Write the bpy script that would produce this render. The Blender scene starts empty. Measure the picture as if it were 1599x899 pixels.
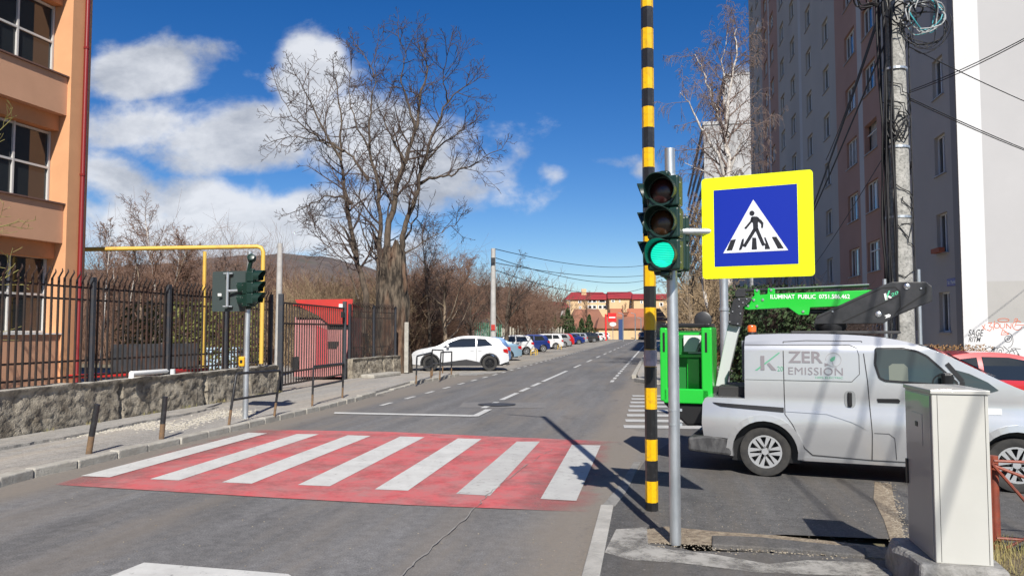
import bpy, bmesh, math, random
from mathutils import Vector, Matrix, noise as mnoise
random.seed(7)
sc = bpy.context.scene
COL = sc.collection
# ---------------------------------------------------------------- camera
F = 1200.0; PITCH = math.atan(66.5/F); H = 1.8
cam = bpy.data.objects.new('camera', bpy.data.cameras.new('camera'))
COL.objects.link(cam); sc.camera = cam
cam.location = (0, 0, H); cam.rotation_euler = (math.radians(90)+PITCH, 0, 0)
cam.data.sensor_fit = 'HORIZONTAL'; cam.data.sensor_width = 36.0
cam.data.lens = 36.0*F/1599.0; cam.data.clip_start = .05; cam.data.clip_end = 9000
# ---------------------------------------------------------------- world, sun, exposure
SUN_EL = math.radians(39.5)
sh = Vector((-math.sin(math.radians(5)), math.cos(math.radians(5)), 0))      # direction the shadows fall
to_sun = (-sh*math.cos(SUN_EL) + Vector((0, 0, math.sin(SUN_EL)))).normalized()
w = bpy.data.worlds.new("World"); sc.world = w; w.use_nodes = True
nt = w.node_tree; nt.nodes.clear(); N = nt.nodes; L = nt.links
def nd(t, **k):
    n = N.new(t)
    for a, b in k.items(): setattr(n, a, b)
    return n
def vmath(op, a, b=None):
    n = nd('ShaderNodeMath', operation=op)
    for i, v in enumerate((a, b)):
        if v is None: continue
        if isinstance(v, (int, float)): n.inputs[i].default_value = v
        else: L.new(v, n.inputs[i])
    return n.outputs[0]
sky = nd('ShaderNodeTexSky', sky_type='NISHITA', sun_disc=False)
sky.sun_elevation = SUN_EL
sky.sun_rotation = math.atan2(to_sun.x, to_sun.y)
sky.altitude = 600; sky.air_density = 1.0; sky.dust_density = 0.0; sky.ozone_density = 3.5
hsv = nd('ShaderNodeHueSaturation'); hsv.inputs['Hue'].default_value = .512; hsv.inputs['Saturation'].default_value = 1.36; hsv.inputs['Value'].default_value = .88
L.new(sky.outputs[0], hsv.inputs['Color'])
tc = nd('ShaderNodeTexCoord'); sep = nd('ShaderNodeSeparateXYZ'); L.new(tc.outputs['Generated'], sep.inputs[0])
ay = vmath('MAXIMUM', vmath('ABSOLUTE', sep.outputs[1]), .03)
sx = vmath('DIVIDE', sep.outputs[0], ay); sz = vmath('DIVIDE', sep.outputs[2], ay)
cmb = nd('ShaderNodeCombineXYZ'); L.new(sx, cmb.inputs[0]); L.new(sz, cmb.inputs[1])
def noise_(scale, det, rough, stretch=1.0, off=0.0, dist=0.0):
    mp = nd('ShaderNodeMapping'); mp.inputs['Scale'].default_value = (scale, scale*stretch, 1); mp.inputs['Location'].default_value = (off, off, off)
    L.new(cmb.outputs[0], mp.inputs[0])
    n = nd('ShaderNodeTexNoise'); n.inputs['Scale'].default_value = 1; n.inputs['Detail'].default_value = det
    n.inputs['Roughness'].default_value = rough; n.inputs['Distortion'].default_value = dist
    L.new(mp.outputs[0], n.inputs[0]); return n.outputs[0]
# clouds as soft puffs in the sky: direction x, z, half-widths, weight
PUFFS = [(212,108,85,50,.95),(165,75,50,35,.55),(300,72,75,26,.55),(250,190,120,45,.95),(350,210,150,55,1.05),(160,270,75,38,.8),
         (478,115,52,55,1.1),(500,190,95,50,1.0),(585,225,110,56,1.1),(665,280,95,46,1.0),(560,300,95,40,.6),
         (330,325,190,50,.85),(220,370,230,60,.95),(450,360,150,50,.8),(560,400,140,40,.6),(722,298,52,34,.9),
         (868,268,30,14,.5),(985,252,55,16,.6),(1010,262,25,20,.8),(1165,115,40,30,.9),(380,112,26,16,.45),
         (1500,200,200,40,.5),(-250,250,260,90,.9),(2100,150,300,90,.8),(600,-900,500,120,.8),(1500,-700,300,120,.8)]
acc = None
for (px, py, rx, ry, wt) in PUFFS:
    dx = vmath('MULTIPLY', vmath('SUBTRACT', sx, (px-799.5)/F), F/(rx*1.36))
    dz = vmath('MULTIPLY', vmath('SUBTRACT', sz, (516-py)/F), F/(ry*1.30))
    g = vmath('MULTIPLY', vmath('POWER', 2.718, vmath('MULTIPLY', vmath('ADD', vmath('MULTIPLY', dx, dx), vmath('MULTIPLY', dz, dz)), -1.0)), wt)
    acc = g if acc is None else vmath('MAXIMUM', acc, g)
n1 = noise_(9.5, 10, .58, 1.3, 3.1, .15); n2 = noise_(4, 6, .55, 1.3, 8.3, .1)
dens = vmath('ADD', vmath('MULTIPLY', acc, 1.08), vmath('ADD', vmath('MULTIPLY', vmath('SUBTRACT', n1, .5), 1.75), vmath('MULTIPLY', vmath('SUBTRACT', n2, .5), .7)))
mr = nd('ShaderNodeMapRange', interpolation_type='SMOOTHSTEP'); mr.inputs[1].default_value = .33; mr.inputs[2].default_value = .86
L.new(dens, mr.inputs[0])
alpha = vmath('MULTIPLY', mr.outputs[0], .93)
cr = nd('ShaderNodeValToRGB'); cr.color_ramp.elements[0].position = .35; cr.color_ramp.elements[0].color = (3.9, 4.2, 4.8, 1)
cr.color_ramp.elements[1].position = .62; cr.color_ramp.elements[1].color = (7.4, 7.6, 8.0, 1)
n3 = noise_(7, 6, .6, 1.6, 3.25, .2)
L.new(n3, cr.inputs[0])
mix = nd('ShaderNodeMix', data_type='RGBA'); L.new(alpha, mix.inputs[0]); L.new(hsv.outputs[0], mix.inputs[6]); L.new(cr.outputs[0], mix.inputs[7])
bg = nd('ShaderNodeBackground'); bg.inputs[1].default_value = .076
out = nd('ShaderNodeOutputWorld'); L.new(mix.outputs[2], bg.inputs[0]); L.new(bg.outputs[0], out.inputs[0])
sun = bpy.data.objects.new('sun', bpy.data.lights.new('sun', 'SUN')); COL.objects.link(sun)
sun.data.energy = 4.6; sun.data.angle = math.radians(.55); sun.data.color = (1, .95, .87)
sun.rotation_euler = to_sun.to_track_quat('Z', 'Y').to_euler(); sun.location = (0, -20, 30)
sc.view_settings.view_transform = 'Standard'; sc.view_settings.look = 'None'; sc.view_settings.gamma = 1
sc.view_settings.exposure = .55; sc.view_settings.use_curve_mapping = False
sc.render.engine = 'CYCLES'; sc.cycles.max_bounces = 6; sc.cycles.diffuse_bounces = 3; sc.cycles.glossy_bounces = 3
sc.cycles.transparent_max_bounces = 12
# ---------------------------------------------------------------- survey helpers (picture point -> place in the world)
def ray(px, py):
    x = (px-799.5)/F; u = (449.5-py)/F
    return Vector((x, math.cos(PITCH)-u*math.sin(PITCH), math.sin(PITCH)+u*math.cos(PITCH)))
def G(px, py, z=0.0):
    r = ray(px, py); t = (z-H)/r.z; return Vector((r.x*t, r.y*t, z))
def D(px, py, Y):
    r = ray(px, py); t = Y/r.y; return Vector((r.x*t, Y, H+r.z*t))
def PL(px, py, o, d):
    r = ray(px, py); l = math.hypot(*d); dx, dy = d[0]/l, d[1]/l; nx, ny = -dy, dx
    t = (nx*o[0]+ny*o[1])/(nx*r.x+ny*r.y)
    return ((r.x*t-o[0])*dx+(r.y*t-o[1])*dy, H+r.z*t)
RD = Vector((.189, 1, 0)).normalized(); RN = Vector((RD.y, -RD.x, 0))       # along and across (to the right of) the road
def RA(a, y):                                                              # road frame: across a, at depth y
    return (a/RN.x + y*.189, y)
# ---------------------------------------------------------------- materials
def lin(c):
    return tuple(((v/255)/12.92 if v/255 <= .04045 else ((v/255+.055)/1.055)**2.4) for v in c)
MATS = {}
def mat(name, c, rough=.7, metal=0.0, c2=None, scale=6.0, bump=0.0, bscale=30.0, spec=.5, emit=None, es=0.0, coat=0.0, detail=6, stretch=(1,1,1), lo=.35, hi=.65, rand=0.0, alpha=1.0, trans=0.0, c3=None, s3=60.0, a3=.5):
    if name in MATS: return MATS[name]
    m = bpy.data.materials.new(name); m.use_nodes = True; t = m.node_tree; b = t.nodes['Principled BSDF']
    b.inputs['Roughness'].default_value = rough; b.inputs['Metallic'].default_value = metal
    b.inputs['Specular IOR Level'].default_value = spec; b.inputs['Coat Weight'].default_value = coat
    b.inputs['Coat Roughness'].default_value = .04
    b.inputs['Transmission Weight'].default_value = trans
    b.inputs['Base Color'].default_value = (*c, 1)
    if alpha < 1: b.inputs['Alpha'].default_value = alpha
    tcn = t.nodes.new('ShaderNodeTexCoord'); mp = t.nodes.new('ShaderNodeMapping'); mp.inputs['Scale'].default_value = stretch
    t.links.new(tcn.outputs['Object'], mp.inputs[0])
    last = None
    if c2 is not None:
        n = t.nodes.new('ShaderNodeTexNoise'); n.inputs['Scale'].default_value = scale; n.inputs['Detail'].default_value = detail
        n.inputs['Roughness'].default_value = .62
        t.links.new(mp.outputs[0], n.inputs[0])
        r = t.nodes.new('ShaderNodeValToRGB'); r.color_ramp.elements[0].position = lo; r.color_ramp.elements[1].position = hi
        r.color_ramp.elements[0].color = (*c, 1); r.color_ramp.elements[1].color = (*c2, 1)
        t.links.new(n.outputs[0], r.inputs[0]); last = r.outputs[0]
        if c3 is not None:
            n2 = t.nodes.new('ShaderNodeTexNoise'); n2.inputs['Scale'].default_value = s3; n2.inputs['Detail'].default_value = 3
            t.links.new(mp.outputs[0], n2.inputs[0])
            mr_ = t.nodes.new('ShaderNodeMapRange'); mr_.inputs[1].default_value = .5; mr_.inputs[2].default_value = .72; mr_.inputs[4].default_value = a3
            t.links.new(n2.outputs[0], mr_.inputs[0])
            mx = t.nodes.new('ShaderNodeMix'); mx.data_type = 'RGBA'; t.links.new(mr_.outputs[0], mx.inputs[0]); t.links.new(last, mx.inputs[6]); mx.inputs[7].default_value = (*c3, 1)
            last = mx.outputs[2]
    if rand:
        oi = t.nodes.new('ShaderNodeObjectInfo'); h = t.nodes.new('ShaderNodeHueSaturation'); mrr = t.nodes.new('ShaderNodeMapRange')
        mrr.inputs[3].default_value = 1-rand; mrr.inputs[4].default_value = 1+rand
        t.links.new(oi.outputs['Random'], mrr.inputs[0]); t.links.new(mrr.outputs[0], h.inputs['Value'])
        if last is not None: t.links.new(last, h.inputs['Color'])
        else: h.inputs['Color'].default_value = (*c, 1)
        last = h.outputs[0]
    if last is not None: t.links.new(last, b.inputs['Base Color'])
    if bump:
        n = t.nodes.new('ShaderNodeTexNoise'); n.inputs['Scale'].default_value = bscale; n.inputs['Detail'].default_value = 5
        t.links.new(mp.outputs[0], n.inputs[0])
        bp = t.nodes.new('ShaderNodeBump'); bp.inputs['Strength'].default_value = bump; bp.inputs['Distance'].default_value = .02
        t.links.new(n.outputs[0], bp.inputs['Height']); t.links.new(bp.outputs[0], b.inputs['Normal'])
    if emit is not None:
        b.inputs['Emission Color'].default_value = (*emit, 1); b.inputs['Emission Strength'].default_value = es
    MATS[name] = m; return m
# road asphalt: speckle, tyre-worn streaks along the road, dusty edges that follow the kerbs
def asphalt(name, base, var, dust_bands=(), dustc=(.23, .2, .165)):
    m = bpy.data.materials.new(name); m.use_nodes = True; t = m.node_tree; b = t.nodes['Principled BSDF']; b.inputs['Roughness'].default_value = .88
    b.inputs['Specular IOR Level'].default_value = .25
    n_ = t.nodes.new; lk = t.links.new
    tcn = n_('ShaderNodeTexCoord'); rot = n_('ShaderNodeVectorRotate'); rot.rotation_type = 'Z_AXIS'; rot.inputs['Angle'].default_value = math.atan(.189)
    lk(tcn.outputs['Object'], rot.inputs[0])
    def nz(s, st, det=6, off=0, ro=.6):
        mp = n_('ShaderNodeMapping'); mp.inputs['Scale'].default_value = st; mp.inputs['Location'].default_value = (off, off, 0); lk(rot.outputs[0], mp.inputs[0])
        q = n_('ShaderNodeTexNoise'); q.inputs['Scale'].default_value = s; q.inputs['Detail'].default_value = det; q.inputs['Roughness'].default_value = ro; lk(mp.outputs[0], q.inputs[0]); return q.outputs[0]
    def mrg(s, a, b_, c, d):
        q = n_('ShaderNodeMapRange'); q.interpolation_type = 'SMOOTHSTEP'
        for i, v in enumerate((a, b_, c, d)): q.inputs[i+1].default_value = v
        lk(s, q.inputs[0]); return q.outputs[0]
    def mth(op, a, b_):
        q = n_('ShaderNodeMath'); q.operation = op
        for i, v in enumerate((a, b_)):
            if isinstance(v, (int, float)): q.inputs[i].default_value = v
            else: lk(v, q.inputs[i])
        return q.outputs[0]
    f = mth('MULTIPLY', mrg(nz(.55, (1, .25, 1), 5), .3, .7, 1-var, 1+var), mrg(nz(1.6, (1.6, .08, 1), 4, 5), .3, .7, 1-var*.7, 1+var*.7))
    f = mth('MULTIPLY', f, mrg(nz(9, (1, 1, 1), 5, 2, .75), .3, .7, .82, 1.18))
    f = mth('MULTIPLY', f, mrg(nz(75, (1, 1, 1), 2), .3, .7, .72, 1.28))
    hs = n_('ShaderNodeMix'); hs.data_type = 'RGBA'; hs.blend_type = 'MULTIPLY'; hs.inputs[0].default_value = 1; hs.inputs[6].default_value = (*base, 1)
    cx = n_('ShaderNodeCombineXYZ'); [lk(f, cx.inputs[i]) for i in range(3)]; lk(cx.outputs[0], hs.inputs[7])
    last = hs.outputs[2]
    sp = n_('ShaderNodeSeparateXYZ'); lk(rot.outputs[0], sp.inputs[0])
    wob = mth('MULTIPLY', mth('SUBTRACT', nz(.7, (1, .5, 1), 6, 9), .5), 1.1)
    for (a, wd, st) in dust_bands:
        dd = mth('ABSOLUTE', mth('SUBTRACT', mth('ADD', sp.outputs[0], wob), a), 0)
        k = mth('MULTIPLY', mrg(dd, wd*.25, wd, st, 0), mrg(nz(22, (1, 1, 1), 4, 4), .3, .6, .65, 1))
        mx = n_('ShaderNodeMix'); mx.data_type = 'RGBA'; lk(k, mx.inputs[0]); lk(last, mx.inputs[6]); mx.inputs[7].default_value = (*dustc, 1); last = mx.outputs[2]
    # small pale and dark specks (grit, tar spots)
    spk = mrg(nz(38, (1, 1, 1), 1, 7), .70, .78, 0, .5); mx = n_('ShaderNodeMix'); mx.data_type = 'RGBA'; lk(spk, mx.inputs[0]); lk(last, mx.inputs[6]); mx.inputs[7].default_value = (.42, .4, .37, 1); last = mx.outputs[2]
    brn = mrg(nz(.9, (1.5, .16, 1), 7, 31, .7), .42, .66, 0, .55); mx = n_('ShaderNodeMix'); mx.data_type = 'RGBA'; lk(brn, mx.inputs[0]); lk(last, mx.inputs[6]); mx.inputs[7].default_value = (base[0]*1.35, base[1]*1.2, base[2]*1.02, 1); last = mx.outputs[2]
    drk = mrg(nz(1.3, (1.2, .5, 1), 8, 47, .72), .56, .68, 0, .40); mx = n_('ShaderNodeMix'); mx.data_type = 'RGBA'; lk(drk, mx.inputs[0]); lk(last, mx.inputs[6]); mx.inputs[7].default_value = (base[0]*.5, base[1]*.5, base[2]*.52, 1); last = mx.outputs[2]
    spk = mrg(nz(6, (1, 2, 1), 2, 17), .72, .78, 0, .55); mx = n_('ShaderNodeMix'); mx.data_type = 'RGBA'; lk(spk, mx.inputs[0]); lk(last, mx.inputs[6]); mx.inputs[7].default_value = (.045, .045, .045, 1); last = mx.outputs[2]
    lk(last, b.inputs['Base Color'])
    bp = n_('ShaderNodeBump'); bp.inputs['Strength'].default_value = .5; bp.inputs['Distance'].default_value = .006; lk(nz(110, (1, 1, 1), 3), bp.inputs['Height']); lk(bp.outputs[0], b.inputs['Normal'])
    MATS[name] = m; return m
def worn(name, paint, under, thr=.60, sc_=7, soft=.06, fine=.6, rough=.65):      # worn paint: noise holes down to the asphalt (alpha)
    m = bpy.data.materials.new(name); m.use_nodes = True; t = m.node_tree; b = t.nodes['Principled BSDF']; b.inputs['Roughness'].default_value = rough
    n_ = t.nodes.new; lk = t.links.new; tcn = n_('ShaderNodeTexCoord')
    def nz(s, det, ro):
        q = n_('ShaderNodeTexNoise'); q.inputs['Scale'].default_value = s; q.inputs['Detail'].default_value = det; q.inputs['Roughness'].default_value = ro; lk(tcn.outputs['Object'], q.inputs[0]); return q.outputs[0]
    r = n_('ShaderNodeValToRGB'); r.color_ramp.elements[0].position = .35; r.color_ramp.elements[1].position = .7
    r.color_ramp.elements[0].color = (*paint, 1); r.color_ramp.elements[1].color = (*under, 1); lk(nz(2.2, 8, .75), r.inputs[0])
    lk(r.outputs[0], b.inputs['Base Color'])
    q = n_('ShaderNodeMapRange'); q.inputs[1].default_value = thr; q.inputs[2].default_value = thr+soft; q.inputs[3].default_value = 1; q.inputs[4].default_value = 1-fine
    lk(nz(sc_, 9, .8), q.inputs[0]); lk(q.outputs[0], b.inputs['Alpha'])
    MATS[name] = m; return m
# ---------------------------------------------------------------- mesh builder
class MB:
    def __init__(s): s.v = []; s.f = []; s.m = []; s.cur = 0
    def add(s, vs, fs):
        o = len(s.v); s.v += [tuple(v) for v in vs]; s.f += [tuple(i+o for i in f) for f in fs]; s.m += [s.cur]*len(fs); return s
    def box(s, c, d, M=None):
        x, y, z = d[0]/2, d[1]/2, d[2]/2
        vs = [Vector((sx_*x, sy_*y, sz_*z)) for sx_ in (-1, 1) for sy_ in (-1, 1) for sz_ in (-1, 1)]
        if M is not None: vs = [M @ v for v in vs]
        c = Vector(c)
        return s.add([v+c for v in vs], [(0,1,3,2),(4,6,7,5),(0,4,5,1),(2,3,7,6),(0,2,6,4),(1,5,7,3)])
    def beam(s, a, b, wd, ht):
        a, b = Vector(a), Vector(b); d = (b-a); l = d.length; q = d.to_track_quat('X', 'Z').to_matrix()
        return s.box((a+b)/2, (l, wd, ht), q)
    def tube(s, pts, r, n=8, cap=True, phase=0.0):
        pts = [Vector(p) for p in pts]; rs = [r]*len(pts) if isinstance(r, (int, float)) else r
        rings = []; up = None
        for i, p in enumerate(pts):
            d = (pts[min(i+1, len(pts)-1)]-pts[max(i-1, 0)])
            if d.length < 1e-9: d = Vector((0, 0, 1))
            d.normalize()
            if up is None: up = Vector((1, 0, 0)) if abs(d.x) < .8 else Vector((0, 0, 1))
            a = (up-d*up.dot(d)).normalized(); b = d.cross(a); up = a
            rings.append([p+(a*math.cos(2*math.pi*k/n+phase)+b*math.sin(2*math.pi*k/n+phase))*rs[i] for k in range(n)])
        vs = [v for rg in rings for v in rg]; fs = []
        for i in range(len(pts)-1):
            for k in range(n):
                fs.append((i*n+k, i*n+(k+1) % n, (i+1)*n+(k+1) % n, (i+1)*n+k))
        if cap: fs += [tuple(range(n-1, -1, -1)), tuple(range((len(pts)-1)*n, len(pts)*n))]
        return s.add(vs, fs)
    def lathe(s, prof, M, n=24):      # prof [(r, h)] round local z, M placed
        vs = []; fs = []
        for (r, h) in prof:
            for k in range(n): vs.append(M @ Vector((r*math.cos(2*math.pi*k/n), r*math.sin(2*math.pi*k/n), h)))
        for i in range(len(prof)-1):
            for k in range(n): fs.append((i*n+k, i*n+(k+1) % n, (i+1)*n+(k+1) % n, (i+1)*n+k))
        return s.add(vs, fs)
    def prism(s, poly, th, fn):       # poly [(u,v)], fn(u,v,w)->Vector, w from 0 to th
        n = len(poly); vs = [fn(u, v, 0) for u, v in poly]+[fn(u, v, th) for u, v in poly]
        return s.add(vs, [tuple(range(n)), tuple(range(2*n-1, n-1, -1))]+[(i, i+n, (i+1) % n+n, (i+1) % n) for i in range(n)])
    def sheet(s, poly, z): return s.add([(p[0], p[1], z) for p in poly], [tuple(range(len(poly)))])
    def build(s, name, m, parent=None, origin=None, smooth=False, bevel=0, seg=2, ang=40):
        me = bpy.data.meshes.new(name); o0 = Vector(origin) if origin is not None else None
        me.from_pydata([tuple(Vector(v)-o0) for v in s.v] if o0 is not None else s.v, [], s.f)
        ms = m if isinstance(m, (list, tuple)) else [m]
        for q in ms: me.materials.append(q)
        if len(ms) > 1: me.polygons.foreach_set('material_index', s.m)
        bm = bmesh.new(); bm.from_mesh(me); bmesh.ops.remove_doubles(bm, verts=bm.verts, dist=1e-5) if len(s.v) < 60000 else None
        if len(s.v) < 60000: bmesh.ops.recalc_face_normals(bm, faces=bm.faces)
        bm.to_mesh(me); bm.free()
        if smooth:
            me.polygons.foreach_set('use_smooth', [True]*len(me.polygons))
            try: me.set_sharp_from_angle(angle=math.radians(ang))
            except Exception: pass
        o = bpy.data.objects.new(name, me); COL.objects.link(o)
        if parent is not None: o.parent = parent
        if o0 is not None: o.location = o0
        if bevel:
            b = o.modifiers.new('bevel', 'BEVEL'); b.width = bevel; b.segments = seg; b.limit_method = 'ANGLE'; b.angle_limit = math.radians(35)
        me.update(); return o
def tag(o, label=None, cat=None, group=None, kind=None):
    if label: o['label'] = label
    if cat: o['category'] = cat
    if group: o['group'] = group
    if kind: o['kind'] = kind
    return o
def thing(name, label, cat, loc=(0, 0, 0), rz=0.0, group=None):
    o = bpy.data.objects.new(name, None); COL.objects.link(o); o.empty_display_size = .2
    o.location = loc; o.rotation_euler = (0, 0, rz); return tag(o, label, cat, group)
def copy_tree(o, parent=None):
    c = o.copy(); COL.objects.link(c)
    if parent is not None: c.parent = parent
    for ch in list(o.children): copy_tree(ch, c)
    return c
def recolor(o, old, new):
    for ob in [o]+list(o.children_recursive):
        if ob.type != 'MESH': continue
        for sl in ob.material_slots:
            if sl.material and sl.material.name == old.name: sl.link = 'OBJECT'; sl.material = new
def text_geo(body, bold=0.0, shear=0.0, spacing=1.0):
    cu = bpy.data.curves.new('writing', 'FONT'); cu.body = body; cu.size = 1; cu.offset = bold; cu.shear = shear; cu.space_character = spacing; cu.resolution_u = 3
    o = bpy.data.objects.new('writing', cu); COL.objects.link(o)
    dg = bpy.context.evaluated_depsgraph_get(); dg.update(); me = bpy.data.meshes.new_from_object(o.evaluated_get(dg))
    vs = [tuple(v.co) for v in me.vertices]; fs = [tuple(p.vertices) for p in me.polygons]
    bpy.data.objects.remove(o); bpy.data.meshes.remove(me); bpy.data.curves.remove(cu)
    x0 = min(v[0] for v in vs); x1 = max(v[0] for v in vs); y0 = min(v[1] for v in vs); y1 = max(v[1] for v in vs)
    return [((v[0]-x0)/(x1-x0), (v[1]-y0)/(y1-y0)) for v in vs], fs
def text_on(mb, body, box, fn, bold=0.0, shear=0.0, spacing=1.0):     # box (u0,v0,u1,v1) ; fn(u,v)->point
    vs, fs = text_geo(body, bold, shear, spacing); u0, v0, u1, v1 = box
    mb.add([fn(u0+(u1-u0)*a, v0+(v1-v0)*b) for a, b in vs], fs)
def stroke(mb, pts, wd, fn):          # flat ribbon along points with round-ish ends
    for i in range(len(pts)-1):
        a = Vector(pts[i]).to_2d() if len(pts[i]) > 2 else Vector(pts[i]); b = Vector(pts[i+1]); d = (b-a)
        if d.length < 1e-9: continue
        d.normalize(); n = Vector((-d.y, d.x))*wd/2; e = d*wd/4
        mb.add([fn(*(a-e+n)), fn(*(a-e-n)), fn(*(b+e-n)), fn(*(b+e+n))], [(0, 1, 2, 3)])
# ---------------------------------------------------------------- shared materials
M_ground = mat('dry_earth', (.13, .105, .07), .95, c2=(.2, .17, .11), scale=.8, bump=.4, bscale=8, c3=(.09, .1, .04), s3=3, a3=.6)
M_road = asphalt('road_asphalt', (.150, .148, .147), .16, [(-7.35, .9, .8), (-.62, .75, .8)])
M_lot = asphalt('parking_asphalt', (.27, .255, .23), .14)
M_pave = asphalt('pavement_asphalt', (.31, .295, .27), .12)
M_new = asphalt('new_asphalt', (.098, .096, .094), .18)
M_conc = mat('kerb_concrete', (.30, .28, .24), .9, c2=(.42, .40, .35), scale=5, bump=.5, bscale=40)
M_concl = mat('pale_concrete', (.30, .29, .265), .9, c2=(.43, .415, .38), scale=4, bump=.4, bscale=35)
M_gravel = mat('gravel_stone', (.42, .38, .30), .9, c2=(.62, .58, .5), scale=9, rand=.3)
M_dirt = mat('trench_dirt', (.17, .13, .09), .98, c2=(.34, .28, .2), scale=18, bump=1, bscale=60)
M_white = worn('white_road_paint', (.60, .60, .57), (.46, .455, .43), .575, 9, .10, .6)
M_white2 = worn('old_white_road_paint', (.50, .50, .47), (.40, .39, .37), .56, 9, .14, .7)
M_galv = mat('galvanised_steel', (.42, .45, .47), .42, .75, c2=(.58, .61, .63), scale=8, stretch=(1, 1, .35), bump=.05, bscale=50)
M_black = mat('black_plastic', (.012, .012, .013), .4)
M_blackm = mat('black_paint', (.018, .018, .02), .45, c2=(.05, .05, .05), scale=14, lo=.5, hi=.8)
M_dgreen = mat('dark_green_housing', (.007, .027, .021), .36)
M_glass = mat('dark_window_glass', (.018, .022, .025), .04, spec=.8)
M_whitep = mat('white_frame_paint', (.72, .72, .70), .5)
M_rub = mat('tyre_rubber', (.022, .022, .022), .85, c2=(.04, .038, .035), scale=12)
# ================================================================ THE SETTING
g = MB(); n = 40
g.sheet([(-3000, -300), (3000, -300), (3000, 4000), (-3000, 4000)], -.06)
tag(g.build('ground', M_ground), kind='structure')
# road: one sheet along the road direction, wide enough to pass under the pavements
r = MB(); r.sheet([RA(-9.5, -20), RA(0.2, -20), RA(0.2, 8.5), (30, 3.0), (30, 32), RA(1.0, 30), RA(1.0, 232), RA(-9.5, 232)], 0)
tag(r.build('road', M_road), kind='structure')
lot = MB(); lot.sheet([G(717, 586.5).xy, RA(-6.72, 33), RA(-6.72, 228), RA(-14.5, 228), RA(-14.0, 60), (-7.2, 33.4), (-6.2, 30.2)], .004)
tag(lot.build('parking_ground', M_lot), kind='structure')
# side street surface: newer, darker asphalt under the van
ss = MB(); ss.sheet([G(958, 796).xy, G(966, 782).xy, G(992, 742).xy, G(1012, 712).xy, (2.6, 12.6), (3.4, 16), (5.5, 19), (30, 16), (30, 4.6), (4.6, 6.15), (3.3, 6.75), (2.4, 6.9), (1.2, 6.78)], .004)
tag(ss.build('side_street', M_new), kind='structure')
ys = MB(); ys.sheet([(-9.3, 8), (-6.75, 21), (-5.5, 30), (-7, 45), (-16, 45), (-24, 20), (-24, 4)], -.02)
tag(ys.build('yard_ground', M_lot), kind='structure')
# left pavement (raised slab) between kerb and wall
KB = [(0, 761), (53, 746), (123, 731), (186, 716), (233, 705), (326, 683), (389, 668), (499, 641.6), (588, 618), (647, 600), (717, 587)]
kb = [G(*p) for p in KB]; kb = [kb[0]+(kb[0]-kb[2])*4] + kb
WALL = [(-9.6, 2.5), (-7.95, 11.9), (-6.4, 21.0)]
pv = MB()
inner = [(p.x-.17, p.y) for p in kb]
far = [(-6.2, 30.4), (-5.75, 27.6), (-6.4, 21.3), (-7.9, 11.9), (-10.2, -1)]
top = inner + [(-2.9, 30.9)] + far
pv.prism(top, .3, lambda u, v, w_: Vector((u, v, .10-w_)))
tag(pv.build('pavement', M_pave, bevel=.01), kind='structure')
# kerb stones, each set a little off line
ks = MB(); pts = kb; rnd = random.Random(3)
for i in range(len(pts)-1):
    a, b = pts[i], pts[i+1]; d = (b-a).normalized(); Lg = (b-a).length; nst = max(1, round(Lg/.62))
    for k in range(nst):
        if 588 <= (KB[i-1][0] if i > 0 else 0) < 647: hh = .035
        else: hh = .105
        c = a.lerp(b, (k+.5)/nst)+Vector((-d.y, d.x, 0))*(.085+rnd.uniform(-.012, .012)); q = Matrix.Rotation(math.atan2(d.y, d.x)+rnd.uniform(-.02, .02), 3, 'Z')
        ks.box((c.x, c.y, hh/2-.1+rnd.uniform(-.01, .01)+.055), (Lg/nst-.018, .16, .2+hh-.105), q)
tag(ks.build('kerb', M_conc, bevel=.018), kind='structure')
# second, slightly raised strip of older asphalt and its ragged joint
st = MB(); es = [(20, 699), (110, 684), (205, 664), (300, 646), (345, 636)]
e2 = [G(x, y, .1) for x, y in es]; e2 = [e2[0]+(e2[0]-e2[1])*3]+e2
rr = random.Random(5)
e3 = []
for i in range(len(e2)-1):
    for k in range(8): q = e2[i].lerp(e2[i+1], k/8); e3.append((q.x+rr.uniform(-.03, .03), q.y))
st.prism(e3+[(-6.6, 16.6), (-6.75, 18), (-7.95, 11.5), (-10.1, 1)], .04, lambda u, v, w_: Vector((u, v, .142-w_)))
tag(st.build('upper_pavement', M_pave), kind='structure')
# right kerb, near
rk = MB(); k0 = G(936, 899); k1 = G(958, 795); kl0 = G(910, 899); kl1 = G(938, 794)
d = (kl1-kl0).normalized(); a = kl0-d*8
rk.prism([a.xy, kl1.xy, k1.xy, (a+Vector((.14, 0, 0))).xy], .25, lambda u, v, w_: Vector((u, v, .045-w_)))
tag(rk.build('kerb', M_concl, bevel=.008), kind='structure')
fl_k = MB(); fl_k.prism([(kl1+Vector((0, .02, 0))).xy, G(962, 765).xy, G(990, 722).xy, G(1001, 722).xy, G(978, 768).xy, (k1+Vector((0, .02, 0))).xy], .2, lambda u, v, w_: Vector((u, v, .013-w_))); tag(fl_k.build('flush_kerb', mat('flush_kerb_concrete', (.17, .165, .155), .9, c2=(.27, .26, .24), scale=3, c3=(.10, .10, .10), s3=12, a3=.7), bevel=.004), kind='structure')
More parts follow.
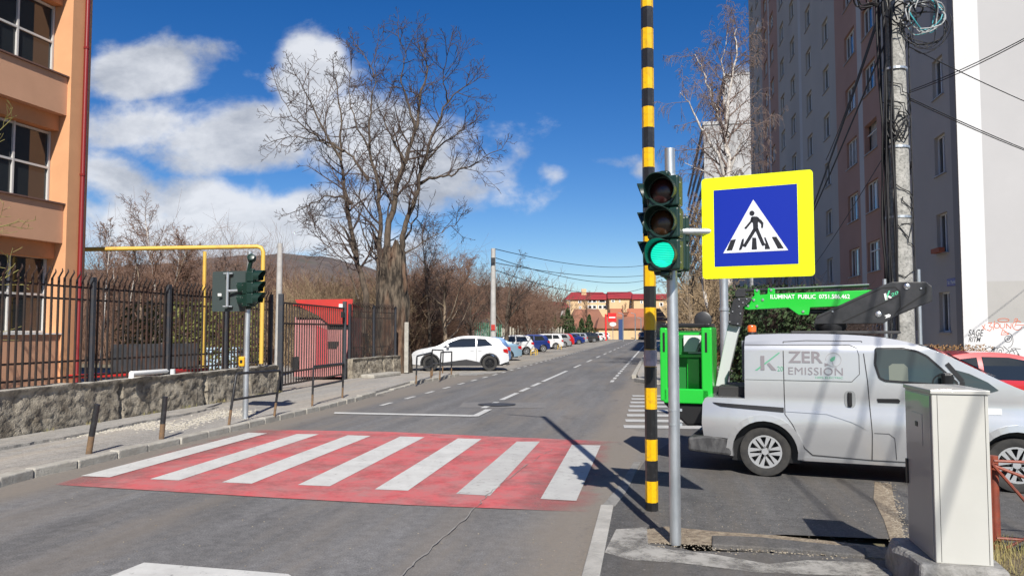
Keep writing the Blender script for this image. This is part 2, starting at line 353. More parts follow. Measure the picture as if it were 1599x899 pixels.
# near right pavement: dark asphalt slab, pale cement patch round the pole, trench
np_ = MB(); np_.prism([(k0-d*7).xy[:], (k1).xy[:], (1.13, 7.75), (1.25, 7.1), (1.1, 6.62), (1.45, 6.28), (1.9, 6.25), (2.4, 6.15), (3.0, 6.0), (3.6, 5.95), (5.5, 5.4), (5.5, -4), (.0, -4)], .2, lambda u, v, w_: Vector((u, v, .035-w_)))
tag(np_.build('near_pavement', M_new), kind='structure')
M_cem = worn('cement_smear', (.40, .385, .35), (.27, .26, .24), .44, 3.2, .2, .97, .95)
cm = MB()
cm.sheet([G(x, y, .039).xy for x, y in [(962, 826), (1010, 822), (1012, 850), (1050, 858), (1110, 864), (1200, 880), (1260, 874), (1360, 878), (1412, 898), (1330, 899), (1180, 893), (1060, 878), (985, 874), (944, 862)]], .040)
tag(cm.build('cement_patch', M_cem), kind='structure')
tr = MB(); tr.sheet([G(x, y).xy for x, y in [(1008, 833), (1040, 828), (1120, 836), (1210, 842), (1360, 858), (1395, 862), (1400, 880), (1350, 876), (1180, 862), (1108, 858), (1010, 854)]], .0385)
tr.sheet([G(x, y).xy for x, y in [(1366, 752), (1392, 757), (1398, 790), (1408, 822), (1412, 860), (1392, 850), (1380, 812), (1364, 780)]], .009)
tag(tr.build('trench', M_dirt), kind='structure')
slab = MB(); slab.prism([G(x, y).xy for x, y in [(1112, 846), (1180, 848), (1352, 866), (1352, 878), (1240, 868), (1112, 860)]], .05, lambda u, v, w_: Vector((u, v, .060-w_)))
tag(slab.build('trench_edge', M_new, bevel=.01), kind='structure')
# far right pavement beyond the side street
fr = MB(); fk = [G(1008, 603), G(995, 594), G(1001, 570), G(1009, 545)]
fr.prism([(6.2, 26.2), (4.75, 26.0), (4.45, 27.1)]+[RA(-.8, 30), RA(-.8, 232), RA(2.4, 232), RA(2.4, 40), (9.5, 30), (30, 25), (30, 24)], .25, lambda u, v, w_: Vector((u, v, .12-w_)))
tag(fr.build('far_pavement', M_pave, bevel=.02), kind='structure')
fk = MB()
def kerbline(mb, p, q, ht=.135, wd=.15, stone=.9, seed=1):
    r_ = random.Random(seed); p = Vector((*p, 0)); q = Vector((*q, 0)); dd = (q-p).normalized(); Lg = (q-p).length; ns = int(Lg/stone)
    for k in range(ns):
        c = p.lerp(q, (k+.5)/ns); mb.box((c.x, c.y, ht/2-.02), (Lg/ns-.012, wd, ht+.04), Matrix.Rotation(math.atan2(dd.y, dd.x), 3, 'Z'))
kerbline(fk, RA(-.89, 29), RA(-.89, 110), .14, .17); kerbline(fk, (6.2, 26.05), (30, 23.9), .14, .17); kerbline(fk, (4.6, 25.95), (6.1, 26.05), .14, .17, .5); kerbline(fk, (4.38, 27.2), (4.62, 26.1), .14, .17, .5)
tag(fk.build('far_kerb', M_conc, bevel=.015), kind='structure')
vg = MB(); vg.sheet([(5.4, 20.8), (30, 17.2), (30, 23.6), (6.3, 25.8)], .009); tag(vg.build('verge', mat('verge_soil', (.13, .10, .065), .98, c2=(.22, .18, .11), scale=3, bump=.6, bscale=20, c3=(.10, .12, .04), s3=5, a3=.6)), kind='structure')
# ---- painted markings
mk = MB()
def quad(*p, z=.012): mk.sheet([G(*q).xy for q in p], z)
bars = [[(126,744),(171,746),(417,677),(388,676)],[(234,749),(279,751),(498,678.5),(464,678)],[(346,754),(393,756),(579,681),(543,680)],[(465,758),(515,760),(663,683),(625,682)],[(585,765),(637,767),(752,686),(715,685)]]
for b in bars: quad(*b)
for (p0, p1) in [((-3.905, 17.05), (-.86, 16.43))]: mk.sheet([(p0[0], p0[1]), (p0[0]+.05, p0[1]-.3), (p1[0]+.12, p1[1]-.27), (p1[0]+.12, p1[1]+.03)], .012)
mk.sheet([(-.86, 16.2), (-.70, 16.2), (-.45, 17.6), (-.61, 17.6)], .016)
mk.sheet([G(*q).xy for q in [(175, 899), (225, 879), (450, 897), (470, 910), (150, 910)]], .008)
def dashes(a, y0, y1, ln, gap, wd, z=.008):
    y = y0
    while y < y1:
        mk.sheet([RA(a-wd/2, y), RA(a+wd/2, y), RA(a+wd/2, min(y+ln, y1)), RA(a-wd/2, min(y+ln, y1))], z); y += ln+gap
ca = -4.0
for (y0, y1) in [(18.0, 19.5), (20.1, 22.3), (22.9, 24.3), (25.0, 26.6), (27.3, 34.5)]: mk.sheet([RA(ca-.07, y0), RA(ca+.07, y0), RA(ca+.07, y1), RA(ca-.07, y1)], .008)
dashes(ca, 37.5, 200, 3.2, 3.6, .13)
dashes(-6.55, 18.6, 70, .75, 1.05, .11); dashes(-6.55, 70, 200, .9, 1.2, .14)
mk.sheet([RA(-1.66, 47), RA(-1.54, 47), RA(-1.54, 215), RA(-1.66, 215)], .008); dashes(-1.6, 27, 46, 1, .7, .12)
for y in (32.2, 38, 44.5, 51): mk.sheet([(-.189*0-8+.19*(y-20), y), (-3.2+.19*(y-33), y-.6), (-3.2+.19*(y-33)+.02, y-.45), (-8+.19*(y-20), y+.15)], .012)
for i in range(5): mk.sheet([(-2.75+.25*i, 31.0+.45*i), (-1.4+.25*i, 31.15+.5*i), (-1.4+.25*i, 31.32+.5*i), (-2.75+.25*i, 31.17+.45*i)], .013)
tag(mk.build('road_markings', M_white), kind='structure')
mk2 = MB()
for b in [[(712,772),(765,775),(843,690),(807,690)],[(844,780),(900,783),(938,696),(893,695)]]: mk2.sheet([G(*q).xy for q in b], .012)
for i in range(8):      # zebra across the side street
    y = 14.3+i*.97; x = 2.07+i*.175
    mk2.sheet([(x, y), (x+3.9, y-.35), (x+3.95, y+.1), (x+.05, y+.45)], .009)
tag(mk2.build('old_road_markings', M_white2), kind='structure')
# red anti-slip surface of the crossing
M_red = worn('red_road_surface', (.56, .10, .105), (.36, .19, .18), .47, 1.7, .30, .62, .8)
t = M_red.node_tree
rb = MB(); red = [(85, 757), (420, 777), (640, 789), (900, 799), (948, 800), (985, 692), (950, 689), (800, 683), (600, 674), (400, 671), (330, 686)]
rb.sheet([G(*p).xy for p in red], .008)
ro = tag(rb.build('red_crossing_surface', M_red), kind='structure')
# fade of the red paint towards both road edges (it is worn away there)
b = t.nodes['Principled BSDF']; src = b.inputs['Alpha'].links[0].from_socket
tcn = t.nodes.new('ShaderNodeTexCoord'); ro_ = t.nodes.new('ShaderNodeVectorRotate'); ro_.rotation_type = 'Z_AXIS'; ro_.inputs['Angle'].default_value = math.atan(.189); t.links.new(tcn.outputs['Object'], ro_.inputs[0])
sp = t.nodes.new('ShaderNodeSeparateXYZ'); t.links.new(ro_.outputs[0], sp.inputs[0])
nz = t.nodes.new('ShaderNodeTexNoise'); nz.inputs['Scale'].default_value = 3; nz.inputs['Detail'].default_value = 8; t.links.new(tcn.outputs['Object'], nz.inputs[0])
def mm(op, a, c):
    q = t.nodes.new('ShaderNodeMath'); q.operation = op
    for i, v in enumerate((a, c)):
        if isinstance(v, (int, float)): q.inputs[i].default_value = v
        else: t.links.new(v, q.inputs[i])
    return q.outputs[0]
da = mm('ADD', mm('ABSOLUTE', mm('ADD', sp.outputs[0], 3.95), 0), mm('MULTIPLY', mm('SUBTRACT', nz.outputs[0], .5), .9))
q = t.nodes.new('ShaderNodeMapRange'); q.inputs[1].default_value = 2.35; q.inputs[2].default_value = 3.3; q.inputs[3].default_value = 1; q.inputs[4].default_value = 0
t.links.new(da, q.inputs[0]); fin = mm('MULTIPLY', src, q.outputs[0]); t.links.new(fin, b.inputs['Alpha'])
# manhole and crack
mh = MB(); c = G(776, 632)
for i in range(24):
    a0, a1 = 2*math.pi*i/24, 2*math.pi*(i+1)/24
    for (r0, r1) in ((.36, .42),):
        mh.add([(c.x+r0*math.cos(a0)*1.1, c.y+r0*math.sin(a0), .022), (c.x+r1*math.cos(a0)*1.1, c.y+r1*math.sin(a0), .022), (c.x+r1*math.cos(a1)*1.1, c.y+r1*math.sin(a1), .022), (c.x+r0*math.cos(a1)*1.1, c.y+r0*math.sin(a1), .022)], [(0, 1, 2, 3)])
mh.sheet([(c.x+.36*math.cos(2*math.pi*i/24)*1.1, c.y+.36*math.sin(2*math.pi*i/24)) for i in range(24)], .018)
tag(mh.build('manhole_cover', mat('cast_iron', (.05, .05, .05), .6, .4, c2=(.1, .1, .1), scale=20), origin=(c.x, c.y, 0)), 'round iron manhole cover on the centre line of the road', 'manhole cover')
mr = MB(); mr.sheet([(c.x-.9, c.y-.65), (c.x+1.15, c.y-.75), (c.x+1.2, c.y+.6), (c.x-.85, c.y+.7)], .005)
tag(mr.build('asphalt_patch', mat('patch_asphalt', (.19, .18, .17), .9, c2=(.14, .14, .14), scale=4, c3=(.3, .28, .25), s3=30, a3=.4)), kind='structure')
ck = MB(); rr = random.Random(11); CP = [(622, 905), (660, 870), (700, 835), (742, 795), (760, 775), (800, 745), (845, 712), (870, 700)]
cp = []
for i in range(len(CP)-1):
    for k in range(7): cp.append((CP[i][0]+(CP[i+1][0]-CP[i][0])*k/7+rr.uniform(-2.5, 2.5), CP[i][1]+(CP[i+1][1]-CP[i][1])*k/7+rr.uniform(-.8, .8)))
cp = [G(*p) for p in cp]
for i in range(len(cp)-1):
    wdt = rr.uniform(.002, .007); ck.add([cp[i]+Vector((-wdt, 0, .0175)), cp[i]+Vector((wdt, 0, .0175)), cp[i+1]+Vector((wdt, 0, .0175)), cp[i+1]+Vector((-wdt, 0, .0175))], [(0, 1, 2, 3)])
tag(ck.build('road_crack', mat('crack_fill', (.30, .285, .26), .95, c2=(.20, .195, .185), scale=5)), kind='structure')
# ---- stones: gravel strip by the left kerb, rubble in the trench (nobody could count them)
def stones(name, spots, label, cat, m, seed, flat=.6):
    r_ = random.Random(seed); mb = MB()
    for (x, y, z, s) in spots:
        vs = []; k = 6
        for (hh, rr_) in ((0, 1), (flat*.6, .85), (flat, .4)):
            for i in range(k): a_ = 2*math.pi*i/k+r_.uniform(-.3, .3); vs.append((x+s*rr_*math.cos(a_)*r_.uniform(.7, 1.2), y+s*rr_*math.sin(a_)*r_.uniform(.7, 1.2), z+s*hh))
        mb.add(vs, [(i, (i+1) % k, k+(i+1) % k, k+i) for i in range(k)]+[(k+i, k+(i+1) % k, 2*k+(i+1) % k, 2*k+i) for i in range(k)]+[tuple(range(2*k, 3*k))])
    return tag(mb.build(name, m), label, cat, kind='stuff')
r_ = random.Random(21); sp_ = []
for i in range(2300):
    tt = r_.random(); 
    px = 60+tt*340; yc = 693-(px-20)*.155+ (3 if px < 250 else 8+4*math.sin(px*.05)); wid = 2.0 if px < 210 else 7.5
    if px < 210 and r_.random() < .5: continue
    p = G(px, yc+r_.gauss(0, wid*.5), .1); sp_.append((p.x, p.y, .1, r_.uniform(.008, .026)))
stones('gravel', sp_, 'pale gravel strewn along the left pavement beside the kerb', 'gravel', M_gravel, 4)
sp_ = []
for i in range(600):
    px = r_.uniform(1012, 1395); yc = 845+(px-1012)*.055; p = G(px, yc+r_.gauss(0, 5), .035); sp_.append((p.x, p.y, .034, r_.uniform(.003, .011)))
for i in range(700):
    px = r_.uniform(0, 1); y = 752+px*100; x = 1379+14*math.sin(px*2)+px*14+r_.gauss(0, 7); p = G(x, y, .01); sp_.append((p.x, p.y, .006, r_.uniform(.004, .013)))
for i in range(500):
    p = G(r_.uniform(1000, 1400), r_.uniform(770, 890), .035); sp_.append((p.x, p.y, .03 if p.y < 6.1 else .003, r_.uniform(.003, .007)))
for i in range(260):
    p = G(r_.uniform(100, 900), r_.uniform(660, 890), .0); sp_.append((p.x, p.y, .003, r_.uniform(.003, .008)))
stones('rubble', sp_, 'sandy rubble lying in the open trench around the near signal pole', 'rubble', mat('rubble_stone', (.20, .165, .12), .95, c2=(.34, .30, .235), scale=15), 6)
# ---- hills
hl = MB(); M_hill = mat('hill_woods', (.075, .058, .052), 1, c2=(.14, .108, .09), scale=.03, c3=(.06, .065, .045), s3=.012, a3=.7, detail=12)
def ridge(Y, pts, depth, seed, z0=-1):
    k = len(pts); cols = []
    for i in range(0, 121):
        px = pts[0][0]+(pts[-1][0]-pts[0][0])*i/120
        j = max(jj for jj in range(k) if pts[jj][0] <= px+1e-6); j = min(j, k-2); f_ = (px-pts[j][0])/(pts[j+1][0]-pts[j][0]); y = pts[j][1]+(pts[j+1][1]-pts[j][1])*(f_*f_*(3-2*f_))
        x = (px-799.5)/F*Y; z = H+(516-y)/F*Y
        cols.append([(x*(1+v*.0), Y+depth*(v-1), max(z0, z*(1-(1-v)**1.6)+mnoise.noise(Vector((x*.02, v*5, seed)))*z*.05*(v > 0)+mnoise.noise(Vector((x*.15, v*15, seed)))*z*.02*(v > 0))) for v in (0, .1, .2, .3, .4, .5, .6, .7, .8, .9, 1.0)]+[(x, Y+depth*.5, z*.3), (x, Y+depth, z0)])
    m_ = len(cols[0]); vs = [v for c_ in cols for v in c_]
    hl.add(vs, [(i*m_+j, (i+1)*m_+j, (i+1)*m_+j+1, i*m_+j+1) for i in range(len(cols)-1) for j in range(m_-1)])
ridge(1500, [(-900, 470), (-200, 440), (140, 432), (300, 425), (400, 414), (440, 404), (480, 401), (520, 406), (560, 414), (640, 440), (760, 480), (900, 505), (1200, 512)], 900, 1)
ridge(520, [(-900, 440), (-100, 450), (150, 447), (420, 438), (700, 446), (800, 452), (850, 480), (900, 512)], 330, 3)
tag(hl.build('hills', M_hill, smooth=True), kind='structure')
# ================================================================ LEFT SIDE: wall, fence, gate, building
M_wall = mat('rough_stone_wall', (.15, .125, .092), .96, c2=(.39, .345, .27), scale=3.2, bump=1, bscale=34, c3=(.05, .045, .04), s3=9, a3=.8)
def rough_wall(name, path, ht, th, label, seed, amp=.075, z0=0.0, cap=.06):
    mb = MB(); 
    for i in range(len(path)-1):
        a = Vector((*path[i], 0)); b_ = Vector((*path[i+1], 0)); d = (b_-a).normalized(); nr = Vector((d.y, -d.x, 0)); Lg = (b_-a).length
        nu = int(Lg/.045); nv = 22; fr_ = []
        for u in range(nu+1):
            for v in range(nv+1):
                p = a+d*(Lg*u/nu); z = z0+ht*v/nv; q = Vector((p.x*1, p.y*1, z*1.4))
                k = mnoise.noise(q*1.8+Vector((seed, 0, 0)))*.34+mnoise.noise(q*6)*.30+abs(mnoise.noise(q*11))*.45+mnoise.noise(q*21)*.22
                taper = .06*(1-v/nv)
                crackv = .0
                for cx_ in (.31, .62, .83):
                    dd = abs((u/nu)-cx_+.006*mnoise.noise(q*4))*Lg
                    if dd < .05: crackv = -.09
                off = (k*amp+taper+crackv) if v < nv-1 else .05+k*.02
                fr_.append(p+nr*off+Vector((0, 0, z+(mnoise.noise(q*2.5)*.025 if v >= nv-1 else 0))))
        mb.cur = 0
        mb.add(fr_, [(u*(nv+1)+v, (u+1)*(nv+1)+v, (u+1)*(nv+1)+v+1, u*(nv+1)+v+1) for u in range(nu) for v in range(nv)])
        tp = [fr_[u*(nv+1)+nv] for u in range(nu+1)]; bk = [Vector((p.x, p.y, p.z))-nr*(th+.05) for p in tp]; bb = [Vector((p.x, p.y, z0)) for p in bk]
        m_ = nu+1; mb.cur = 1
        mb.add(tp+bk+bb, [(i, i+1, m_+i+1, m_+i) for i in range(nu)]+[(m_+i, m_+i+1, 2*m_+i+1, 2*m_+i) for i in range(nu)])
        for e_ in (0, nu): mb.cur = 0; mb.add([fr_[e_*(nv+1)], fr_[e_*(nv+1)+nv//2], fr_[e_*(nv+1)+nv], bk[e_], bb[e_]], [(0, 1, 2, 3, 4)])
    o = mb.build(name, [M_wall, M_conc], smooth=True, ang=60, origin=(*path[0], 0)); return tag(o, label, 'wall')
rough_wall('retaining_wall', WALL, .87, .28, 'long crumbling grey stone and plaster wall under the fence left of the gate', 1)
WB = [(-5.72, 27.5), (-4.55, 31.2)]
rough_wall('retaining_wall', WB, .80, .3, 'short stone wall with pale pointing right of the red gate', 5, amp=.07)
stp = MB(); q = Matrix.Rotation(math.atan2(3.7, 1.17), 3, 'Z'); c = Vector((-4.85, 28.7, .16)); stp.box(c, (2.2, .55, .14), q)
tag(stp.build('stone_step', M_conc, bevel=.04, origin=(c.x, c.y, .1)), 'low worn stone step at the foot of the short wall', 'step')
M_fence = mat('fence_iron', (.038, .032, .03), .55, .3, c2=(.10, .05, .034), scale=3.5, lo=.45, hi=.75)
M_fencep = mat('fence_post_paint', (.045, .05, .06), .5, .2, c2=(.09, .07, .06), scale=5, lo=.5, hi=.8)
def fence_run(root, path_a, path_b, nb, z0, z1, curl=True, rails=(.12, .40, 1.5, 1.72), bw=.029):
    a = Vector((*path_a, 0)); b_ = Vector((*path_b, 0)); d = (b_-a).normalized(); nr = Vector((d.y, -d.x, 0))
    p = MB(); r2 = random.Random(int(a.y*10))
    for i in range(nb):
        c = a.lerp(b_, (i+.5)/nb); q = Matrix.Rotation(math.atan2(d.y, d.x)+math.radians(r2.uniform(-4, 4)), 3, 'Z')
        jt = r2.uniform(-.015, .015); tz = z1+jt; c = c+d*r2.uniform(-.008, .008)
        p.box((c.x, c.y, (z0+tz)/2), (bw, bw, tz-z0), q)
        if curl:
            p.tube([c+Vector((0, 0, tz-.01)), c+nr*.05+Vector((0, 0, tz+.07)), c+nr*.07+Vector((0, 0, tz+.10)), c+nr*.06+Vector((0, 0, tz+.15))], [bw*.55, bw*.55, bw*.5, bw*.25], 4)
    for rz in rails: p.beam(a+Vector((0, 0, z0+rz))-nr*.02, b_+Vector((0, 0, z0+rz))-nr*.02, .02, .035)
    return p.build('fence_panel', M_fence, root, origin=None)
def fence(name, path, gaps, label, nb, z0=.86, z1=2.72):
    root = thing(name, label, 'fence', (*path[0], 0)); base = Vector((*path[0], 0)); pts_ = []
    a = Vector((*path[0], 0)); b_ = Vector((*path[1], 0)); Lg = (b_-a).length; d = (b_-a).normalized(); nP = max(1, round(Lg/gaps))
    for k in range(nP+1):
        c = d*(Lg*k/nP); m = MB(); m.box((c.x, c.y, (z0+z1+.08)/2-.05), (.085, .085, z1+.05-z0+.1), Matrix.Rotation(math.atan2(d.y, d.x), 3, 'Z')); m.build('fence_post', M_fencep, root, bevel=.006)
        if k < nP: fence_run(root, (d*(Lg*k/nP+.06)).xy, (d*(Lg*(k+1)/nP-.06)).xy, nb, z0, z1)
    return root
off = Vector((-.16, 0, 0))
fence('iron_fence', [(-9.75, 2.5), (-8.12, 11.9)], 2.15, 'dark iron bar fence nearest the left edge, in front of the orange building', 14)
fence('iron_fence', [(-8.12, 11.9), (-6.58, 21.0)], 2.3, 'dark iron bar fence with curled tips on the long stone wall up to the gate', 15)
fence('iron_fence', [(-5.85, 27.7), (-4.72, 31.1)], 1.75, 'grey iron bar fence on the short stone wall right of the gate', 14, z0=.78, z1=2.7)
cp_ = MB(); c = G(634, 580, .1); cp_.box((c.x, c.y+.1, 1.1), (.17, .17, 2.1)); tag(cp_.build('concrete_post', M_conc, bevel=.015, origin=(c.x, c.y+.1, .05)), 'square pale concrete post at the end of the short wall', 'post')
# gate
gp0 = Vector((-6.45, 21.45, 0)); gp1 = Vector((-5.9, 27.1, 0))
gt = thing('iron_gate', 'tall iron bar gate, closed in front of the red shelter', 'gate', gp0)
d = (gp1-gp0).normalized(); Lg = (gp1-gp0).length
for k, e in enumerate((0, 1)): m = MB(); c = d*(Lg*e); m.box((c.x, c.y, 1.45), (.13, .13, 2.75)); m.build('gate_post', M_fencep, gt, bevel=.01)
m = MB(); nb = 27
for i in range(nb): c = d*(.1+(Lg-.2)*(i+.5)/nb); m.box((c.x, c.y, 1.4), (.03, .028, 2.3))
for z in (.28, .62, 2.0, 2.58): m.beam(d*.08+Vector((0, 0, z)), d*(Lg-.08)+Vector((0, 0, z)), .035, .05)
m.build('gate_leaf', M_fence, gt)
m = MB(); c = d*(Lg-.3); m.box((c.x+.04, c.y, 2.35), (.05, .32, .2)); m.build('lock_box', M_black, gt)
m = MB(); m.box((d.x*1.0+.05, d.y*1.0, .85), (.05, .5, .38)); m.build('lower_plate', M_black, gt)
# red shelter behind the gate
M_redp = mat('red_sheet', (.52, .03, .02), .45, c2=(.42, .03, .025), scale=2)
M_pink = mat('faded_red_sheet', (.46, .20, .19), .6, c2=(.34, .13, .13), scale=1.6, stretch=(1, 1, .4))
kk = thing('red_shelter', 'red and faded pink sheet metal shelter behind the iron gate', 'shelter', (-8.03, 28.6, 0), 0)
kf = lambda px, py: D(px, py, 28.6)-Vector((-8.03, 28.6, 0))
m = MB(); m.prism([(0, .1), (1.95, .1), (1.95, 2.2), (0, 2.2)], .06, lambda u, v, w_: Vector((u, w_, v))); m.build('front_panel', M_pink, kk)
m = MB(); m.prism([(0, .1), (2.2, .1), (2.2, 2.3), (0, 2.3)], .06, lambda u, v, w_: Vector((1.96+w_, u, v))); m.prism([(0, .1), (2.2, .1), (2.2, 2.3), (0, 2.3)], .06, lambda u, v, w_: Vector((-w_, u, v))); m.prism([(0, .1), (1.95, .1), (1.95, 2.3), (0, 2.3)], .06, lambda u, v, w_: Vector((u, 2.2+w_, v))); m.build('side_panel', M_pink, kk)
m = MB(); P_ = [kf(462, 468), kf(552, 467), kf(550, 507), kf(515, 506), kf(497, 492), kf(468, 478)]; n_ = len(P_)
m.add([p+Vector((0, -.12, 0)) for p in P_]+[p+Vector((0, -.06, 0)) for p in P_], [tuple(range(n_)), tuple(range(2*n_-1, n_-1, -1))]+[(i, i+n_, (i+1) % n_+n_, (i+1) % n_) for i in range(n_)])
m.build('fascia', M_redp, kk)
m = MB(); m.add([(-.1, -.06, 2.78), (2.05, -.06, 2.85), (2.05, 2.4, 2.7), (-.1, 2.4, 2.6), (-.1, -.06, 2.82), (2.05, -.06, 2.89), (2.05, 2.4, 2.74), (-.1, 2.4, 2.64)], [(0, 1, 2, 3), (4, 5, 6, 7), (0, 1, 5, 4), (1, 2, 6, 5), (2, 3, 7, 6), (3, 0, 4, 7)]); m.v = [(x, y, z-.06) for x, y, z in m.v]; m.build('roof', M_redp, kk)
m = MB(); q_ = MB(); q_.prism([kf(512, 505).xz[:], kf(546, 505).xz[:], kf(546, 514).xz[:], kf(512, 514).xz[:]], .01, lambda u, v, w_: Vector((u, -.012-w_, v))); q_.build('dark_opening', M_black, kk); m.prism([kf(497, 533).xz[:], kf(530, 533).xz[:], kf(526, 544).xz[:], kf(500, 544).xz[:]], .01, lambda u, v, w_: Vector((u, -.014-w_, v))); m.build('dark_opening', M_black, kk)
m = MB(); m.prism([kf(494, 508).xz[:], kf(512, 515).xz[:], kf(512, 570).xz[:], kf(494, 570).xz[:]], .006, lambda u, v, w_: Vector((u, -.02-w_, v))); m.build('red_leaf', mat('mid_red_sheet', (.42, .05, .06), .6), kk)
m = MB(); m.box(kf(536, 478)+Vector((0, -.14, 0)), (.26, .02, .16)); m.build('notice', M_whitep, kk)
# yellow gas pipe
M_yel = mat('yellow_pipe_paint', (.62, .40, .07), .45, c2=(.50, .22, .05), scale=3, lo=.55, hi=.8)
yp = thing('gas_pipe', 'yellow gas pipe bridge over the fence with one thin support leg', 'pipe', (-8.05, 18.6, 0))
o_ = Vector((-8.05, 18.6, 0))
pA = D(122, 391, 19.3); pB = D(402, 385, 19.9)
m = MB(); cor = D(411, 393, 19.9); m.tube([pA-o_+Vector((-1.5, 0, 0)), pB-o_, D(408, 387, 19.9)-o_, cor-o_, Vector((cor.x, cor.y, .95))-o_], .055, 10); m.build('main_pipe', M_yel, yp, smooth=True)
m = MB(); c = D(320, 391, 19.7); m.tube([c-o_-Vector((0, 0, .03)), Vector((c.x, c.y, 0))-o_], .045, 8); m.build('support_leg', M_yel, yp, smooth=True)
m = MB(); a = G(402, 617, .1); z1 = 1.8-(570-516)/F*a.y
m.tube([Vector((a.x-.28, a.y+.8, .9)), Vector((a.x-.28, a.y+.3, z1)), Vector((a.x-.06, a.y, z1)), Vector((a.x, a.y, z1-.08)), Vector((a.x, a.y, .5))], .04, 10)
rt = thing('gas_riser', 'short yellow gas riser with pink sleeve at the end of the long wall', 'pipe', (a.x, a.y, .1)); bo = Vector((a.x, a.y, .1)); m.v = [tuple(Vector(v)-bo) for v in m.v]; m.build('yellow_pipe', M_yel, rt, smooth=True)
m = MB(); m.tube([(0, 0, 0), (0, 0, .52)], .075, 12); m.build('sleeve', mat('pink_plastic', (.45, .30, .28), .6), rt, smooth=True)
# things in the yard
m = MB(); M_bin = mat('pale_blue_plastic', (.30, .42, .55), .5, c2=(.45, .55, .62), scale=6)
c = Vector((-10.4, 28.0, 0)); bb = thing('waste_container', 'pale blue waste container behind the fence left of the near signal', 'container', c)
m.box((0, 0, .62), (1.15, .8, .95)); m.build('tub', M_bin, bb, bevel=.05); m = MB(); m.box((0, 0, 1.15), (1.2, .86, .09)); m.build('lid', M_bin, bb, bevel=.03)
for x_ in (-.45, .45):
    for y_ in (-.3, .3): m = MB(); m.lathe([(0, -.03), (.09, -.03), (.09, .03), (0, .03)], Matrix.Translation((x_, y_, .09)) @ Matrix.Rotation(math.pi/2, 4, 'X'), 12); m.build('wheel', M_rub, bb)
m = MB(); pr_ = [D(205, 590, 14.8), D(205, 583, 14.8), D(262, 579, 16.5)]; m.tube(pr_, .05, 10); m.tube([D(266, 592, 16.6), D(266, 576, 16.6)], .1, 12)
tag(m.build('white_pipe', M_whitep, smooth=True, origin=(-7.4, 14.8, 0)), 'low white pipe with upright stub lying behind the fence', 'pipe')
m = MB(); m.tube([D(105, 588, 17.6), D(160, 586, 16.9), D(270, 580, 16.6), D(322, 577, 18.2)], .05, 8)
tag(m.build('red_pipe', mat('red_paint', (.42, .02, .02), .4), smooth=True, origin=(-7.3, 17, 0)), 'low red pipe running behind the fence beside the white one', 'pipe')
M_dkshade = mat('dark_shade_board', (.03, .034, .04), .8, c2=(.06, .06, .065), scale=3)
m = MB(); m.prism([(0, 0), (2.5, 0), (2.5, 1.45), (0, 1.45)], .15, lambda u, v, w_: Vector((-10.2+u*.55, 19.6+u*.8+w_, v))); tag(m.build('shade_board', M_dkshade, origin=(-9, 20, 0)), 'dark low board standing in for the shade behind the fence right of the orange building', 'shed')  # dark board added to give the shade behind the fence
# ---- orange building
M_or = mat('orange_plaster', (.62, .32, .16), .85, c2=(.55, .28, .14), scale=1.2, detail=8, bump=.15, bscale=60)
M_pe = mat('peach_plaster', (.56, .31, .19), .85, c2=(.50, .275, .165), scale=1.0, detail=8, bump=.15, bscale=60)
M_redt = mat('dark_red_metal', (.19, .014, .012), .35)
bO = Vector((-10.32, 18.5, 0)); BF = Vector((-.25, -1, 0)).normalized(); BI = Vector((-1, .25, 0)).normalized()
ob = thing('orange_building', 'orange plastered building with white windows behind the fence at the left edge', 'building', bO)
def bl(s, i, z): return BF*s+BI*i+Vector((0, 0, z))          # along the front towards the camera, into the building, up
def bbox(mb, s0, s1, i0, i1, z0, z1):
    vs = [bl(s, i, z) for s in (s0, s1) for i in (i0, i1) for z in (z0, z1)]
    mb.add(vs, [(0,1,3,2),(4,6,7,5),(0,4,5,1),(2,3,7,6),(0,2,6,4),(1,5,7,3)])
m = MB(); nb_ = 4; bay = 3.6
bbox(m, 0, 24, 1.1, 12, 0, 15.0)
for b_ in range(7): bbox(m, b_*bay, b_*bay+.58, 0, 1.1, 0, 15.0)
m.build('wall', M_or, ob)
for fl in range(5):
    zt = 1.74+3.035*fl; zb = zt-.93 if fl else .0
    for b_ in range(6): m = MB(); bbox(m, b_*bay+.583, (b_+1)*bay-.003, .10, 1.1, zb, zt-.03); m.build('spandrel', M_pe, ob)
for fl in range(1, 5):
    zt = 1.74+3.035*fl-.93
    for b_ in range(6): m = MB(); bbox(m, b_*bay+.583, (b_+1)*bay-.003, .30, 1.1, zt-.36, zt-.002); m.build('head_beam', mat('orange_plaster_shaded', (.55, .24, .10), .85, c2=(.48, .21, .09), scale=1.2), ob)  # shade of the window recess put into a darker orange plaster
for fl in range(0, 4):
    z0, z1 = 1.74+3.035*fl, 1.74+3.035*(fl+1)-.93-.36
    if fl == 0: z1 = 3.55
    for b_ in range(3):
        s0, s1 = b_*bay+.58, (b_+1)*bay
        wf = MB(); i0, i1 = .52, .60
        for s in (s0+.01, (s0*2+s1)/3-.03, (s0+2*s1)/3-.03, s1-.07): bbox(wf, s, s+.048, i0, i1, z0, z1)
        for z in (z0+.01, (z0+z1)/2-.03, z1-.07): bbox(wf, s0+.003, s1-.003, i0+.004, i1-.004, z, z+.048)
        wfo = wf.build('window', mat('dull_white_frame', (.50, .49, .47), .5), ob)
        gl = MB(); bbox(gl, s0+.01, s1-.01, .57, .575, z0+.02, z1-.02); gl.build('pane', M_glass, wfo)
        sl_ = MB(); bbox(sl_, s0+.005, s1+.06, .04, .52, z0-.028, z0+.004); sl_.build('sill', M_whitep if fl == 0 else mat('dark_sill_metal', (.16, .09, .07), .5), wfo)
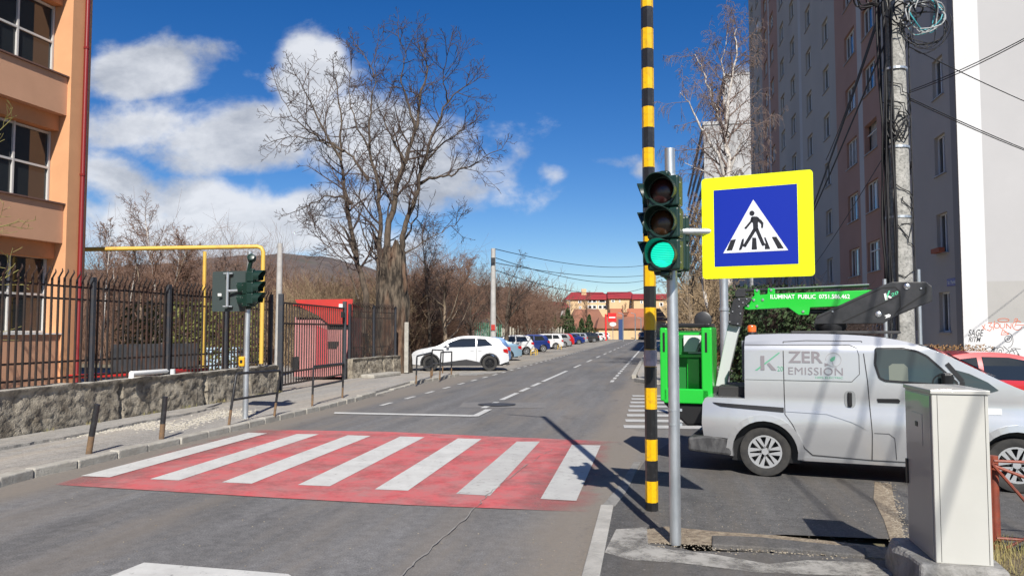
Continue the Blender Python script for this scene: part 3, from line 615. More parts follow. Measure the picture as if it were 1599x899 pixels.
m = MB(); m.tube([bl(.22, -.07, 15), bl(.22, -.07, .55), bl(.22, -.14, .42)], .055, 10); m.build('downpipe', M_redt, ob, smooth=True)
for z in (2.5, 5.5, 8.6): M_cl = MB(); M_cl.tube([bl(.22, -.07, z), bl(.22, -.07, z+.05)], .068, 10); M_cl.build('pipe_bracket', M_redt, ob)
# ================================================================ RIGHT SIDE: apartment block
M_gr = mat('grey_render', (.42, .38, .33), .9, c2=(.46, .415, .36), scale=.35, detail=9, c3=(.34, .305, .27), s3=.15, a3=.6)
M_mv = mat('mauve_render', (.39, .225, .165), .9, c2=(.43, .255, .19), scale=.4, detail=9)
M_lg = mat('light_grey_render', (.52, .48, .43), .9, c2=(.50, .49, .48), scale=.5)
M_wr = mat('white_render', (.385, .38, .38), .85, c2=(.415, .41, .41), scale=.4, detail=8, c3=(.35, .345, .345), s3=.2, a3=.6)
M_wr2 = mat('bright_render', (.55, .55, .55), .85, c2=(.59, .59, .59), scale=.6)
M_bg = mat('beige_render', (.33, .325, .31), .9, c2=(.37, .36, .345), scale=.7)
A0 = Vector((14.9, 25.5, 0)); AD = Vector((.18, 1, 0)).normalized(); AN = Vector((AD.y, -AD.x, 0))       # along the long side, into the block
apt = thing('apartment_block', 'tall grey and mauve apartment block with a bright white end wall on the right', 'building', A0)
def al(s, i, z): return AD*s+AN*i+Vector((0, 0, z))
S0, S1, ZT = -.15, 52.0, 38.0
cols = [(.95, 1.95, 0, 9), (8.9, 10.9, 1, 13), (12.3, 14.3, 1, 13), (17.9, 19.4, 0, 13), (22.6, 24.2, 0, 13), (28.0, 29.7, 0, 13), (32.3, 34.0, 0, 13), (37.0, 38.8, 1, 13), (40.5, 42.2, 1, 13), (45.2, 47.0, 0, 13), (49.0, 50.6, 0, 13)]
zsill = lambda k: 1.75+2.78*k
def secmat(s):
    if 8.0 <= s < 11.1 or 11.9 <= s < 16.3: return 1
    if 11.1 <= s < 11.9: return 2
    if 25.7 <= s < 26.6: return 2
    if 35.0 <= s < 39.0 or 39.7 <= s < 43.4: return 1
    if 39.0 <= s < 39.7: return 2
    return 0
ss_ = sorted(set([S0, 8.0, 11.1, 11.9, 16.3, 25.7, 26.6, 35.0, 39.0, 39.7, 43.4, S1]+[c[0] for c in cols]+[c[1] for c in cols]))
zz = [0, 1.0]+[z for k in range(13) for z in (zsill(k), zsill(k)+1.4)]+[ZT]
zz = [z for z in zz if z <= ZT]
fw = MB(); hole = {}
for c in cols:
    for k in range(13): hole[(c[0], k)] = c
for i in range(len(ss_)-1):
    for j in range(len(zz)-1):
        s0, s1, z0, z1 = ss_[i], ss_[i+1], zz[j], zz[j+1]; sm = (s0+s1)/2
        isw = any(c[0] <= sm <= c[1] for c in cols) and any(abs(z0-zsill(k)) < .01 for k in range(13))
        fw.cur = secmat(sm)
        if not isw: fw.add([al(s0, 0, z0), al(s1, 0, z0), al(s1, 0, z1), al(s0, 0, z1)], [(0, 1, 2, 3)])
        else:
            dpt = .22
            P = [al(s0, 0, z0), al(s1, 0, z0), al(s1, 0, z1), al(s0, 0, z1)]; Q = [al(s0, dpt, z0), al(s1, dpt, z0), al(s1, dpt, z1), al(s0, dpt, z1)]
            fw.add(P+Q, [(0, 1, 5, 4), (1, 2, 6, 5), (2, 3, 7, 6), (3, 0, 4, 7)])
fw.cur = 0
fw.add([al(S0, .3, 0), al(S1, .3, 0), al(S1, .3, ZT), al(S0, .3, ZT)], [(0, 1, 2, 3)])
fw.add([al(S1, 0, 0), al(S1, 13, 0), al(S1, 13, ZT), al(S1, 0, ZT)], [(0, 1, 2, 3)])
fw.add([al(S0, 0, ZT), al(S1, 0, ZT), al(S1, 13, ZT), al(S0, 13, ZT)], [(0, 1, 2, 3)])
fw.add([al(S0, 13, 0), al(S1, 13, 0), al(S1, 13, ZT), al(S0, 13, ZT)], [(0, 1, 2, 3)])
fw.build('wall', [M_gr, M_mv, M_lg], apt)
# mauve bays stand a little proud: floor slabs between windows
EN = MB()
def endq(i0, i1, z0, z1, mi, pr=0.0): EN.cur = mi; EN.add([al(S0-pr, i0, z0), al(S0-pr, i1, z0), al(S0-pr, i1, z1), al(S0-pr, i0, z1)], [(0, 1, 2, 3)])
endq(0, 13, 0, 2.05, 1); endq(0, .75, 2.05, ZT, 1); endq(.75, 13, 2.05, 3.42, 2); endq(.75, 13, 3.42, ZT, 0)
EN.build('end_wall', [M_wr, M_wr2, M_bg], apt)
cn = MB(); cn.add([al(S0-.03, -.03, 0), al(.32, -.03, 0), al(.32, -.03, ZT), al(S0-.03, -.03, ZT)], [(0, 1, 2, 3)]); cn.build('corner_strip', mat('corner_grey', (.28, .255, .23), .9), apt)
# each window that the picture can show
M_pane = mat('apartment_pane', (.03, .035, .04), .08, spec=.9)
M_curt = mat('window_curtain', (.28, .28, .26), .9, c2=(.12, .12, .12), scale=3, rand=.4)
rw = random.Random(4)
for ci, (s0, s1, ty, _) in enumerate(cols):
    for k in range(13):
        z0 = zsill(k); z1 = z0+1.4; Yc = 25.5+s0
        if (z0-1.8)/Yc > .445: continue
        wx = apt.location+al((s0+s1)/2, 0, z0+.7); pxx = 799.5+wx.x/wx.y*F; pyy = 516-(wx.z-1.8)/wx.y*F
        if 1105 < pxx < 1262 and 285 < pyy < 415: continue
        loggia = (ci == 1 and k in (3,)) or (ci == 2 and k in ())
        wfb = MB(); t_ = .055
        def fb(a0, a1, b0, b1, i0=.12, i1=.19):
            vs = [al(s, i, z) for s in (a0, a1) for i in (i0, i1) for z in (b0, b1)]; wfb.add(vs, [(0,1,3,2),(4,6,7,5),(0,4,5,1),(2,3,7,6),(0,2,6,4),(1,5,7,3)])
        if not loggia:
            fb(s0, s0+t_, z0, z1); fb(s1-t_, s1, z0, z1); fb(s0+t_, s1-t_, z0, z0+t_); fb(s0+t_, s1-t_, z1-t_, z1)
            sm = s0+(s1-s0)*(.5 if ty == 0 else .36); fb(sm-.03, sm+.03, z0+t_, z1-t_)
            if ty: sm2 = s0+(s1-s0)*.68; fb(sm2-.03, sm2+.03, z0+t_, z1-t_)
            if ty and rw.random() < .4: fb(s0+t_, s1-t_, z0+.95, z0+1.0)
        else: fb(s0, s1, z0+.9, z0+.93)
        wo = wfb.build('window', M_whitep, apt)
        pm = MB(); pm.add([al(s0, .16, z0), al(s1, .16, z0), al(s1, .16, z1), al(s0, .16, z1)], [(0, 1, 2, 3)])
        if not loggia: pm.build('pane', M_pane, wo)
        if rw.random() < .4 and not loggia:
            cm_ = MB(); cw = rw.uniform(.25, .6)*(s1-s0); cs = s0+.05 if rw.random() < .5 else s1-cw-.05
            cm_.add([al(cs, .150, z0+.08), al(cs+cw, .150, z0+.08), al(cs+cw, .150, z1-.08), al(cs, .150, z1-.08)], [(0, 1, 2, 3)]); cm_.build('curtain', M_curt, wo)
        sb = MB(); vs = [al(s, i, z) for s in (s0-.08, s1+.08) for i in (-.07, .12) for z in (z0-.035, z0-.003)]; sb.add(vs, [(0,1,3,2),(4,6,7,5),(0,4,5,1),(2,3,7,6),(0,2,6,4),(1,5,7,3)]); sb.build('sill', mat('sill_metal', (.32, .32, .34), .5), wo)
sg = MB(); sa, za = PL(1479, 430, A0.xy, AD.xy); sb_, zb = PL(1495, 438, A0.xy, AD.xy); sa, sb_ = max(sa, sb_), min(sa, sb_)
vs = [al(s, i, z) for s in (sa, sb_) for i in (-.02, -.005) for z in (3.32, 3.58)]; sg.add(vs, [(0,1,3,2),(4,6,7,5),(0,4,5,1),(2,3,7,6),(0,2,6,4),(1,5,7,3)])
sgo = sg.build('street_name_sign', mat('blue_enamel', (.012, .03, .28), .3)); sgo.location = A0; tag(sgo, 'small blue street name sign on the corner of the grey block', 'sign')
tx = MB(); text_on(tx, 'Str. Plevnei', (0, 0, 1, 1), lambda u, v: al(sa-(sa-sb_)*(.1+.8*u), -.024, 3.385+.13*v), .02); tx.build('lettering', M_whitep, sgo)
# flower box + air conditioner
m = MB(); vs = [al(s, i, z) for s in (1.05, 1.85) for i in (-.26, -.08) for z in (zsill(1)+.0, zsill(1)+.16)]; m.add(vs, [(0,1,3,2),(4,6,7,5),(0,4,5,1),(2,3,7,6),(0,2,6,4),(1,5,7,3)])
o = m.build('flower_box', mat('terracotta', (.35, .10, .05), .8)); o.location = A0; tag(o, 'terracotta flower box on a low corner window sill of the grey block', 'flower box')
m = MB(); s_, z_ = PL(1188, 44, A0.xy, AD.xy); vs = [al(s, i, z) for s in (s_-.8, s_+.3) for i in (-.35, -.02) for z in (z_-.35, z_+.35)]; m.add(vs, [(0,1,3,2),(4,6,7,5),(0,4,5,1),(2,3,7,6),(0,2,6,4),(1,5,7,3)])
o = m.build('air_conditioner', M_whitep, bevel=.04); o.location = A0; tag(o, 'white air conditioner box high on the far end of the grey block', 'air conditioner')
# graffiti on the end wall (each tag is paint on the wall: part of the block)
E0 = A0+al(S0, 0, 0); ED = AN
def wallp(px, py, pr=.006):
    s, z = PL(px, py, E0.xy, ED.xy); return al(S0-pr, s, z)
M_gb = mat('black_spray', (.03, .03, .035), .7); M_go = mat('orange_spray', (.62, .12, .04), .7)
def crop(cx, cy): return (1440+cx/4.497, 410+cy/4.495)
gf = MB()
fnw = lambda u, v: wallp(*crop(u, v))
def gtext(mb, body, x0, y0, x1, y1, bold=.0, shear=.3): text_on(mb, body, (x0, y0, x1, y1), fnw, bold, shear)
gtext(gf, 'SAGE', 322, 515, 432, 468, .005); gtext(gf, 'RITM', 325, 555, 412, 520, .005)
def arcp(cx, cy, rx, ry, a0, a1, n=16): return [(cx+rx*math.cos(a0+(a1-a0)*i/n), cy+ry*math.sin(a0+(a1-a0)*i/n)) for i in range(n+1)]
for s in (arcp(603, 535, 24, 22, .5, 7.5), arcp(605, 533, 9, 9, 0, 6.3), arcp(600, 545, 38, 52, -1.5, 1.5), [(440, 612), (470, 588), (500, 606), (478, 626), (505, 595), (500, 625)], [(505, 590), (512, 630)], [(498, 592), (530, 600)], arcp(548, 620, 24, 28, .5, 6.2), arcp(548, 622, 10, 12, 0, 6), [(570, 585), (610, 620), (575, 640)], [(600, 660), (630, 600), (650, 640)], [(612, 625), (655, 610)], [(640, 600), (690, 605)], [(655, 605), (700, 680), (670, 640), (660, 655)]): stroke(gf, s, 3.6, fnw)
gf.build('black_graffiti', M_gb, apt).location = (0, 0, 0)
gf = MB()
for s in (arcp(570, 403, 40, 12, 0, 6.4, 20), [(565, 468), (555, 505), (608, 502), (568, 470)], [(570, 490), (596, 488)], [(420, 440), (445, 470)], [(442, 432), (424, 470)], [(462, 425), (490, 420), (470, 445), (494, 452), (476, 478), (455, 470)], arcp(524, 442, 18, 18, 0, 6.4), [(508, 410), (500, 470)], [(548, 430), (548, 452), (562, 462), (578, 452), (580, 428)], [(592, 460), (592, 428), (622, 462), (625, 425)], arcp(668, 440, 34, 32, 5.5, .2, 14), [(660, 436), (714, 436)], [(645, 405), (655, 392), (670, 395), (650, 450)]): stroke(gf, s, 4.0, fnw)
gf.build('orange_graffiti', M_go, apt)
# second tower behind
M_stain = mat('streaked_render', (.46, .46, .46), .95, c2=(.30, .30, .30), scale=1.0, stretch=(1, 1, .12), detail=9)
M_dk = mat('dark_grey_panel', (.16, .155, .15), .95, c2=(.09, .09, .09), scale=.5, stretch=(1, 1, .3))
T0 = Vector((27.8, 110, 0)); TD = Vector((.19, 1, 0)).normalized(); TN = Vector((TD.y, -TD.x, 0))
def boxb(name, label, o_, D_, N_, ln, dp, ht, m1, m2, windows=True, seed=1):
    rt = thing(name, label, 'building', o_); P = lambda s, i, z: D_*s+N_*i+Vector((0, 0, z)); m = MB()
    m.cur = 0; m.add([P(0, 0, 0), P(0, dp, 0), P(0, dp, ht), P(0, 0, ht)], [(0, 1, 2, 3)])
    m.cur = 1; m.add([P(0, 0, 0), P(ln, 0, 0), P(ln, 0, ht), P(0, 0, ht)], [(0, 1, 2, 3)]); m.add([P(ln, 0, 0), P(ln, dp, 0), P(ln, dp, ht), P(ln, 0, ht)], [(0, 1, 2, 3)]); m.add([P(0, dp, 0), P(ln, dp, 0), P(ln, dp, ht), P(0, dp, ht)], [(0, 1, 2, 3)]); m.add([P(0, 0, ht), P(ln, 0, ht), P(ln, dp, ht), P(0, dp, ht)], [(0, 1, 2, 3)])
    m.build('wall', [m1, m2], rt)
    m = MB()
    for z in range(0, int(ht/2.8)): m.add([P(-.0+.4, -.05, z*2.8+1.2), P(ln-.4, -.05, z*2.8+1.2), P(ln-.4, -.05, z*2.8+2.4), P(.4, -.05, z*2.8+2.4)], [(0, 1, 2, 3)])
    if windows: m.build('window_band', M_glass, rt)
    m = MB(); vs = [P(s, i, z) for s in (-.15, ln+.15) for i in (-.15, dp+.15) for z in (ht, ht+.5)]; m.add(vs, [(0,1,3,2),(4,6,7,5),(0,4,5,1),(2,3,7,6),(0,2,6,4),(1,5,7,3)]); m.build('parapet', m1, rt)
    return rt
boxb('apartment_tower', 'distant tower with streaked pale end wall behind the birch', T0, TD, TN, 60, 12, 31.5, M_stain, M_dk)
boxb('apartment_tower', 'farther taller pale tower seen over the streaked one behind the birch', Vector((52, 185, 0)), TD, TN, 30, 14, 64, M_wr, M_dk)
# ================================================================ VEHICLES
def chaikin(p, it=2, closed=False):
    for _ in range(it):
        q = [p[0]]
        for i in range(len(p)-1):
            a, b = Vector(p[i]), Vector(p[i+1]); q += [tuple(a.lerp(b, .25)), tuple(a.lerp(b, .75))]
        q.append(p[-1]); p = q
    return p
def arch(cx, cz, r, zb, n=10):       # wheel arch cut, returned front -> rear (decreasing x)
    a0 = math.asin(max(-1, min(1, (zb-cz)/r))); return [(cx+r*math.cos(a0+(math.pi-2*a0)*i/n), cz+r*math.sin(a0+(math.pi-2*a0)*i/n)) for i in range(n+1)]
def body_shell(mb, prof, yf, xc, zc):
    """prof: closed outline in (x, z); both flanks get their curvature from yf(x, z); bands join them."""
    bm = bmesh.new(); vs = [bm.verts.new((x, 0, z)) for x, z in prof]; bm.faces.new(vs)
    for c in zc: bmesh.ops.bisect_plane(bm, geom=bm.verts[:]+bm.edges[:]+bm.faces[:], plane_co=(0, 0, c), plane_no=(0, 0, 1))
    for c in xc: bmesh.ops.bisect_plane(bm, geom=bm.verts[:]+bm.edges[:]+bm.faces[:], plane_co=(c, 0, 0), plane_no=(1, 0, 0))
    bm.verts.ensure_lookup_table(); bm.verts.index_update()
    co = [v.co.copy() for v in bm.verts]; n = len(co)
    A = [(c.x, -yf(c.x, c.z), c.z) for c in co]; B = [(c.x, yf(c.x, c.z), c.z) for c in co]
    o = len(mb.v); fs = []
    for f in bm.faces:
        ix = [v.index for v in f.verts]; fs.append(tuple(ix)); fs.append(tuple(i+n for i in reversed(ix)))
    vs = A+B; k = 4
    for e in bm.edges:
        if len(e.link_faces) == 1:
            i, j = e.verts[0].index, e.verts[1].index; rows = []
            for q in (i, j):
                ya = A[q][1]; row = [q]
                for t in range(1, k):
                    f = t/k; crown = .012*(1-(2*f-1)**2); vs.append((co[q].x, ya*(1-2*f), co[q].z+crown)); row.append(len(vs)-1)
                row.append(q+n); rows.append(row)
            for t in range(k): fs.append((rows[0][t], rows[1][t], rows[1][t+1], rows[0][t+1]))
    mb.add(vs, fs); bm.free()
def flank(mb, poly, yf, off, side, zc=(), xc=()):      # a patch lying on a flank
    bm = bmesh.new(); bm.faces.new([bm.verts.new((x, 0, z)) for x, z in poly])
    for c in zc: bmesh.ops.bisect_plane(bm, geom=bm.verts[:]+bm.edges[:]+bm.faces[:], plane_co=(0, 0, c), plane_no=(0, 0, 1))
    for c in xc: bmesh.ops.bisect_plane(bm, geom=bm.verts[:]+bm.edges[:]+bm.faces[:], plane_co=(c, 0, 0), plane_no=(1, 0, 0))
    bm.verts.index_update(); mb.add([(v.co.x, side*(yf(v.co.x, v.co.z)+off), v.co.z) for v in bm.verts], [tuple(v.index for v in f.verts) for f in bm.faces]); bm.free()
def make_wheel(parent, x, y, r, wd, rim_m, spokes=5, out=-1, cover=False):
    M = Matrix.Translation((x, y, r)) @ Matrix.Rotation(-out*math.pi/2*-1, 4, 'X')      # local z points outward
    M = Matrix.Translation((x, y, r)) @ Matrix.Rotation(math.pi/2 if out < 0 else -math.pi/2, 4, 'X')
    tw = wd/2; e = thing('wheel', None, None); e.parent = parent
    m = MB(); ri = r*.66
    m.lathe([(ri, -tw*.8), (r*.8, -tw), (r*.96, -tw*.9), (r, -tw*.6), (r, tw*.6), (r*.965, tw*.9), (r*.8, tw*1.0), (ri, tw*.82), (ri*.96, tw*.5)], M, 36); m.build('tyre', M_rub, e, smooth=True, ang=50)
    m = MB(); m.lathe([(0, tw*.15), (ri*.97, tw*.05)], M, 28); m.build('brake_disc', mat('dark_hub', (.02, .02, .02), .6), e)
    m = MB(); m.lathe([(ri*.88, tw*.5), (ri*.9, tw*.86), (ri, tw*.86), (ri*1.0, tw*.4)], M, 32); m.lathe([(0, tw*.80), (ri*.2, tw*.80), (ri*.24, tw*.5)], M, 20)
    for k in range(spokes):
        a = 2*math.pi*k/spokes
        if cover:
            for sg_ in (-1, 1):
                w0 = .17; poly = [(ri*.16, sg_*.02), (ri*.2, sg_*ri*w0), (ri*.9, sg_*ri*.30+ri*.10), (ri*.93, sg_*ri*.03+ri*.10)]
                m.prism([(u*math.cos(a)-v*math.sin(a), u*math.sin(a)+v*math.cos(a)) for u, v in poly], tw*.10, lambda u, v, w_: M @ Vector((u, v, tw*.84-w_)))
        else:
            for sg_ in (-1, 1):
                poly = [(ri*.12, sg_*ri*.02), (ri*.15, sg_*ri*.12), (ri*.93, sg_*ri*.24), (ri*.93, sg_*ri*.12)]
                m.prism([(u*math.cos(a)-v*math.sin(a), u*math.sin(a)+v*math.cos(a)) for u, v in poly], tw*.15, lambda u, v, w_: M @ Vector((u, v, tw*.74-w_)))
    m.build('rim', rim_m, e); return e
M_rim = mat('alloy', (.50, .51, .52), .35, .6); M_rimd = mat('dark_alloy', (.03, .03, .032), .3, .5); M_trim = mat('grey_trim', (.03, .03, .032), .6)
M_redl = mat('tail_lamp', (.42, .015, .015), .15, coat=1); M_hl = mat('head_lamp', (.55, .57, .6), .1, coat=1); M_plate = mat('plate_white', (.7, .7, .68), .5)
TYPES = dict(
 suv=dict(L=4.39, W=1.80, belt=1.02, r=.345, wx=(.86, 3.50), zb=.26, top=[(.0, .42), (-.02, .62), (.06, .80), (.03, .98), (.10, 1.06), (.28, 1.20), (.34, 1.34), (.50, 1.455), (1.1, 1.54), (1.75, 1.565), (2.25, 1.53), (2.75, 1.36), (3.15, 1.12), (3.5, 1.04), (3.95, .97), (4.25, .86), (4.36, .70), (4.39, .50), (4.36, .30)], wins=[[(.72, 1.14), (1.42, 1.08), (1.42, 1.44), (1.05, 1.42)], [(1.50, 1.075), (2.95, 1.04), (2.62, 1.29), (2.15, 1.44), (1.50, 1.45)]], clad=True, rearw=(4, 7), frontw=(11, 13)),
 hatch=dict(L=3.85, W=1.64, belt=.92, r=.29, wx=(.62, 3.08), zb=.22, top=[(.02, .30), (.0, .48), (.03, .70), (.08, .88), (.14, 1.0), (.34, 1.34), (.48, 1.42), (1.0, 1.47), (1.7, 1.47), (2.15, 1.41), (2.55, 1.18), (2.92, .96), (3.3, .88), (3.65, .76), (3.80, .62), (3.85, .42), (3.82, .26)], wins=[[(.48, 1.0), (1.38, .97), (1.38, 1.36), (.68, 1.34)], [(1.46, .965), (2.66, .95), (2.20, 1.32), (1.85, 1.375), (1.46, 1.375)]], clad=False, rearw=(4, 6), frontw=(9, 11)),
 sedan=dict(L=4.3, W=1.70, belt=.92, r=.30, wx=(.86, 3.42), zb=.22, top=[(.03, .30), (.0, .50), (.02, .75), (.08, .93), (.3, .985), (.55, 1.0), (.85, 1.14), (1.2, 1.33), (1.55, 1.41), (2.1, 1.43), (2.5, 1.37), (2.9, 1.16), (3.25, .96), (3.7, .88), (4.1, .76), (4.25, .62), (4.3, .42), (4.26, .26)], wins=[[(.98, 1.02), (1.75, .98), (1.75, 1.34), (1.42, 1.30)], [(1.83, .975), (3.0, .95), (2.55, 1.28), (2.25, 1.34), (1.83, 1.35)]], clad=False, rearw=(6, 8), frontw=(10, 12)),
 wagon=dict(L=4.4, W=1.70, belt=.94, r=.30, wx=(.82, 3.42), zb=.22, top=[(.03, .30), (.0, .50), (.03, .8), (.08, .95), (.30, 1.38), (.42, 1.44), (1.1, 1.48), (2.1, 1.48), (2.5, 1.41), (2.95, 1.17), (3.3, .98), (3.75, .9), (4.2, .77), (4.35, .62), (4.4, .42), (4.36, .26)], wins=[[(.42, 1.03), (1.1, 1.0), (1.1, 1.38), (.58, 1.36)], [(1.18, .99), (2.0, .98), (2.0, 1.39), (1.18, 1.385)], [(2.08, .975), (3.08, .96), (2.6, 1.31), (2.35, 1.37), (2.08, 1.39)]], clad=False, rearw=(3, 5), frontw=(8, 10)))
def make_car(ty, label, paint, loc, rz, group=None, detail=2, rim=None, cat='car', spokes=5):
    T = TYPES[ty]; L_, W_, belt = T['L'], T['W'], T['belt']; r, (w0, w1) = T['r'], T['wx']; zb = T['zb']; ra = r+.055
    def yf(x, z):
        y = W_/2
        if z > belt: y -= (z-belt)*.26+max(0, z-belt-.3)*.25
        y -= .05*((.62-z)/.62)**2 if z < .62 else .012*(z-.62)
        e = min(x, L_-x); lim = .75 if x > L_/2 else .55
        if e < lim: y -= (.22 if x > L_/2 else .13)*(1-max(0, e)/lim)**2
        return y
    top = chaikin(T['top'], 2 if detail > 1 else 1)
    prof = top+arch(w1, r, ra, zb)+arch(w0, r, ra, zb)
    e = thing('parked_car', label, cat, loc, rz, group)
    m = MB(); zc = [zb+.18, .55, .72, belt-.06, belt, belt+.14, belt+.28, belt+.4]; xc = [.15, .35, .6, 1.2, 1.9, 2.6, L_-.9, L_-.5, L_-.25]
    body_shell(m, prof, yf, xc, zc); b = m.build('body', paint, e, smooth=True, ang=42, bevel=.035, seg=3)
    for sd in (-1, 1):
        for wn in T['wins']:
            m = MB(); flank(m, wn, yf, .008, sd, zc=[belt+.14, belt+.28]); m.build('window', M_glass, e)
        if detail:
            m = MB(); hx = T['wins'][0][1][0]; m.box((hx-.12, sd*(yf(hx, belt-.06)+.012), belt-.10), (.15, .025, .028))
            if detail > 1: m.box((T['wins'][-1][0][0]+.14, sd*(yf(1.5, belt-.06)+.012), belt-.10), (.15, .025, .028))
            m.build('door_handle', paint if detail > 1 else M_trim, e)
            m = MB(); mx = T['wins'][-1][1][0]-.22; m.box((mx, sd*(W_/2+.08), belt+.10), (.12, .2, .13)); m.build('mirror', paint, e, bevel=.03)
        m = MB(); tz = belt-.16 if ty != 'hatch' else belt-.1; flank(m, [(.02, tz-.10), (.24, tz-.02), (.26, tz+.11), (.06, tz+.12)], yf, .012, sd); 
        m.box((.025+.05, sd*(W_/2-.26), tz+.01), (.09, .26, .19)); m.build('tail_lamp', M_redl, e, bevel=.01)
        m = MB(); flank(m, [(L_-.62, .80 if ty == 'suv' else .70), (L_-.16, .70 if ty == 'suv' else .60), (L_-.12, .60 if ty != 'suv' else .74), (L_-.45, .62 if ty != 'suv' else .74), (L_-.58, .70 if ty != 'suv' else .86)], yf, .010, sd); m.build('headlight', M_hl, e)
        if detail > 1:
            m = MB()
            for wn in T['wins'][1:]:
                x = wn[0][0]-.04; flank(m, [(x-.006, zb+.12), (x+.006, zb+.12), (x+.006, belt), (x-.006, belt)], yf, .006, sd, zc=[.5, .75])
            x = T['wins'][-1][1][0]-.02; flank(m, [(x-.006, zb+.12), (x+.006, zb+.12), (x+.006, belt-.08), (x-.006, belt-.08)], yf, .006, sd, zc=[.5, .75]); m.build('door_seam', M_black, e)
    # glazing strips across
    for (i0, i1), nm in ((T['rearw'], 'rear_window'), (T['frontw'], 'windscreen')):
        a, c = Vector(T['top'][i0]), Vector(T['top'][i1]); seq = [tuple(a.lerp(c, t)) for t in (.10, .5, .93)]; mid = T['top'][(i0+i1)//2]
        seg_ = [p for p in top if min(a.x, c.x)+.05 < p[0] < max(a.x, c.x)-.05]
        if len(seg_) < 2: continue
        m = MB(); vs = []; 
        for i, p in enumerate(seg_):
            q0 = Vector(seg_[max(0, i-1)]); q1 = Vector(seg_[min(len(seg_)-1, i+1)]); t_ = (q1-q0).normalized(); nr = Vector((-t_.y, t_.x)); nr = nr if nr.y > 0 else -nr
            x, z = p[0]+nr.x*.022, p[1]+nr.y*.022; yy = yf(p[0], p[1])-.09
            for k in range(5): vs.append((x, yy*(-1+k/2), z))
        m.add(vs, [(i*5+k, i*5+k+1, i*5+k+6, i*5+k+5) for i in range(len(seg_)-1) for k in range(4)]); m.build(nm, M_glass, e, smooth=True)
    if T['clad']:
        for sd in (-1, 1):
            m = MB(); flank(m, [(w0+ra, zb-.01), (w1-ra, zb-.01), (w1-ra-.02, zb+.10), (1.9, zb+.26), (w0+ra-.02, zb+.12)], yf, .014, sd, xc=[1.9]); 
            for cx in (w0, w1):
                oa = arch(cx, r, ra+.055, zb); ia = arch(cx, r, ra-.004, zb)
                for k in range(len(oa)-1): flank(m, [oa[k], oa[k+1], ia[k+1], ia[k]], yf, .018, sd)
            m.build('wheel_arch_trim', M_trim, e)
        m = MB(); m.box((.06, 0, .38), (.14, W_*.86, .26)); m.box((L_-.06, 0, .36), (.14, W_*.74, .22)); m.build('bumper', M_trim, e, bevel=.04)
    else:
        m = MB(); m.box((.045, 0, .36), (.12, W_*.84, .2)); m.box((L_-.03, 0, .34), (.1, W_*.68, .16)); m.build('bumper', M_trim if detail < 2 else paint, e, bevel=.03)
    m = MB(); m.box((-.012, 0, belt-.26), (.02, .5, .11)); m.build('number_plate', M_plate, e)
    um = MB(); um.box((L_/2, 0, zb+.03), (L_-.5, W_-.4, .12)); um.box((w0, 0, r+.05), (.75, W_-.42, .3)); um.box((w1, 0, r+.05), (.75, W_-.42, .3)); um.build('underbody', M_black, e)
    for x in (w0, w1):
        for sd in (-1, 1): make_wheel(e, x, sd*(W_/2-.10), r, .2, rim or M_rim, spokes, out=sd)
    return e
def paint(name, c, metal=0.0, rough=.3): return mat(name, c, rough, metal, coat=.8, spec=.5)
P_white = paint('white_car_paint', (.58, .59, .60)); P_lblue = paint('light_blue_car_paint', (.22, .33, .42), .3); P_mblue = paint('mid_blue_car_paint', (.09, .17, .33), .3)
P_dblue = paint('dark_blue_car_paint', (.012, .03, .16), .2); P_silver = paint('silver_car_paint', (.42, .44, .46), .5); P_red = paint('red_car_paint', (.46, .012, .016)); P_blackc = paint('black_car_paint', (.015, .015, .018)); P_sky = paint('bright_blue_car_paint', (.06, .25, .48)); P_grey = paint('dark_grey_car_paint', (.07, .075, .085), .3)
GR = 'cars parked in a row along the left side of the road'
# rear-axle pixel spots: x of rear end, y of ground line -> (X, Y) of the rear corner nearest the road; nose points away from the road
ROW = [('suv', 'white sloping-roof SUV with black wheels, nearest of the parked row', P_white, (793, 579), 184, 2, M_rimd),
 ('hatch', 'mid blue hatchback whose tail shows just behind the nearest white SUV', P_mblue, (797, 569.5), 186, 1, None),
 ('sedan', 'light blue saloon parked between the mid blue hatchback and a small white one', P_lblue, (814.5, 563), 188, 1, None),
 ('hatch', 'small white hatchback parked between the light blue saloon and the dark blue hatchback', P_white, (834, 554), 190, 1, None),
 ('hatch', 'dark blue hatchback with silver wheels, fifth car of the row', P_dblue, (859, 549.5), 191, 1, None),
 ('wagon', 'white estate car parked right beyond the dark blue hatchback', P_white, (880, 545), 192, 1, None),
 ('wagon', 'silver estate car, seventh of the parked row', P_silver, (892, 542.3), 192, 1, None),
 ('hatch', 'bright blue hatchback in the middle of the parked row', P_sky, (897, 540.2), 192, 1, None),
 ('sedan', 'navy saloon parked beyond the red-tailed small car', P_dblue, (913.5, 537.6), 193, 1, None),
 ('wagon', 'silver grey estate parked beyond the navy saloon', P_silver, (918, 536.4), 193, 1, None),
 ('suv', 'black SUV with white plate in the far half of the row', P_blackc, (936, 534.6), 193, 1, None),
 ('sedan', 'white saloon just beyond the black SUV', P_white, (941, 533.4), 193, 0, None),
 ('hatch', 'white hatchback, second car beyond the black SUV', P_white, (946, 532.2), 193, 0, None),
 ('wagon', 'white estate, third car beyond the black SUV', P_white, (953, 530.6), 193, 0, None),
 ('hatch', 'dark grey hatchback beyond the run of white cars', P_grey, (959, 529.4), 193, 0, None),
 ('sedan', 'white saloon, last pale car of the parked row', P_white, (963, 528.6), 193, 0, None),
 ('suv', 'black SUV at the far end of the parked row', P_blackc, (968, 527.6), 193, 0, None),
 ('hatch', 'dark green-grey hatchback, farthest car of the row near the white fence', P_grey, (975, 526.8), 193, 0, None)]
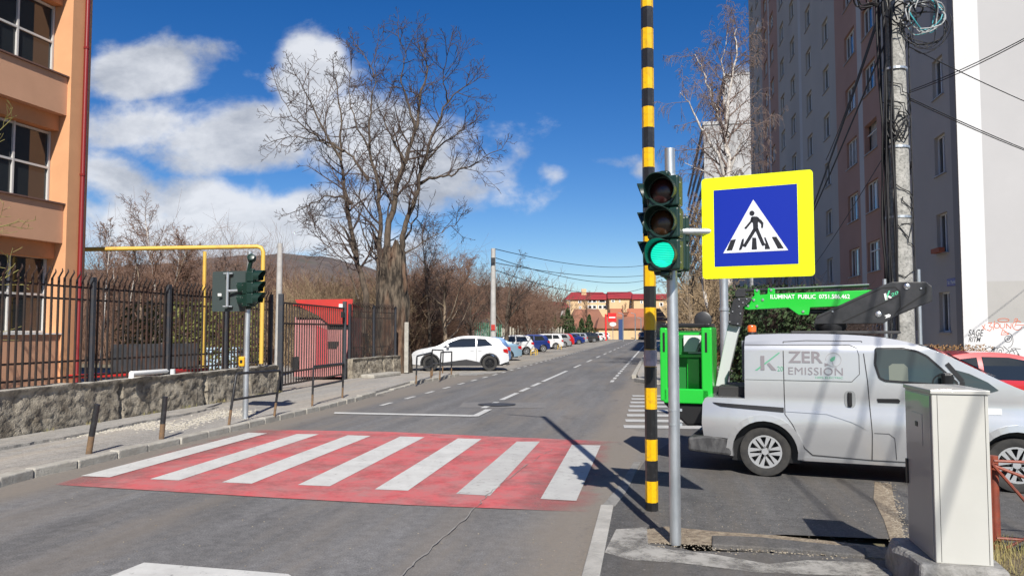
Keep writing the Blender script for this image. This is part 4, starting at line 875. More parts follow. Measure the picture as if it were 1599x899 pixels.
for i, (ty, lab, pt, (px, py), deg, det, rm) in enumerate(ROW):
    p = G(px, py); rz = math.radians(deg-2*i*.0); T = TYPES[ty]
    # near flank of a car heading -X is its local +y side (left side, towards -Y after the turn)
    q = Matrix.Rotation(rz, 3, 'Z') @ Vector((.05, T['W']/2, 0)); loc = Vector((p.x, p.y, .004))-q
    make_car(ty, lab, pt, loc, rz, GR, det, rm, spokes=7 if i == 0 else 5)
q = G(894, 541.2); make_car('hatch', 'small red hatchback tail showing in the middle of the parked row', P_red, Vector((q.x+.2, q.y+2.2, .004)), math.radians(192), GR, 0)
make_car('hatch', 'dark hatchback driving away far down the road', P_grey, (*RA(-2.9, 150), .01), math.radians(79.3), None, 1)
make_car('sedan', 'dark blue saloon coming round the far bend behind the hatchback', P_dblue, (*RA(-1.9, 185), .01), math.radians(79), None, 0)
rc = make_car('sedan', 'red saloon car parked behind the silver van near the graffiti wall', P_red, (6.35, 14.2, .004), math.radians(-10), None, 2)
# ---------------------------------------------------------------- the van with its lift
vR = G(1195, 745); vF = G(1587, 771); vd = (vF-vR).normalized(); vn = Vector((-vd.y, vd.x, 0)); HW = .85
van = thing('lift_van', 'silver van lettered ZERO EMISSION, carrying a green and black aerial lift', 'van', vR+vn*.82+Vector((0, 0, .004)), math.atan2(vd.y, vd.x))
def vp(px, py, lat=0.0):      # picture point on the van's lengthwise plane at lateral offset lat from the centre -> local x, z
    o = vR+vn*(.82+lat); s, z = PL(px, py, o.xy, vd.xy); return (s, z)
M_van = mat('van_silver_paint', (.58, .59, .60), .28, .55, coat=.9, c2=(.53, .54, .55), scale=1.2, lo=.3, hi=.7, bump=0)
def vy(x, z):
    y = HW
    if z > 1.05: y -= (z-1.05)*.07+max(0, z-1.58)*.55
    y += .028*math.exp(-((z-.66)/.17)**2)-.012*math.exp(-((z-.95)/.12)**2)
    if z < .55: y -= .05*((.55-z)/.3)**2
    if x > 2.5: y -= .30*((x-2.5)/1.0)**2
    if x < -.3: y -= .05*((-.3-x)/.45)**2
    if 2.0 < x and z > 1.1: y -= .12*(x-2.0)*(z-1.1)
    return y
rr_ = .305
topv = [(-.735, .46), (-.755, .62), (-.745, .88), (-.715, .94), (-.68, .955), (-.225, .955), (-.222, 1.66), (-.215, 1.72), (-.17, 1.745)]+chaikin([(.2, 1.757), (.9, 1.755), (1.45, 1.71), (1.85, 1.59), (2.15, 1.44), (2.55, 1.22), (2.82, 1.10), (3.1, 1.02), (3.3, .92), (3.42, .76), (3.46, .55), (3.43, .30), (3.38, .22)], 2)
profv = topv+arch(2.66, rr_, .375, .225, 14)+[(2.2, .22), (.45, .22)]+arch(0, rr_, .385, .225, 14)+[(-.42, .45), (-.5, .46)]
m = MB(); body_shell(m, profv, vy, [-.6, -.45, -.3, -.222, .1, .5, .9, 1.3, 1.7, 2.0, 2.3, 2.6, 2.8, 3.0, 3.2, 3.35], [.33, .42, .5, .58, .66, .74, .82, .90, .955, 1.0, 1.05, 1.2, 1.35, 1.45, 1.52, 1.58, 1.63, 1.68, 1.72])
m.build('body', M_van, van, smooth=True, ang=35, bevel=.022, seg=3)
ns = -1
def vfl(mb, poly, off, xc=(), zc=(.33, .42, .5, .58, .66, .74, .82, .90, .955, 1.0, 1.05, 1.2, 1.35, 1.45, 1.52, 1.58)): flank(mb, poly, vy, off, ns, xc=xc, zc=zc)
def seam(mb, pts, wd=.010, off=.004):
    for i in range(len(pts)-1):
        a, b = Vector(pts[i]), Vector(pts[i+1]); d_ = (b-a); 
        if d_.length < 1e-6: continue
        kk_ = max(1, int(d_.length/.12)); n_ = Vector((-d_.y, d_.x)).normalized()*wd/2
        for k in range(kk_):
            p, q = a.lerp(b, k/kk_), a.lerp(b, (k+1)/kk_)
            P = [p-n_, q-n_, q+n_, p+n_]; mb.add([(v.x, -(vy(v.x, v.y)+off), v.y) for v in P], [(0, 1, 2, 3)])
M_seam = mat('door_gap', (.03, .03, .032), .7)
m = MB(); seam(m, [(.235, 1.66), (.24, 1.05), (.245, .78), (.33, .66), (.40, .50), (.46, .38), (.55, .30), (1.20, .275)]); seam(m, [(1.20, .275), (1.205, .60), (1.17, 1.2), (1.12, 1.67)]); seam(m, [(.235, 1.66), (.5, 1.675), (1.12, 1.67)], .008)
seam(m, [(1.225, .60), (1.38, .60), (1.44, .55), (1.46, .30)], .006); seam(m, [(1.20, .275), (2.18, .275)]); seam(m, [(-.215, 1.62), (.235, 1.62), (.98, 1.625), (1.06, 1.59), (1.085, 1.5), (1.085, 1.28), (1.0, 1.19), (.24, 1.19)], .007); seam(m, [(-.215, 1.19), (.235, 1.19)], .004)
seam(m, [(2.18, .275), (2.24, .6), (2.26, .95), (2.42, 1.16)], .008)
m.build('door_seam', M_seam, van)
m = MB(); vfl(m, [(-.62, .895), (-.60, .875), (-.52, .845), (.232, .80), (.232, .86)], .007, xc=[-.55, -.45, -.37, -.3]); m.build('slide_rail', M_black, van)
# crease below the rail (a real fold): slim raised strip
m = MB(); vfl(m, [(.25, .815), (.72, .80), (.98, .72), (1.17, .63), (.98, .745), (.72, .835), (.25, .845)], .010); m.build('crease', M_van, van, smooth=True)
for cx, ra in ((0, .385), (2.66, .375)):
    m = MB(); oa = arch(cx, rr_, ra+.075, .24, 16); ia = arch(cx, rr_, ra+.002, .235, 16)
    for k in range(len(oa)-1): flank(m, [oa[k], oa[k+1], ia[k+1], ia[k]], vy, .016, ns); 
    for k in range(len(oa)-1): m.add([(oa[k][0], -(vy(*oa[k])-.0), oa[k][1]), (oa[k+1][0], -(vy(*oa[k+1])-.0), oa[k+1][1]), (oa[k+1][0], -(vy(*oa[k+1])+.016), oa[k+1][1]), (oa[k][0], -(vy(*oa[k])+.016), oa[k][1])], [(0, 1, 2, 3)])
    m.build('wheel_arch_lip', M_van, van)
m = MB(); vfl(m, [(.45, .225), (2.22, .225), (2.22, .262), (.45, .262)], .014, xc=[1, 1.6]); m.build('sill', M_van, van)
M_bump = mat('scuffed_bumper', (.035, .035, .037), .6, c2=(.14, .14, .14), scale=9, lo=.45, hi=.85, stretch=(1, 1, .5))
m = MB(); m.prism([(-.93, .27), (-.40, .235), (-.385, .40), (-.42, .47), (-.70, .475), (-.93, .44)], 1.62, lambda u, v, w_: Vector((u, -.835+w_, v))); m.build('rear_bumper', M_bump, van, bevel=.03)
m = MB(); m.box((3.36, 0, .32), (.16, 1.25, .2)); m.build('front_bumper', M_trim, van, bevel=.04)
# glass of the cab (see-through, with seats behind it)
win = [(1.27, 1.585), (1.255, 1.40), (1.30, 1.24), (1.36, 1.21), (2.08, 1.165), (2.10, 1.20), (1.80, 1.50), (1.70, 1.555), (1.55, 1.59)]
M_vg = mat('van_glass', (.035, .05, .05), .03, spec=.9)
m = MB(); vfl(m, win, .006); m.build('window', M_vg, van)
m = MB(); seam(m, win+[win[0]], .026, .008); m.build('window_rubber', M_black, van)
q3 = [(2.14, 1.165), (2.16, 1.22), (1.95, 1.42), (2.17, 1.36), (2.42, 1.22), (2.52, 1.14), (2.45, 1.12)]
q3 = [(2.16, 1.16), (2.14, 1.27), (2.05, 1.36), (2.22, 1.31), (2.40, 1.215), (2.50, 1.13), (2.40, 1.10)]
m = MB(); vfl(m, q3, .006); m.build('quarter_window', M_vg, van)
m = MB(); seam(m, [(2.13, 1.13), (2.15, 1.22), (2.0, 1.42)], .05, .009); m.build('pillar_trim', M_black, van)
# pale things seen through the cab glass
m = MB(); vfl(m, [(1.40, 1.22), (1.40, 1.38), (1.44, 1.41), (1.56, 1.41), (1.60, 1.37), (1.60, 1.21)], .0075); o = m.build('seat_back', mat('seat_through_glass', (.16, .18, .15), .25, spec=.6), van)
m = MB()
for k in range(14): a0, a1 = 2*math.pi*k/14*.6+.6, 2*math.pi*(k+1)/14*.6+.6; seam(m, [(1.97+.12*math.cos(a0), 1.20+.10*math.sin(a0)), (1.97+.12*math.cos(a1), 1.20+.10*math.sin(a1))], .016, .008)
m.build('steering_wheel', M_black, van)
m = MB(); seg_ = [p for p in topv if 1.75 < p[0] < 2.50]; vs = []
for p in seg_:
    yy = vy(*p)-.10
    for k in range(5): vs.append((p[0]+.015, yy*(-1+k/2), p[1]+.022))
m.add(vs, [(i*5+k, i*5+k+1, i*5+k+6, i*5+k+5) for i in range(len(seg_)-1) for k in range(4)]); m.build('windscreen', M_glass, van, smooth=True)
m = MB(); m.box((1.98, -.97, 1.235), (.11, .15, .17)); m.box((2.02, -.88, 1.17), (.06, .14, .05)); m.build('mirror', M_black, van, bevel=.035)
m = MB(); vfl(m, [(1.265, 1.0), (1.275, .955), (1.50, .955), (1.51, .985), (1.49, 1.005)], .010); m.build('door_handle', M_black, van)
m = MB(); cup = [(.975+.062*math.copysign(abs(math.cos(a))**.6, math.cos(a)), .985+.10*math.copysign(abs(math.sin(a))**.6, math.sin(a))) for a in [2*math.pi*k/20 for k in range(20)]]; vfl(m, cup, .006); hc = m.build('handle_cup', mat('handle_cup_grey', (.22, .23, .235), .4), van)
m = MB(); m.box((.975, -(vy(.97, .98)+.022), .985), (.045, .028, .17)); m.build('handle_bar', M_black, hc, bevel=.01)
m = MB(); vfl(m, [(2.34, .60), (2.60, .60), (2.60, .70), (2.34, .70)][:0] or [(2.30, .86), (2.52, .86), (2.52, .93), (2.30, .93)], .005); m.build('sticker', mat('sticker_paper', (.62, .64, .63), .6), van)
m = MB(); flank(m, [(2.95, .98), (3.30, .84), (3.36, .70), (3.15, .72), (2.95, .86)], vy, .010, -1); m.build('headlight', M_hl, van)
for x in (0, 2.66):
    for sd in (-1, 1): make_wheel(van, x, sd*(HW-.14), rr_, .19, mat('hub_cap_silver', (.50, .51, .52), .35, .5), 7 if False else 6, out=sd, cover=True)
m = MB(); m.box((1.4, 0, .32), (3.4, 1.25, .2)); m.box((0, 0, .42), (.80, 1.4, .5)); m.box((2.66, 0, .42), (.78, 1.4, .5)); m.build('underbody', M_black, van)
m = MB(); m.box((-.45, .25, 1.0), (.44, 1.1, .10)); m.box((-.40, -.45, 1.02), (.34, .4, .13)); m.build('load_bed', mat('bed_black', (.02, .02, .02), .7), van, bevel=.01)
m = MB(); m.box((-.245, -.60, 1.42), (.05, .12, .5)); m.build('rear_corner_trim', mat('corner_grey_trim', (.12, .13, .15), .5), van, bevel=.01)
# lettering on the flank
M_lt = mat('grey_lettering', (.20, .185, .20), .6); M_lg2 = mat('green_lettering', (.10, .34, .21), .6)
fl = lambda u, v: (u, -(vy(u, v)+.006), v)
fl2 = lambda u, v: (u, -(vy(u, v)+.008), v)
m = MB(); text_on(m, 'ZER', (.292, 1.405, .685, 1.545), fl, .018); text_on(m, 'EMISSION', (.292, 1.262, .905, 1.352), fl, .0, 0, 1.05); 
m.add([fl(.705, 1.365), fl(.705, 1.41), fl(.75, 1.385)], [(0, 1, 2)])
m.add([fl2(*p) for p in [(-.03, 1.31), (.015, 1.31), (.015, 1.485), (-.03, 1.485)]], [(0, 1, 2, 3)]); m.add([fl2(*p) for p in [(.045, 1.385), (.07, 1.405), (.155, 1.31), (.10, 1.31)]], [(0, 1, 2, 3)]); m.build('grey_writing', M_lt, van)
m = MB(); text_on(m, '20', (.165, 1.30, .232, 1.36), fl, .0); text_on(m, '100% ELECTRIC', (.60, 1.222, .905, 1.246), fl, .0)
m.add([fl(*p) for p in [(-.10, 1.305), (-.07, 1.305), (.20, 1.525), (.185, 1.53)]], [(0, 1, 2, 3)]); 
m.add([fl(*p) for p in [(.765, 1.45), (.785, 1.475), (.825, 1.492), (.82, 1.45), (.80, 1.43), (.775, 1.425)]], [(0, 1, 2, 3, 4, 5)]); m.build('green_writing', M_lg2, van)
m = MB(); cx, cz = .805, 1.448
for k in range(24):
    a0, a1 = 2*math.pi*(k/24*.93)-2.6, 2*math.pi*((k+1)/24*.93)-2.6
    m.add([fl(cx+rr*math.cos(a), cz+rr*.95*math.sin(a)) for a, rr in ((a0, .082), (a1, .082), (a1, .090), (a0, .090))], [(0, 1, 2, 3)])
stroke(m, [(.79, 1.43), (.80, 1.39), (.84, 1.355)], .008, fl); m.build('ring_emblem', mat('ring_grey', (.33, .33, .34), .6), van)
# beacon
m = MB(); bx, bz = vp(1174, 526, -.55); Mb = Matrix.Translation((bx, -.55, 1.74)); m.lathe([(0, .0), (.07, 0), (.065, .04), (0, .04)], Mb, 16); m.build('beacon_base', M_black, van)
m = MB(); m.lathe([(.055, .04), (.058, .10), (.045, .125), (0, .13)], Mb, 16); m.build('beacon', mat('orange_beacon', (.75, .13, .015), .15, coat=1), van, smooth=True)
# --- lift: parts at the van's centre line, with real thickness
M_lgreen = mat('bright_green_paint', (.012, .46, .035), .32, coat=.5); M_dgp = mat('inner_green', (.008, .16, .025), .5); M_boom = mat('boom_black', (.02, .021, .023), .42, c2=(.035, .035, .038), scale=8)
M_jib = mat('jib_grey', (.47, .49, .49), .4); M_bolt = mat('bolt_steel', (.55, .56, .57), .3, .8)
def plate(name, pix, lat, th, m_, parent=van, bevel=.008):
    mb = MB(); mb.prism([vp(x, y, lat) for x, y in pix], th, lambda u, v, w_: Vector((u, lat+w_, v))); return mb.build(name, m_, parent, bevel=bevel)
def bolts(pix, lat, r_, parent):
    mb = MB()
    for x, y in pix: u, v = vp(x, y, lat); mb.lathe([(0, .014), (r_*.7, .012), (r_, .004), (r_, 0)], Matrix.Translation((u, lat-.002, v)) @ Matrix.Rotation(math.pi/2, 4, 'X'), 10)
    mb.build('bolt', M_bolt, parent, smooth=True)
gb = plate('lower_boom', [(1161, 480), (1174, 465), (1178, 462), (1177, 452), (1186, 453), (1186, 461), (1198, 459.5), (1199, 450), (1210, 451), (1210, 459), (1372, 452.5), (1372, 470), (1304, 479), (1265, 480.5), (1263, 492), (1247, 492), (1231, 480.5), (1168, 484), (1161, 482)], -.13, .22, M_lgreen)
bolts([(1182, 454), (1204, 453.5), (1168, 478), (1177, 469), (1182, 478.5), (1191, 468.5), (1254, 487)], -.13, .02, gb)
stp_ = MB()
fb_ = lambda u, v: Vector((u, -.134, v))
(u0, v0), (u1, v1) = vp(1203, 467, -.134), vp(1327, 459.5, -.134); (_, v0b) = vp(1203, 460, -.134)
hgt = .058; sl = (v1-v0b)/(u1-u0)
text_on(stp_, 'ILUMINAT  PUBLIC  0751.586.462', (0, 0, 1, 1), lambda a, b: Vector((u0+(u1-u0)*a, -.135, v0+sl*(u1-u0)*a*1.0+hgt*b)), .018); stp_.build('boom_writing', mat('white_lettering', (.75, .78, .75), .6), gb)
m = MB(); a, b = vp(1165, 454, .02), vp(1357, 446, .02); m.tube([(a[0], .02, a[1]), (b[0], .02, b[1])], .022, 10); m.build('hydraulic_hose', M_blackm, van)
m = MB(); a, b = vp(1206, 451.5, -.02), vp(1357, 444.5, -.02); m.tube([(a[0], -.06, a[1]), (b[0], -.06, b[1])], .009, 6); m.build('leveling_rod', M_bolt, van)
m = MB(); a, b = vp(1262, 487, 0), vp(1300, 486, 0); m.tube([(a[0], 0, a[1]), (b[0]+.15, 0, b[1])], .03, 10); m.build('hydraulic_ram', M_boom, van, smooth=True)
lk_ = plate('link_plate', [(1137, 506), (1139, 489), (1145, 468), (1153, 465), (1173, 465), (1174, 468), (1160, 480), (1155, 509.5)], -.20, .30, M_boom)
bolts([(1139.5, 503), (1152, 506), (1138.5, 489), (1144, 487), (1156, 490), (1154, 479), (1160, 473), (1154, 468), (1166, 467.5)], -.20, .012, lk_)
plate('link_head', [(1148, 464), (1147, 457), (1152, 451), (1164, 450), (1163, 464)], -.05, .12, M_boom)
ub = plate('upper_boom', [(1272, 506.5), (1272, 500), (1276, 493), (1377, 446), (1393, 440.5), (1446, 440.5), (1456, 448), (1456, 470.5), (1400, 493.5), (1379, 505.5)], -.20, .40, M_boom)
m = MB()
def vst(pix, wd, lat=-.204):
    for i in range(len(pix)-1):
        a, b = Vector(vp(*pix[i], lat)), Vector(vp(*pix[i+1], lat)); d_ = (b-a).normalized(); n_ = Vector((-d_.y, d_.x))*wd/2
        m.add([(p.x, lat, p.y) for p in (a-n_, b-n_, b+n_, a+n_)], [(0, 1, 2, 3)])
vst([(1276, 497), (1378, 450), (1398, 449), (1405, 455), (1406, 480), (1396, 493)], .012); vst([(1316, 503), (1404, 462)], .014); vst([(1401, 487), (1446, 458), (1446, 448)], .02); vst([(1402, 490), (1452, 472)], .008)
m.build('boom_ridge', mat('boom_edge', (.004, .004, .004), .6), ub)
bolts([(1416, 447.5), (1371.5, 491)], -.20, .038, ub); bolts([(1300, 487), (1438, 451)], -.20, .015, ub)
m = MB(); pf = lambda x, y: (lambda q: Vector((q[0], -.206, q[1])))(vp(x, y, -.206))
m.add([pf(*p) for p in [(1380, 459), (1383.5, 458), (1386, 468), (1382.5, 469.5)]], [(0, 1, 2, 3)]); m.add([pf(*p) for p in [(1385, 463), (1389, 462), (1393, 465), (1390, 466.5)]], [(0, 1, 2, 3)])
m.add([pf(*p) for p in [(1381, 493), (1388, 490.5), (1391, 492), (1390, 495), (1382, 497.5), (1384, 495)]], [(0, 1, 2, 3, 4, 5)]); m.build('white_mark', M_whitep, ub)
m = MB(); m.add([pf(*p) for p in [(1382, 469.5), (1384.5, 469), (1390, 454), (1387.5, 454.5)]], [(0, 1, 2, 3)])
(ua, va), (ub2, vb2) = vp(1391.5, 464, -.206), vp(1402.5, 455, -.206); text_on(m, '20', (0, 0, 1, 1), lambda a, b: Vector((ua+(ub2-ua)*a, -.206, va+(.036)*a+.042*b)), .01); m.build('green_mark', mat('mint_lettering', (.08, .55, .28), .6), ub)
m = MB(); u, v = vp(1297, 512, 0); m.lathe([(0, 1.90), (.20, 1.90), (.20, 1.84), (.17, 1.80), (.20, 1.78), (0, 1.78)], Matrix.Translation((u, 0, 0)), 24); m.build('turret', M_boom, van, smooth=True)
m = MB(); m.box((u+.15, 0, 1.775), (1.25, .95, .035)); m.build('roof_frame', M_trim, van, bevel=.01)
plate('jib', [(1114, 619), (1137, 506), (1155, 510), (1130, 619)], -.10, .16, M_jib, bevel=.012)
# bucket hanging behind the tail
bk = MB(); BX0, BX1, BY0, BY1 = None, None, -.42, .18
(x0, zt), (x1, zb_) = vp(1030, 509, BY0), vp(1113, 632, BY0); BX0, BX1, BZ0, BZ1 = x0, x1, zb_, zt
bw = BX1-BX0; bh = BZ1-BZ0
bk.box(((BX0+BX1)/2, BY0+.02, BZ0+.10), (bw-.08, .05, .20)); bk.box((BX0+.05, BY0+.03, (BZ0+BZ1)/2), (.10, .07, bh-.05)); bk.box((BX1-.07, BY0+.03, (BZ0+BZ1)/2), (.14, .07, bh-.05))
bk.box((BX0+.03, (BY0+BY1)/2+.02, (BZ0+BZ1)/2), (.05, BY1-BY0-.06, bh-.04)); bk.box((BX1-.03, (BY0+BY1)/2+.02, (BZ0+BZ1)/2), (.05, BY1-BY0-.06, bh-.04))
bko = bk.build('bucket', M_lgreen, van, bevel=.02, seg=3)
m = MB(); m.box(((BX0+BX1)/2, BY1, (BZ0+BZ1)/2-.02), (bw-.1, .04, bh-.10)); m.build('bucket_back', M_dgp, bko)
m = MB(); m.box(((BX0+BX1)/2, (BY0+BY1)/2, BZ0+.02), (bw-.12, BY1-BY0-.05, .03)); m.build('bucket_floor', M_dgp, bko)
m = MB()
m.box(((BX0+BX1)/2, BY0+.05, BZ1+.005), (bw-.06, .09, .06)); m.box(((BX0+BX1)/2, BY1, BZ1+.005), (bw-.06, .07, .06))
for x in (BX0+.06, BX1-.06): m.box((x, (BY0+BY1)/2, BZ1+.005), (.07, BY1-BY0, .055))
m.build('hand_rail', M_black, bko, bevel=.015)
for x in (BX0+.055, BX1-.075): m = MB(); m.box((x, BY0-.008, BZ1-.22), (.03, .01, .26)); m.build('grip_slot', M_black, bko, bevel=.004)
for c_, d_ in ((((BX0+BX1)/2+.02, BY1-.03, BZ1-.42), (bw-.2, .04, .045)), (((BX0+BX1)/2, BY0+.10, BZ1-.11), (bw-.2, .03, .035)), (((BX0+BX1)/2+.02, BY1-.05, BZ0+.33), (.17, .04, .5))): m = MB(); m.box(c_, d_); m.build('cross_bar', M_lgreen, bko, bevel=.008)
m = MB(); m.box((BX1-.27, BY1-.05, BZ1-.25), (.24, .01, .27)); sgn = m.build('notice', mat('notice_grey', (.42, .45, .46), .6), bko)
m = MB(); cx_, cz_ = BX1-.23, BZ1-.335
m.add([(cx_-.035, BY1-.058, cz_-.025), (cx_+.035, BY1-.058, cz_-.025), (cx_, BY1-.058, cz_+.035)], [(0, 1, 2)]); m.box((cx_-.04, BY1-.058, cz_+.12), (.04, .003, .03))
for k in range(4): m.box((cx_-.02, BY1-.058, cz_+.09-.02*k), (.14, .002, .004))
m.build('warning_mark', M_black, sgn)
m = MB(); cx2 = BX0+.38; m.add([(cx2-.14, BY1-.09, BZ1-.36), (cx2+.02, BY1-.09, BZ1-.36), (cx2+.12, BY1-.09, BZ1-.11), (cx2-.14, BY1-.09, BZ1-.11)], [(0, 1, 2, 3)]); m.build('paper_notice', mat('paper_white', (.7, .7, .68), .8), bko)
m = MB(); m.prism([(BX0+.02, BZ0), (BX1+.05, BZ0), (BX1+.1, BZ0-.26), (BX0+.34, BZ0-.30)], .5, lambda u_, v_, w_: Vector((u_, BY0+.05+w_, v_))); m.build('bucket_cradle', M_black, van, bevel=.03)
m = MB(); m.prism([(BX1-.15, BZ0-.28), (BX1+.28, BZ0-.28), (BX1+.18, BZ0-.5), (BX1-.12, BZ0-.52)], .3, lambda u_, v_, w_: Vector((u_, BY0+.15+w_, v_))); m.build('cradle_foot', mat('teal_plastic', (.01, .08, .06), .5), van, bevel=.03)
dx_, dz_ = vp(1098, 500, BY0+.1); m = MB(); Md = Matrix.Translation((dx_, BY0+.08, dz_)) @ Matrix.Rotation(math.pi/2, 4, 'X'); m.lathe([(0, .0), (.115, 0), (.115, .012), (.10, .02), (0, .022)], Md, 28); m.lathe([(0, -.06), (.11, -.06), (.11, 0)], Md, 28); m.build('cable_reel', M_boom, van, smooth=True, ang=30)
# ================================================================ POLES, SIGNALS, SIGN
def sig_lens(parent, M, r, m_lens, dark, Lv=.185):
    mb = MB(); mb.lathe([(0, .032), (r*.5, .028), (r*.85, .014), (r, 0)], M, 28); mb.build('lens', m_lens, parent, smooth=True)
    mb = MB(); n_ = 28; vs = []; fs = []
    for k in range(n_+1):
        a = math.radians(-35)+math.radians(250)*k/n_; ln = Lv*(.55+.45*max(0, math.sin(a)))if a > -1 else Lv*.3
        for rr, hh in ((r*1.2, -.01), (r*1.24, ln), (r*1.18, ln), (r*1.14, -.01)): vs.append(M @ Vector((rr*math.cos(a), rr*math.sin(a), hh)))
    for k in range(n_):
        for j in range(4): fs.append((k*4+j, (k+1)*4+j, (k+1)*4+(j+1) % 4, k*4+(j+1) % 4))
    mb.add(vs, fs); mb.build('visor', dark, parent, smooth=True, ang=50)
    mb = MB(); mb.lathe([(r*1.0, 0), (r*1.02, .012), (r*1.18, .012), (r*1.2, -.01)], M, 28); mb.build('lens_ring', dark, parent)
M_lr = mat('unlit_red_lens', (.030, .005, .005), .3, coat=.3); M_la = mat('unlit_amber_lens', (.045, .018, .005), .3, coat=.3)
M_lg_ = mat('lit_green_lens', (.0, .35, .22), .3, emit=(.0, .80, .50), es=.85)
t = M_lg_.node_tree; b = t.nodes['Principled BSDF']; wv = t.nodes.new('ShaderNodeTexWave'); wv.inputs['Scale'].default_value = 22; wv.inputs['Distortion'].default_value = 1.5; wv.bands_direction = 'Z'; tcn = t.nodes.new('ShaderNodeTexCoord'); t.links.new(tcn.outputs['Object'], wv.inputs[0])
crr = t.nodes.new('ShaderNodeValToRGB'); crr.color_ramp.elements[0].color = (0, .38, .25, 1); crr.color_ramp.elements[1].color = (.02, 1.0, .66, 1); t.links.new(wv.outputs[0], crr.inputs[0]); t.links.new(crr.outputs[0], b.inputs['Emission Color'])
M_off = mat('unlit_green_lens', (.008, .05, .035), .15, coat=1)
def head(parent, c, nrm, n_l, r, lenses, pitch=.26, wd=.28, dp=.14, Lv=.185):
    """signal head: c centre (local to parent), nrm facing direction"""
    z = Vector(nrm).normalized(); y = Vector((0, 0, 1)); x = y.cross(z).normalized(); R = Matrix((x, y, z)).transposed()
    hd = thing('signal_head', None, None); hd.parent = parent
    ht = pitch*n_l
    mb = MB()
    for k in range(n_l): mb.box(Vector(c)+y*(pitch*((n_l-1)/2-k))-z*dp/2, (wd, pitch-.006, dp), R)
    mb.box(Vector(c)-z*(dp+.01), (wd-.05, ht-.02, .04), R)
    for s_ in (-1, 1): mb.box(Vector(c)+y*s_*(ht/2+.02)-z*(dp/2), (.09, .05, .09), R)
    mb.build('housing', M_dgreen, hd, bevel=.022, seg=3)
    for k in range(n_l):
        cc = Vector(c)+y*(pitch*((n_l-1)/2-k)); Mx = Matrix.Translation(cc+z*.004) @ R.to_4x4(); sig_lens(hd, Mx, r, lenses[k], M_dgreen, Lv)
    for k in range(n_l*2):
        cc = Vector(c)+y*(ht*(.5-(k+.5)/(2*n_l)))-z*.03+x*(wd/2+.002); mb = MB(); mb.box(cc, (.008, .012, .012), R); mb.build('rivet', M_bolt, hd)
    return hd
gp = G(1055, 855); gp.z = .03
ts = thing('traffic_signal', 'near traffic signal on a galvanised pole, its lowest lamp lit green', 'traffic signal', gp)
m = MB(); m.tube([(0, 0, 0), (0, 0, 1.6), (-.012, 0, 3.32)], [.047, .046, .044], 24); m.build('pole', M_galv, ts, smooth=True)
m = MB()
for z in (.98, 1.10, 2.20, 3.08, 2.32): m.tube([(-.003, 0, z), (-.003, 0, z+.014)], .0485, 24)
for z in (.98, 1.10): m.box((.052, -.01, z+.008), (.02, .03, .02))
m.build('pole_clamp', M_galv, ts)
hn = (-.45, -.88, -.02)
hc_ = D(1035, 348, gp.y-.24)-gp
head(ts, (hc_.x, hc_.y, hc_.z), hn, 3, .102, [M_lr, M_la, M_lg_], pitch=.262, wd=.27)
c2_ = D(1016, 350, gp.y+.05)-gp
head(ts, (c2_.x, c2_.y, c2_.z-.02), (-.98, .2, 0), 3, .10, [M_lr, M_la, M_off], pitch=.25, wd=.26, Lv=.11)
c3_ = D(1060, 382, gp.y+.12)-gp
head(ts, (c3_.x-.02, c3_.y, c3_.z), (.25, .97, 0), 2, .10, [M_lr, M_off], pitch=.24, wd=.22, dp=.10)
m = MB(); m.beam((-.02, 0, hc_.z+.42), (hc_.x+.05, hc_.y+.1, hc_.z+.41), .05, .05); m.beam((-.02, 0, hc_.z-.43), (hc_.x+.05, hc_.y+.1, hc_.z-.42), .05, .05); m.build('head_bracket', M_dgreen, ts)
# the crossing sign, hung on its own arm
tl, tr_, br_, bl_ = Vector((1.617, 6.5, 0)), Vector((2.41, 6.1, 0)), None, None
sO = Vector((1.617, 6.5, 2.235)); sX = (tr_-tl); SW = sX.length; sX.normalize(); SN = Vector((sX.y, -sX.x, 0)); SH = .855
sg_ = thing('crossing_sign', 'square pedestrian crossing sign, blue with a wide fluorescent yellow border', 'sign', sO)
sp_fn = lambda off: (lambda u, v: sX*(u*SW)+Vector((0, 0, v*SH))+SN*off)
def rrect(x0, y0, x1, y1, r_, n_=6):
    pts = []
    for (cx, cy, a0) in ((x1-r_, y0+r_, -90), (x1-r_, y1-r_, 0), (x0+r_, y1-r_, 90), (x0+r_, y0+r_, 180)):
        for k in range(n_+1): a = math.radians(a0+90*k/n_); pts.append((cx+r_*math.cos(a), cy+r_*math.sin(a)))
    return pts
M_fluo = mat('fluorescent_yellow', (.80, .88, .0), .45, emit=(.62, .85, .0), es=.0); M_sblue = mat('sign_blue', (.003, .02, .32), .35); M_swhite = mat('sign_white', (.70, .72, .76), .4); M_sblack = mat('sign_black', (.012, .012, .016), .5)
m = MB(); m.prism(rrect(0, 0, 1, 1, .035), .022, lambda u, v, w_: sp_fn(-w_)(u, v)); m.build('board', M_fluo, sg_)
ar = MB(); f_ = sp_fn(.002); ar.add([f_(*p) for p in [(.115, .118), (.865, .118), (.865, .875), (.115, .875)]], [(0, 1, 2, 3)]); ar.build('blue_field', M_sblue, sg_)
m = MB(); f_ = sp_fn(.004); m.add([f_(*p) for p in [(.197, .247), (.779, .249), (.479, .755)]], [(0, 1, 2)]); m.build('white_triangle', M_swhite, sg_)
f_ = sp_fn(.006); m = MB()
def cp(cx, cy): u = (cx-478)/610; t_ = 200-(200-147)*u; b_ = 743-(743-730)*u; return (u, 1-(cy-t_)/(b_-t_))
def dot(cx, cy, r_): m.add([f_(*cp(cx+r_*math.cos(a), cy+r_*math.sin(a))) for a in [2*math.pi*k/20 for k in range(20)]], [tuple(range(20))])
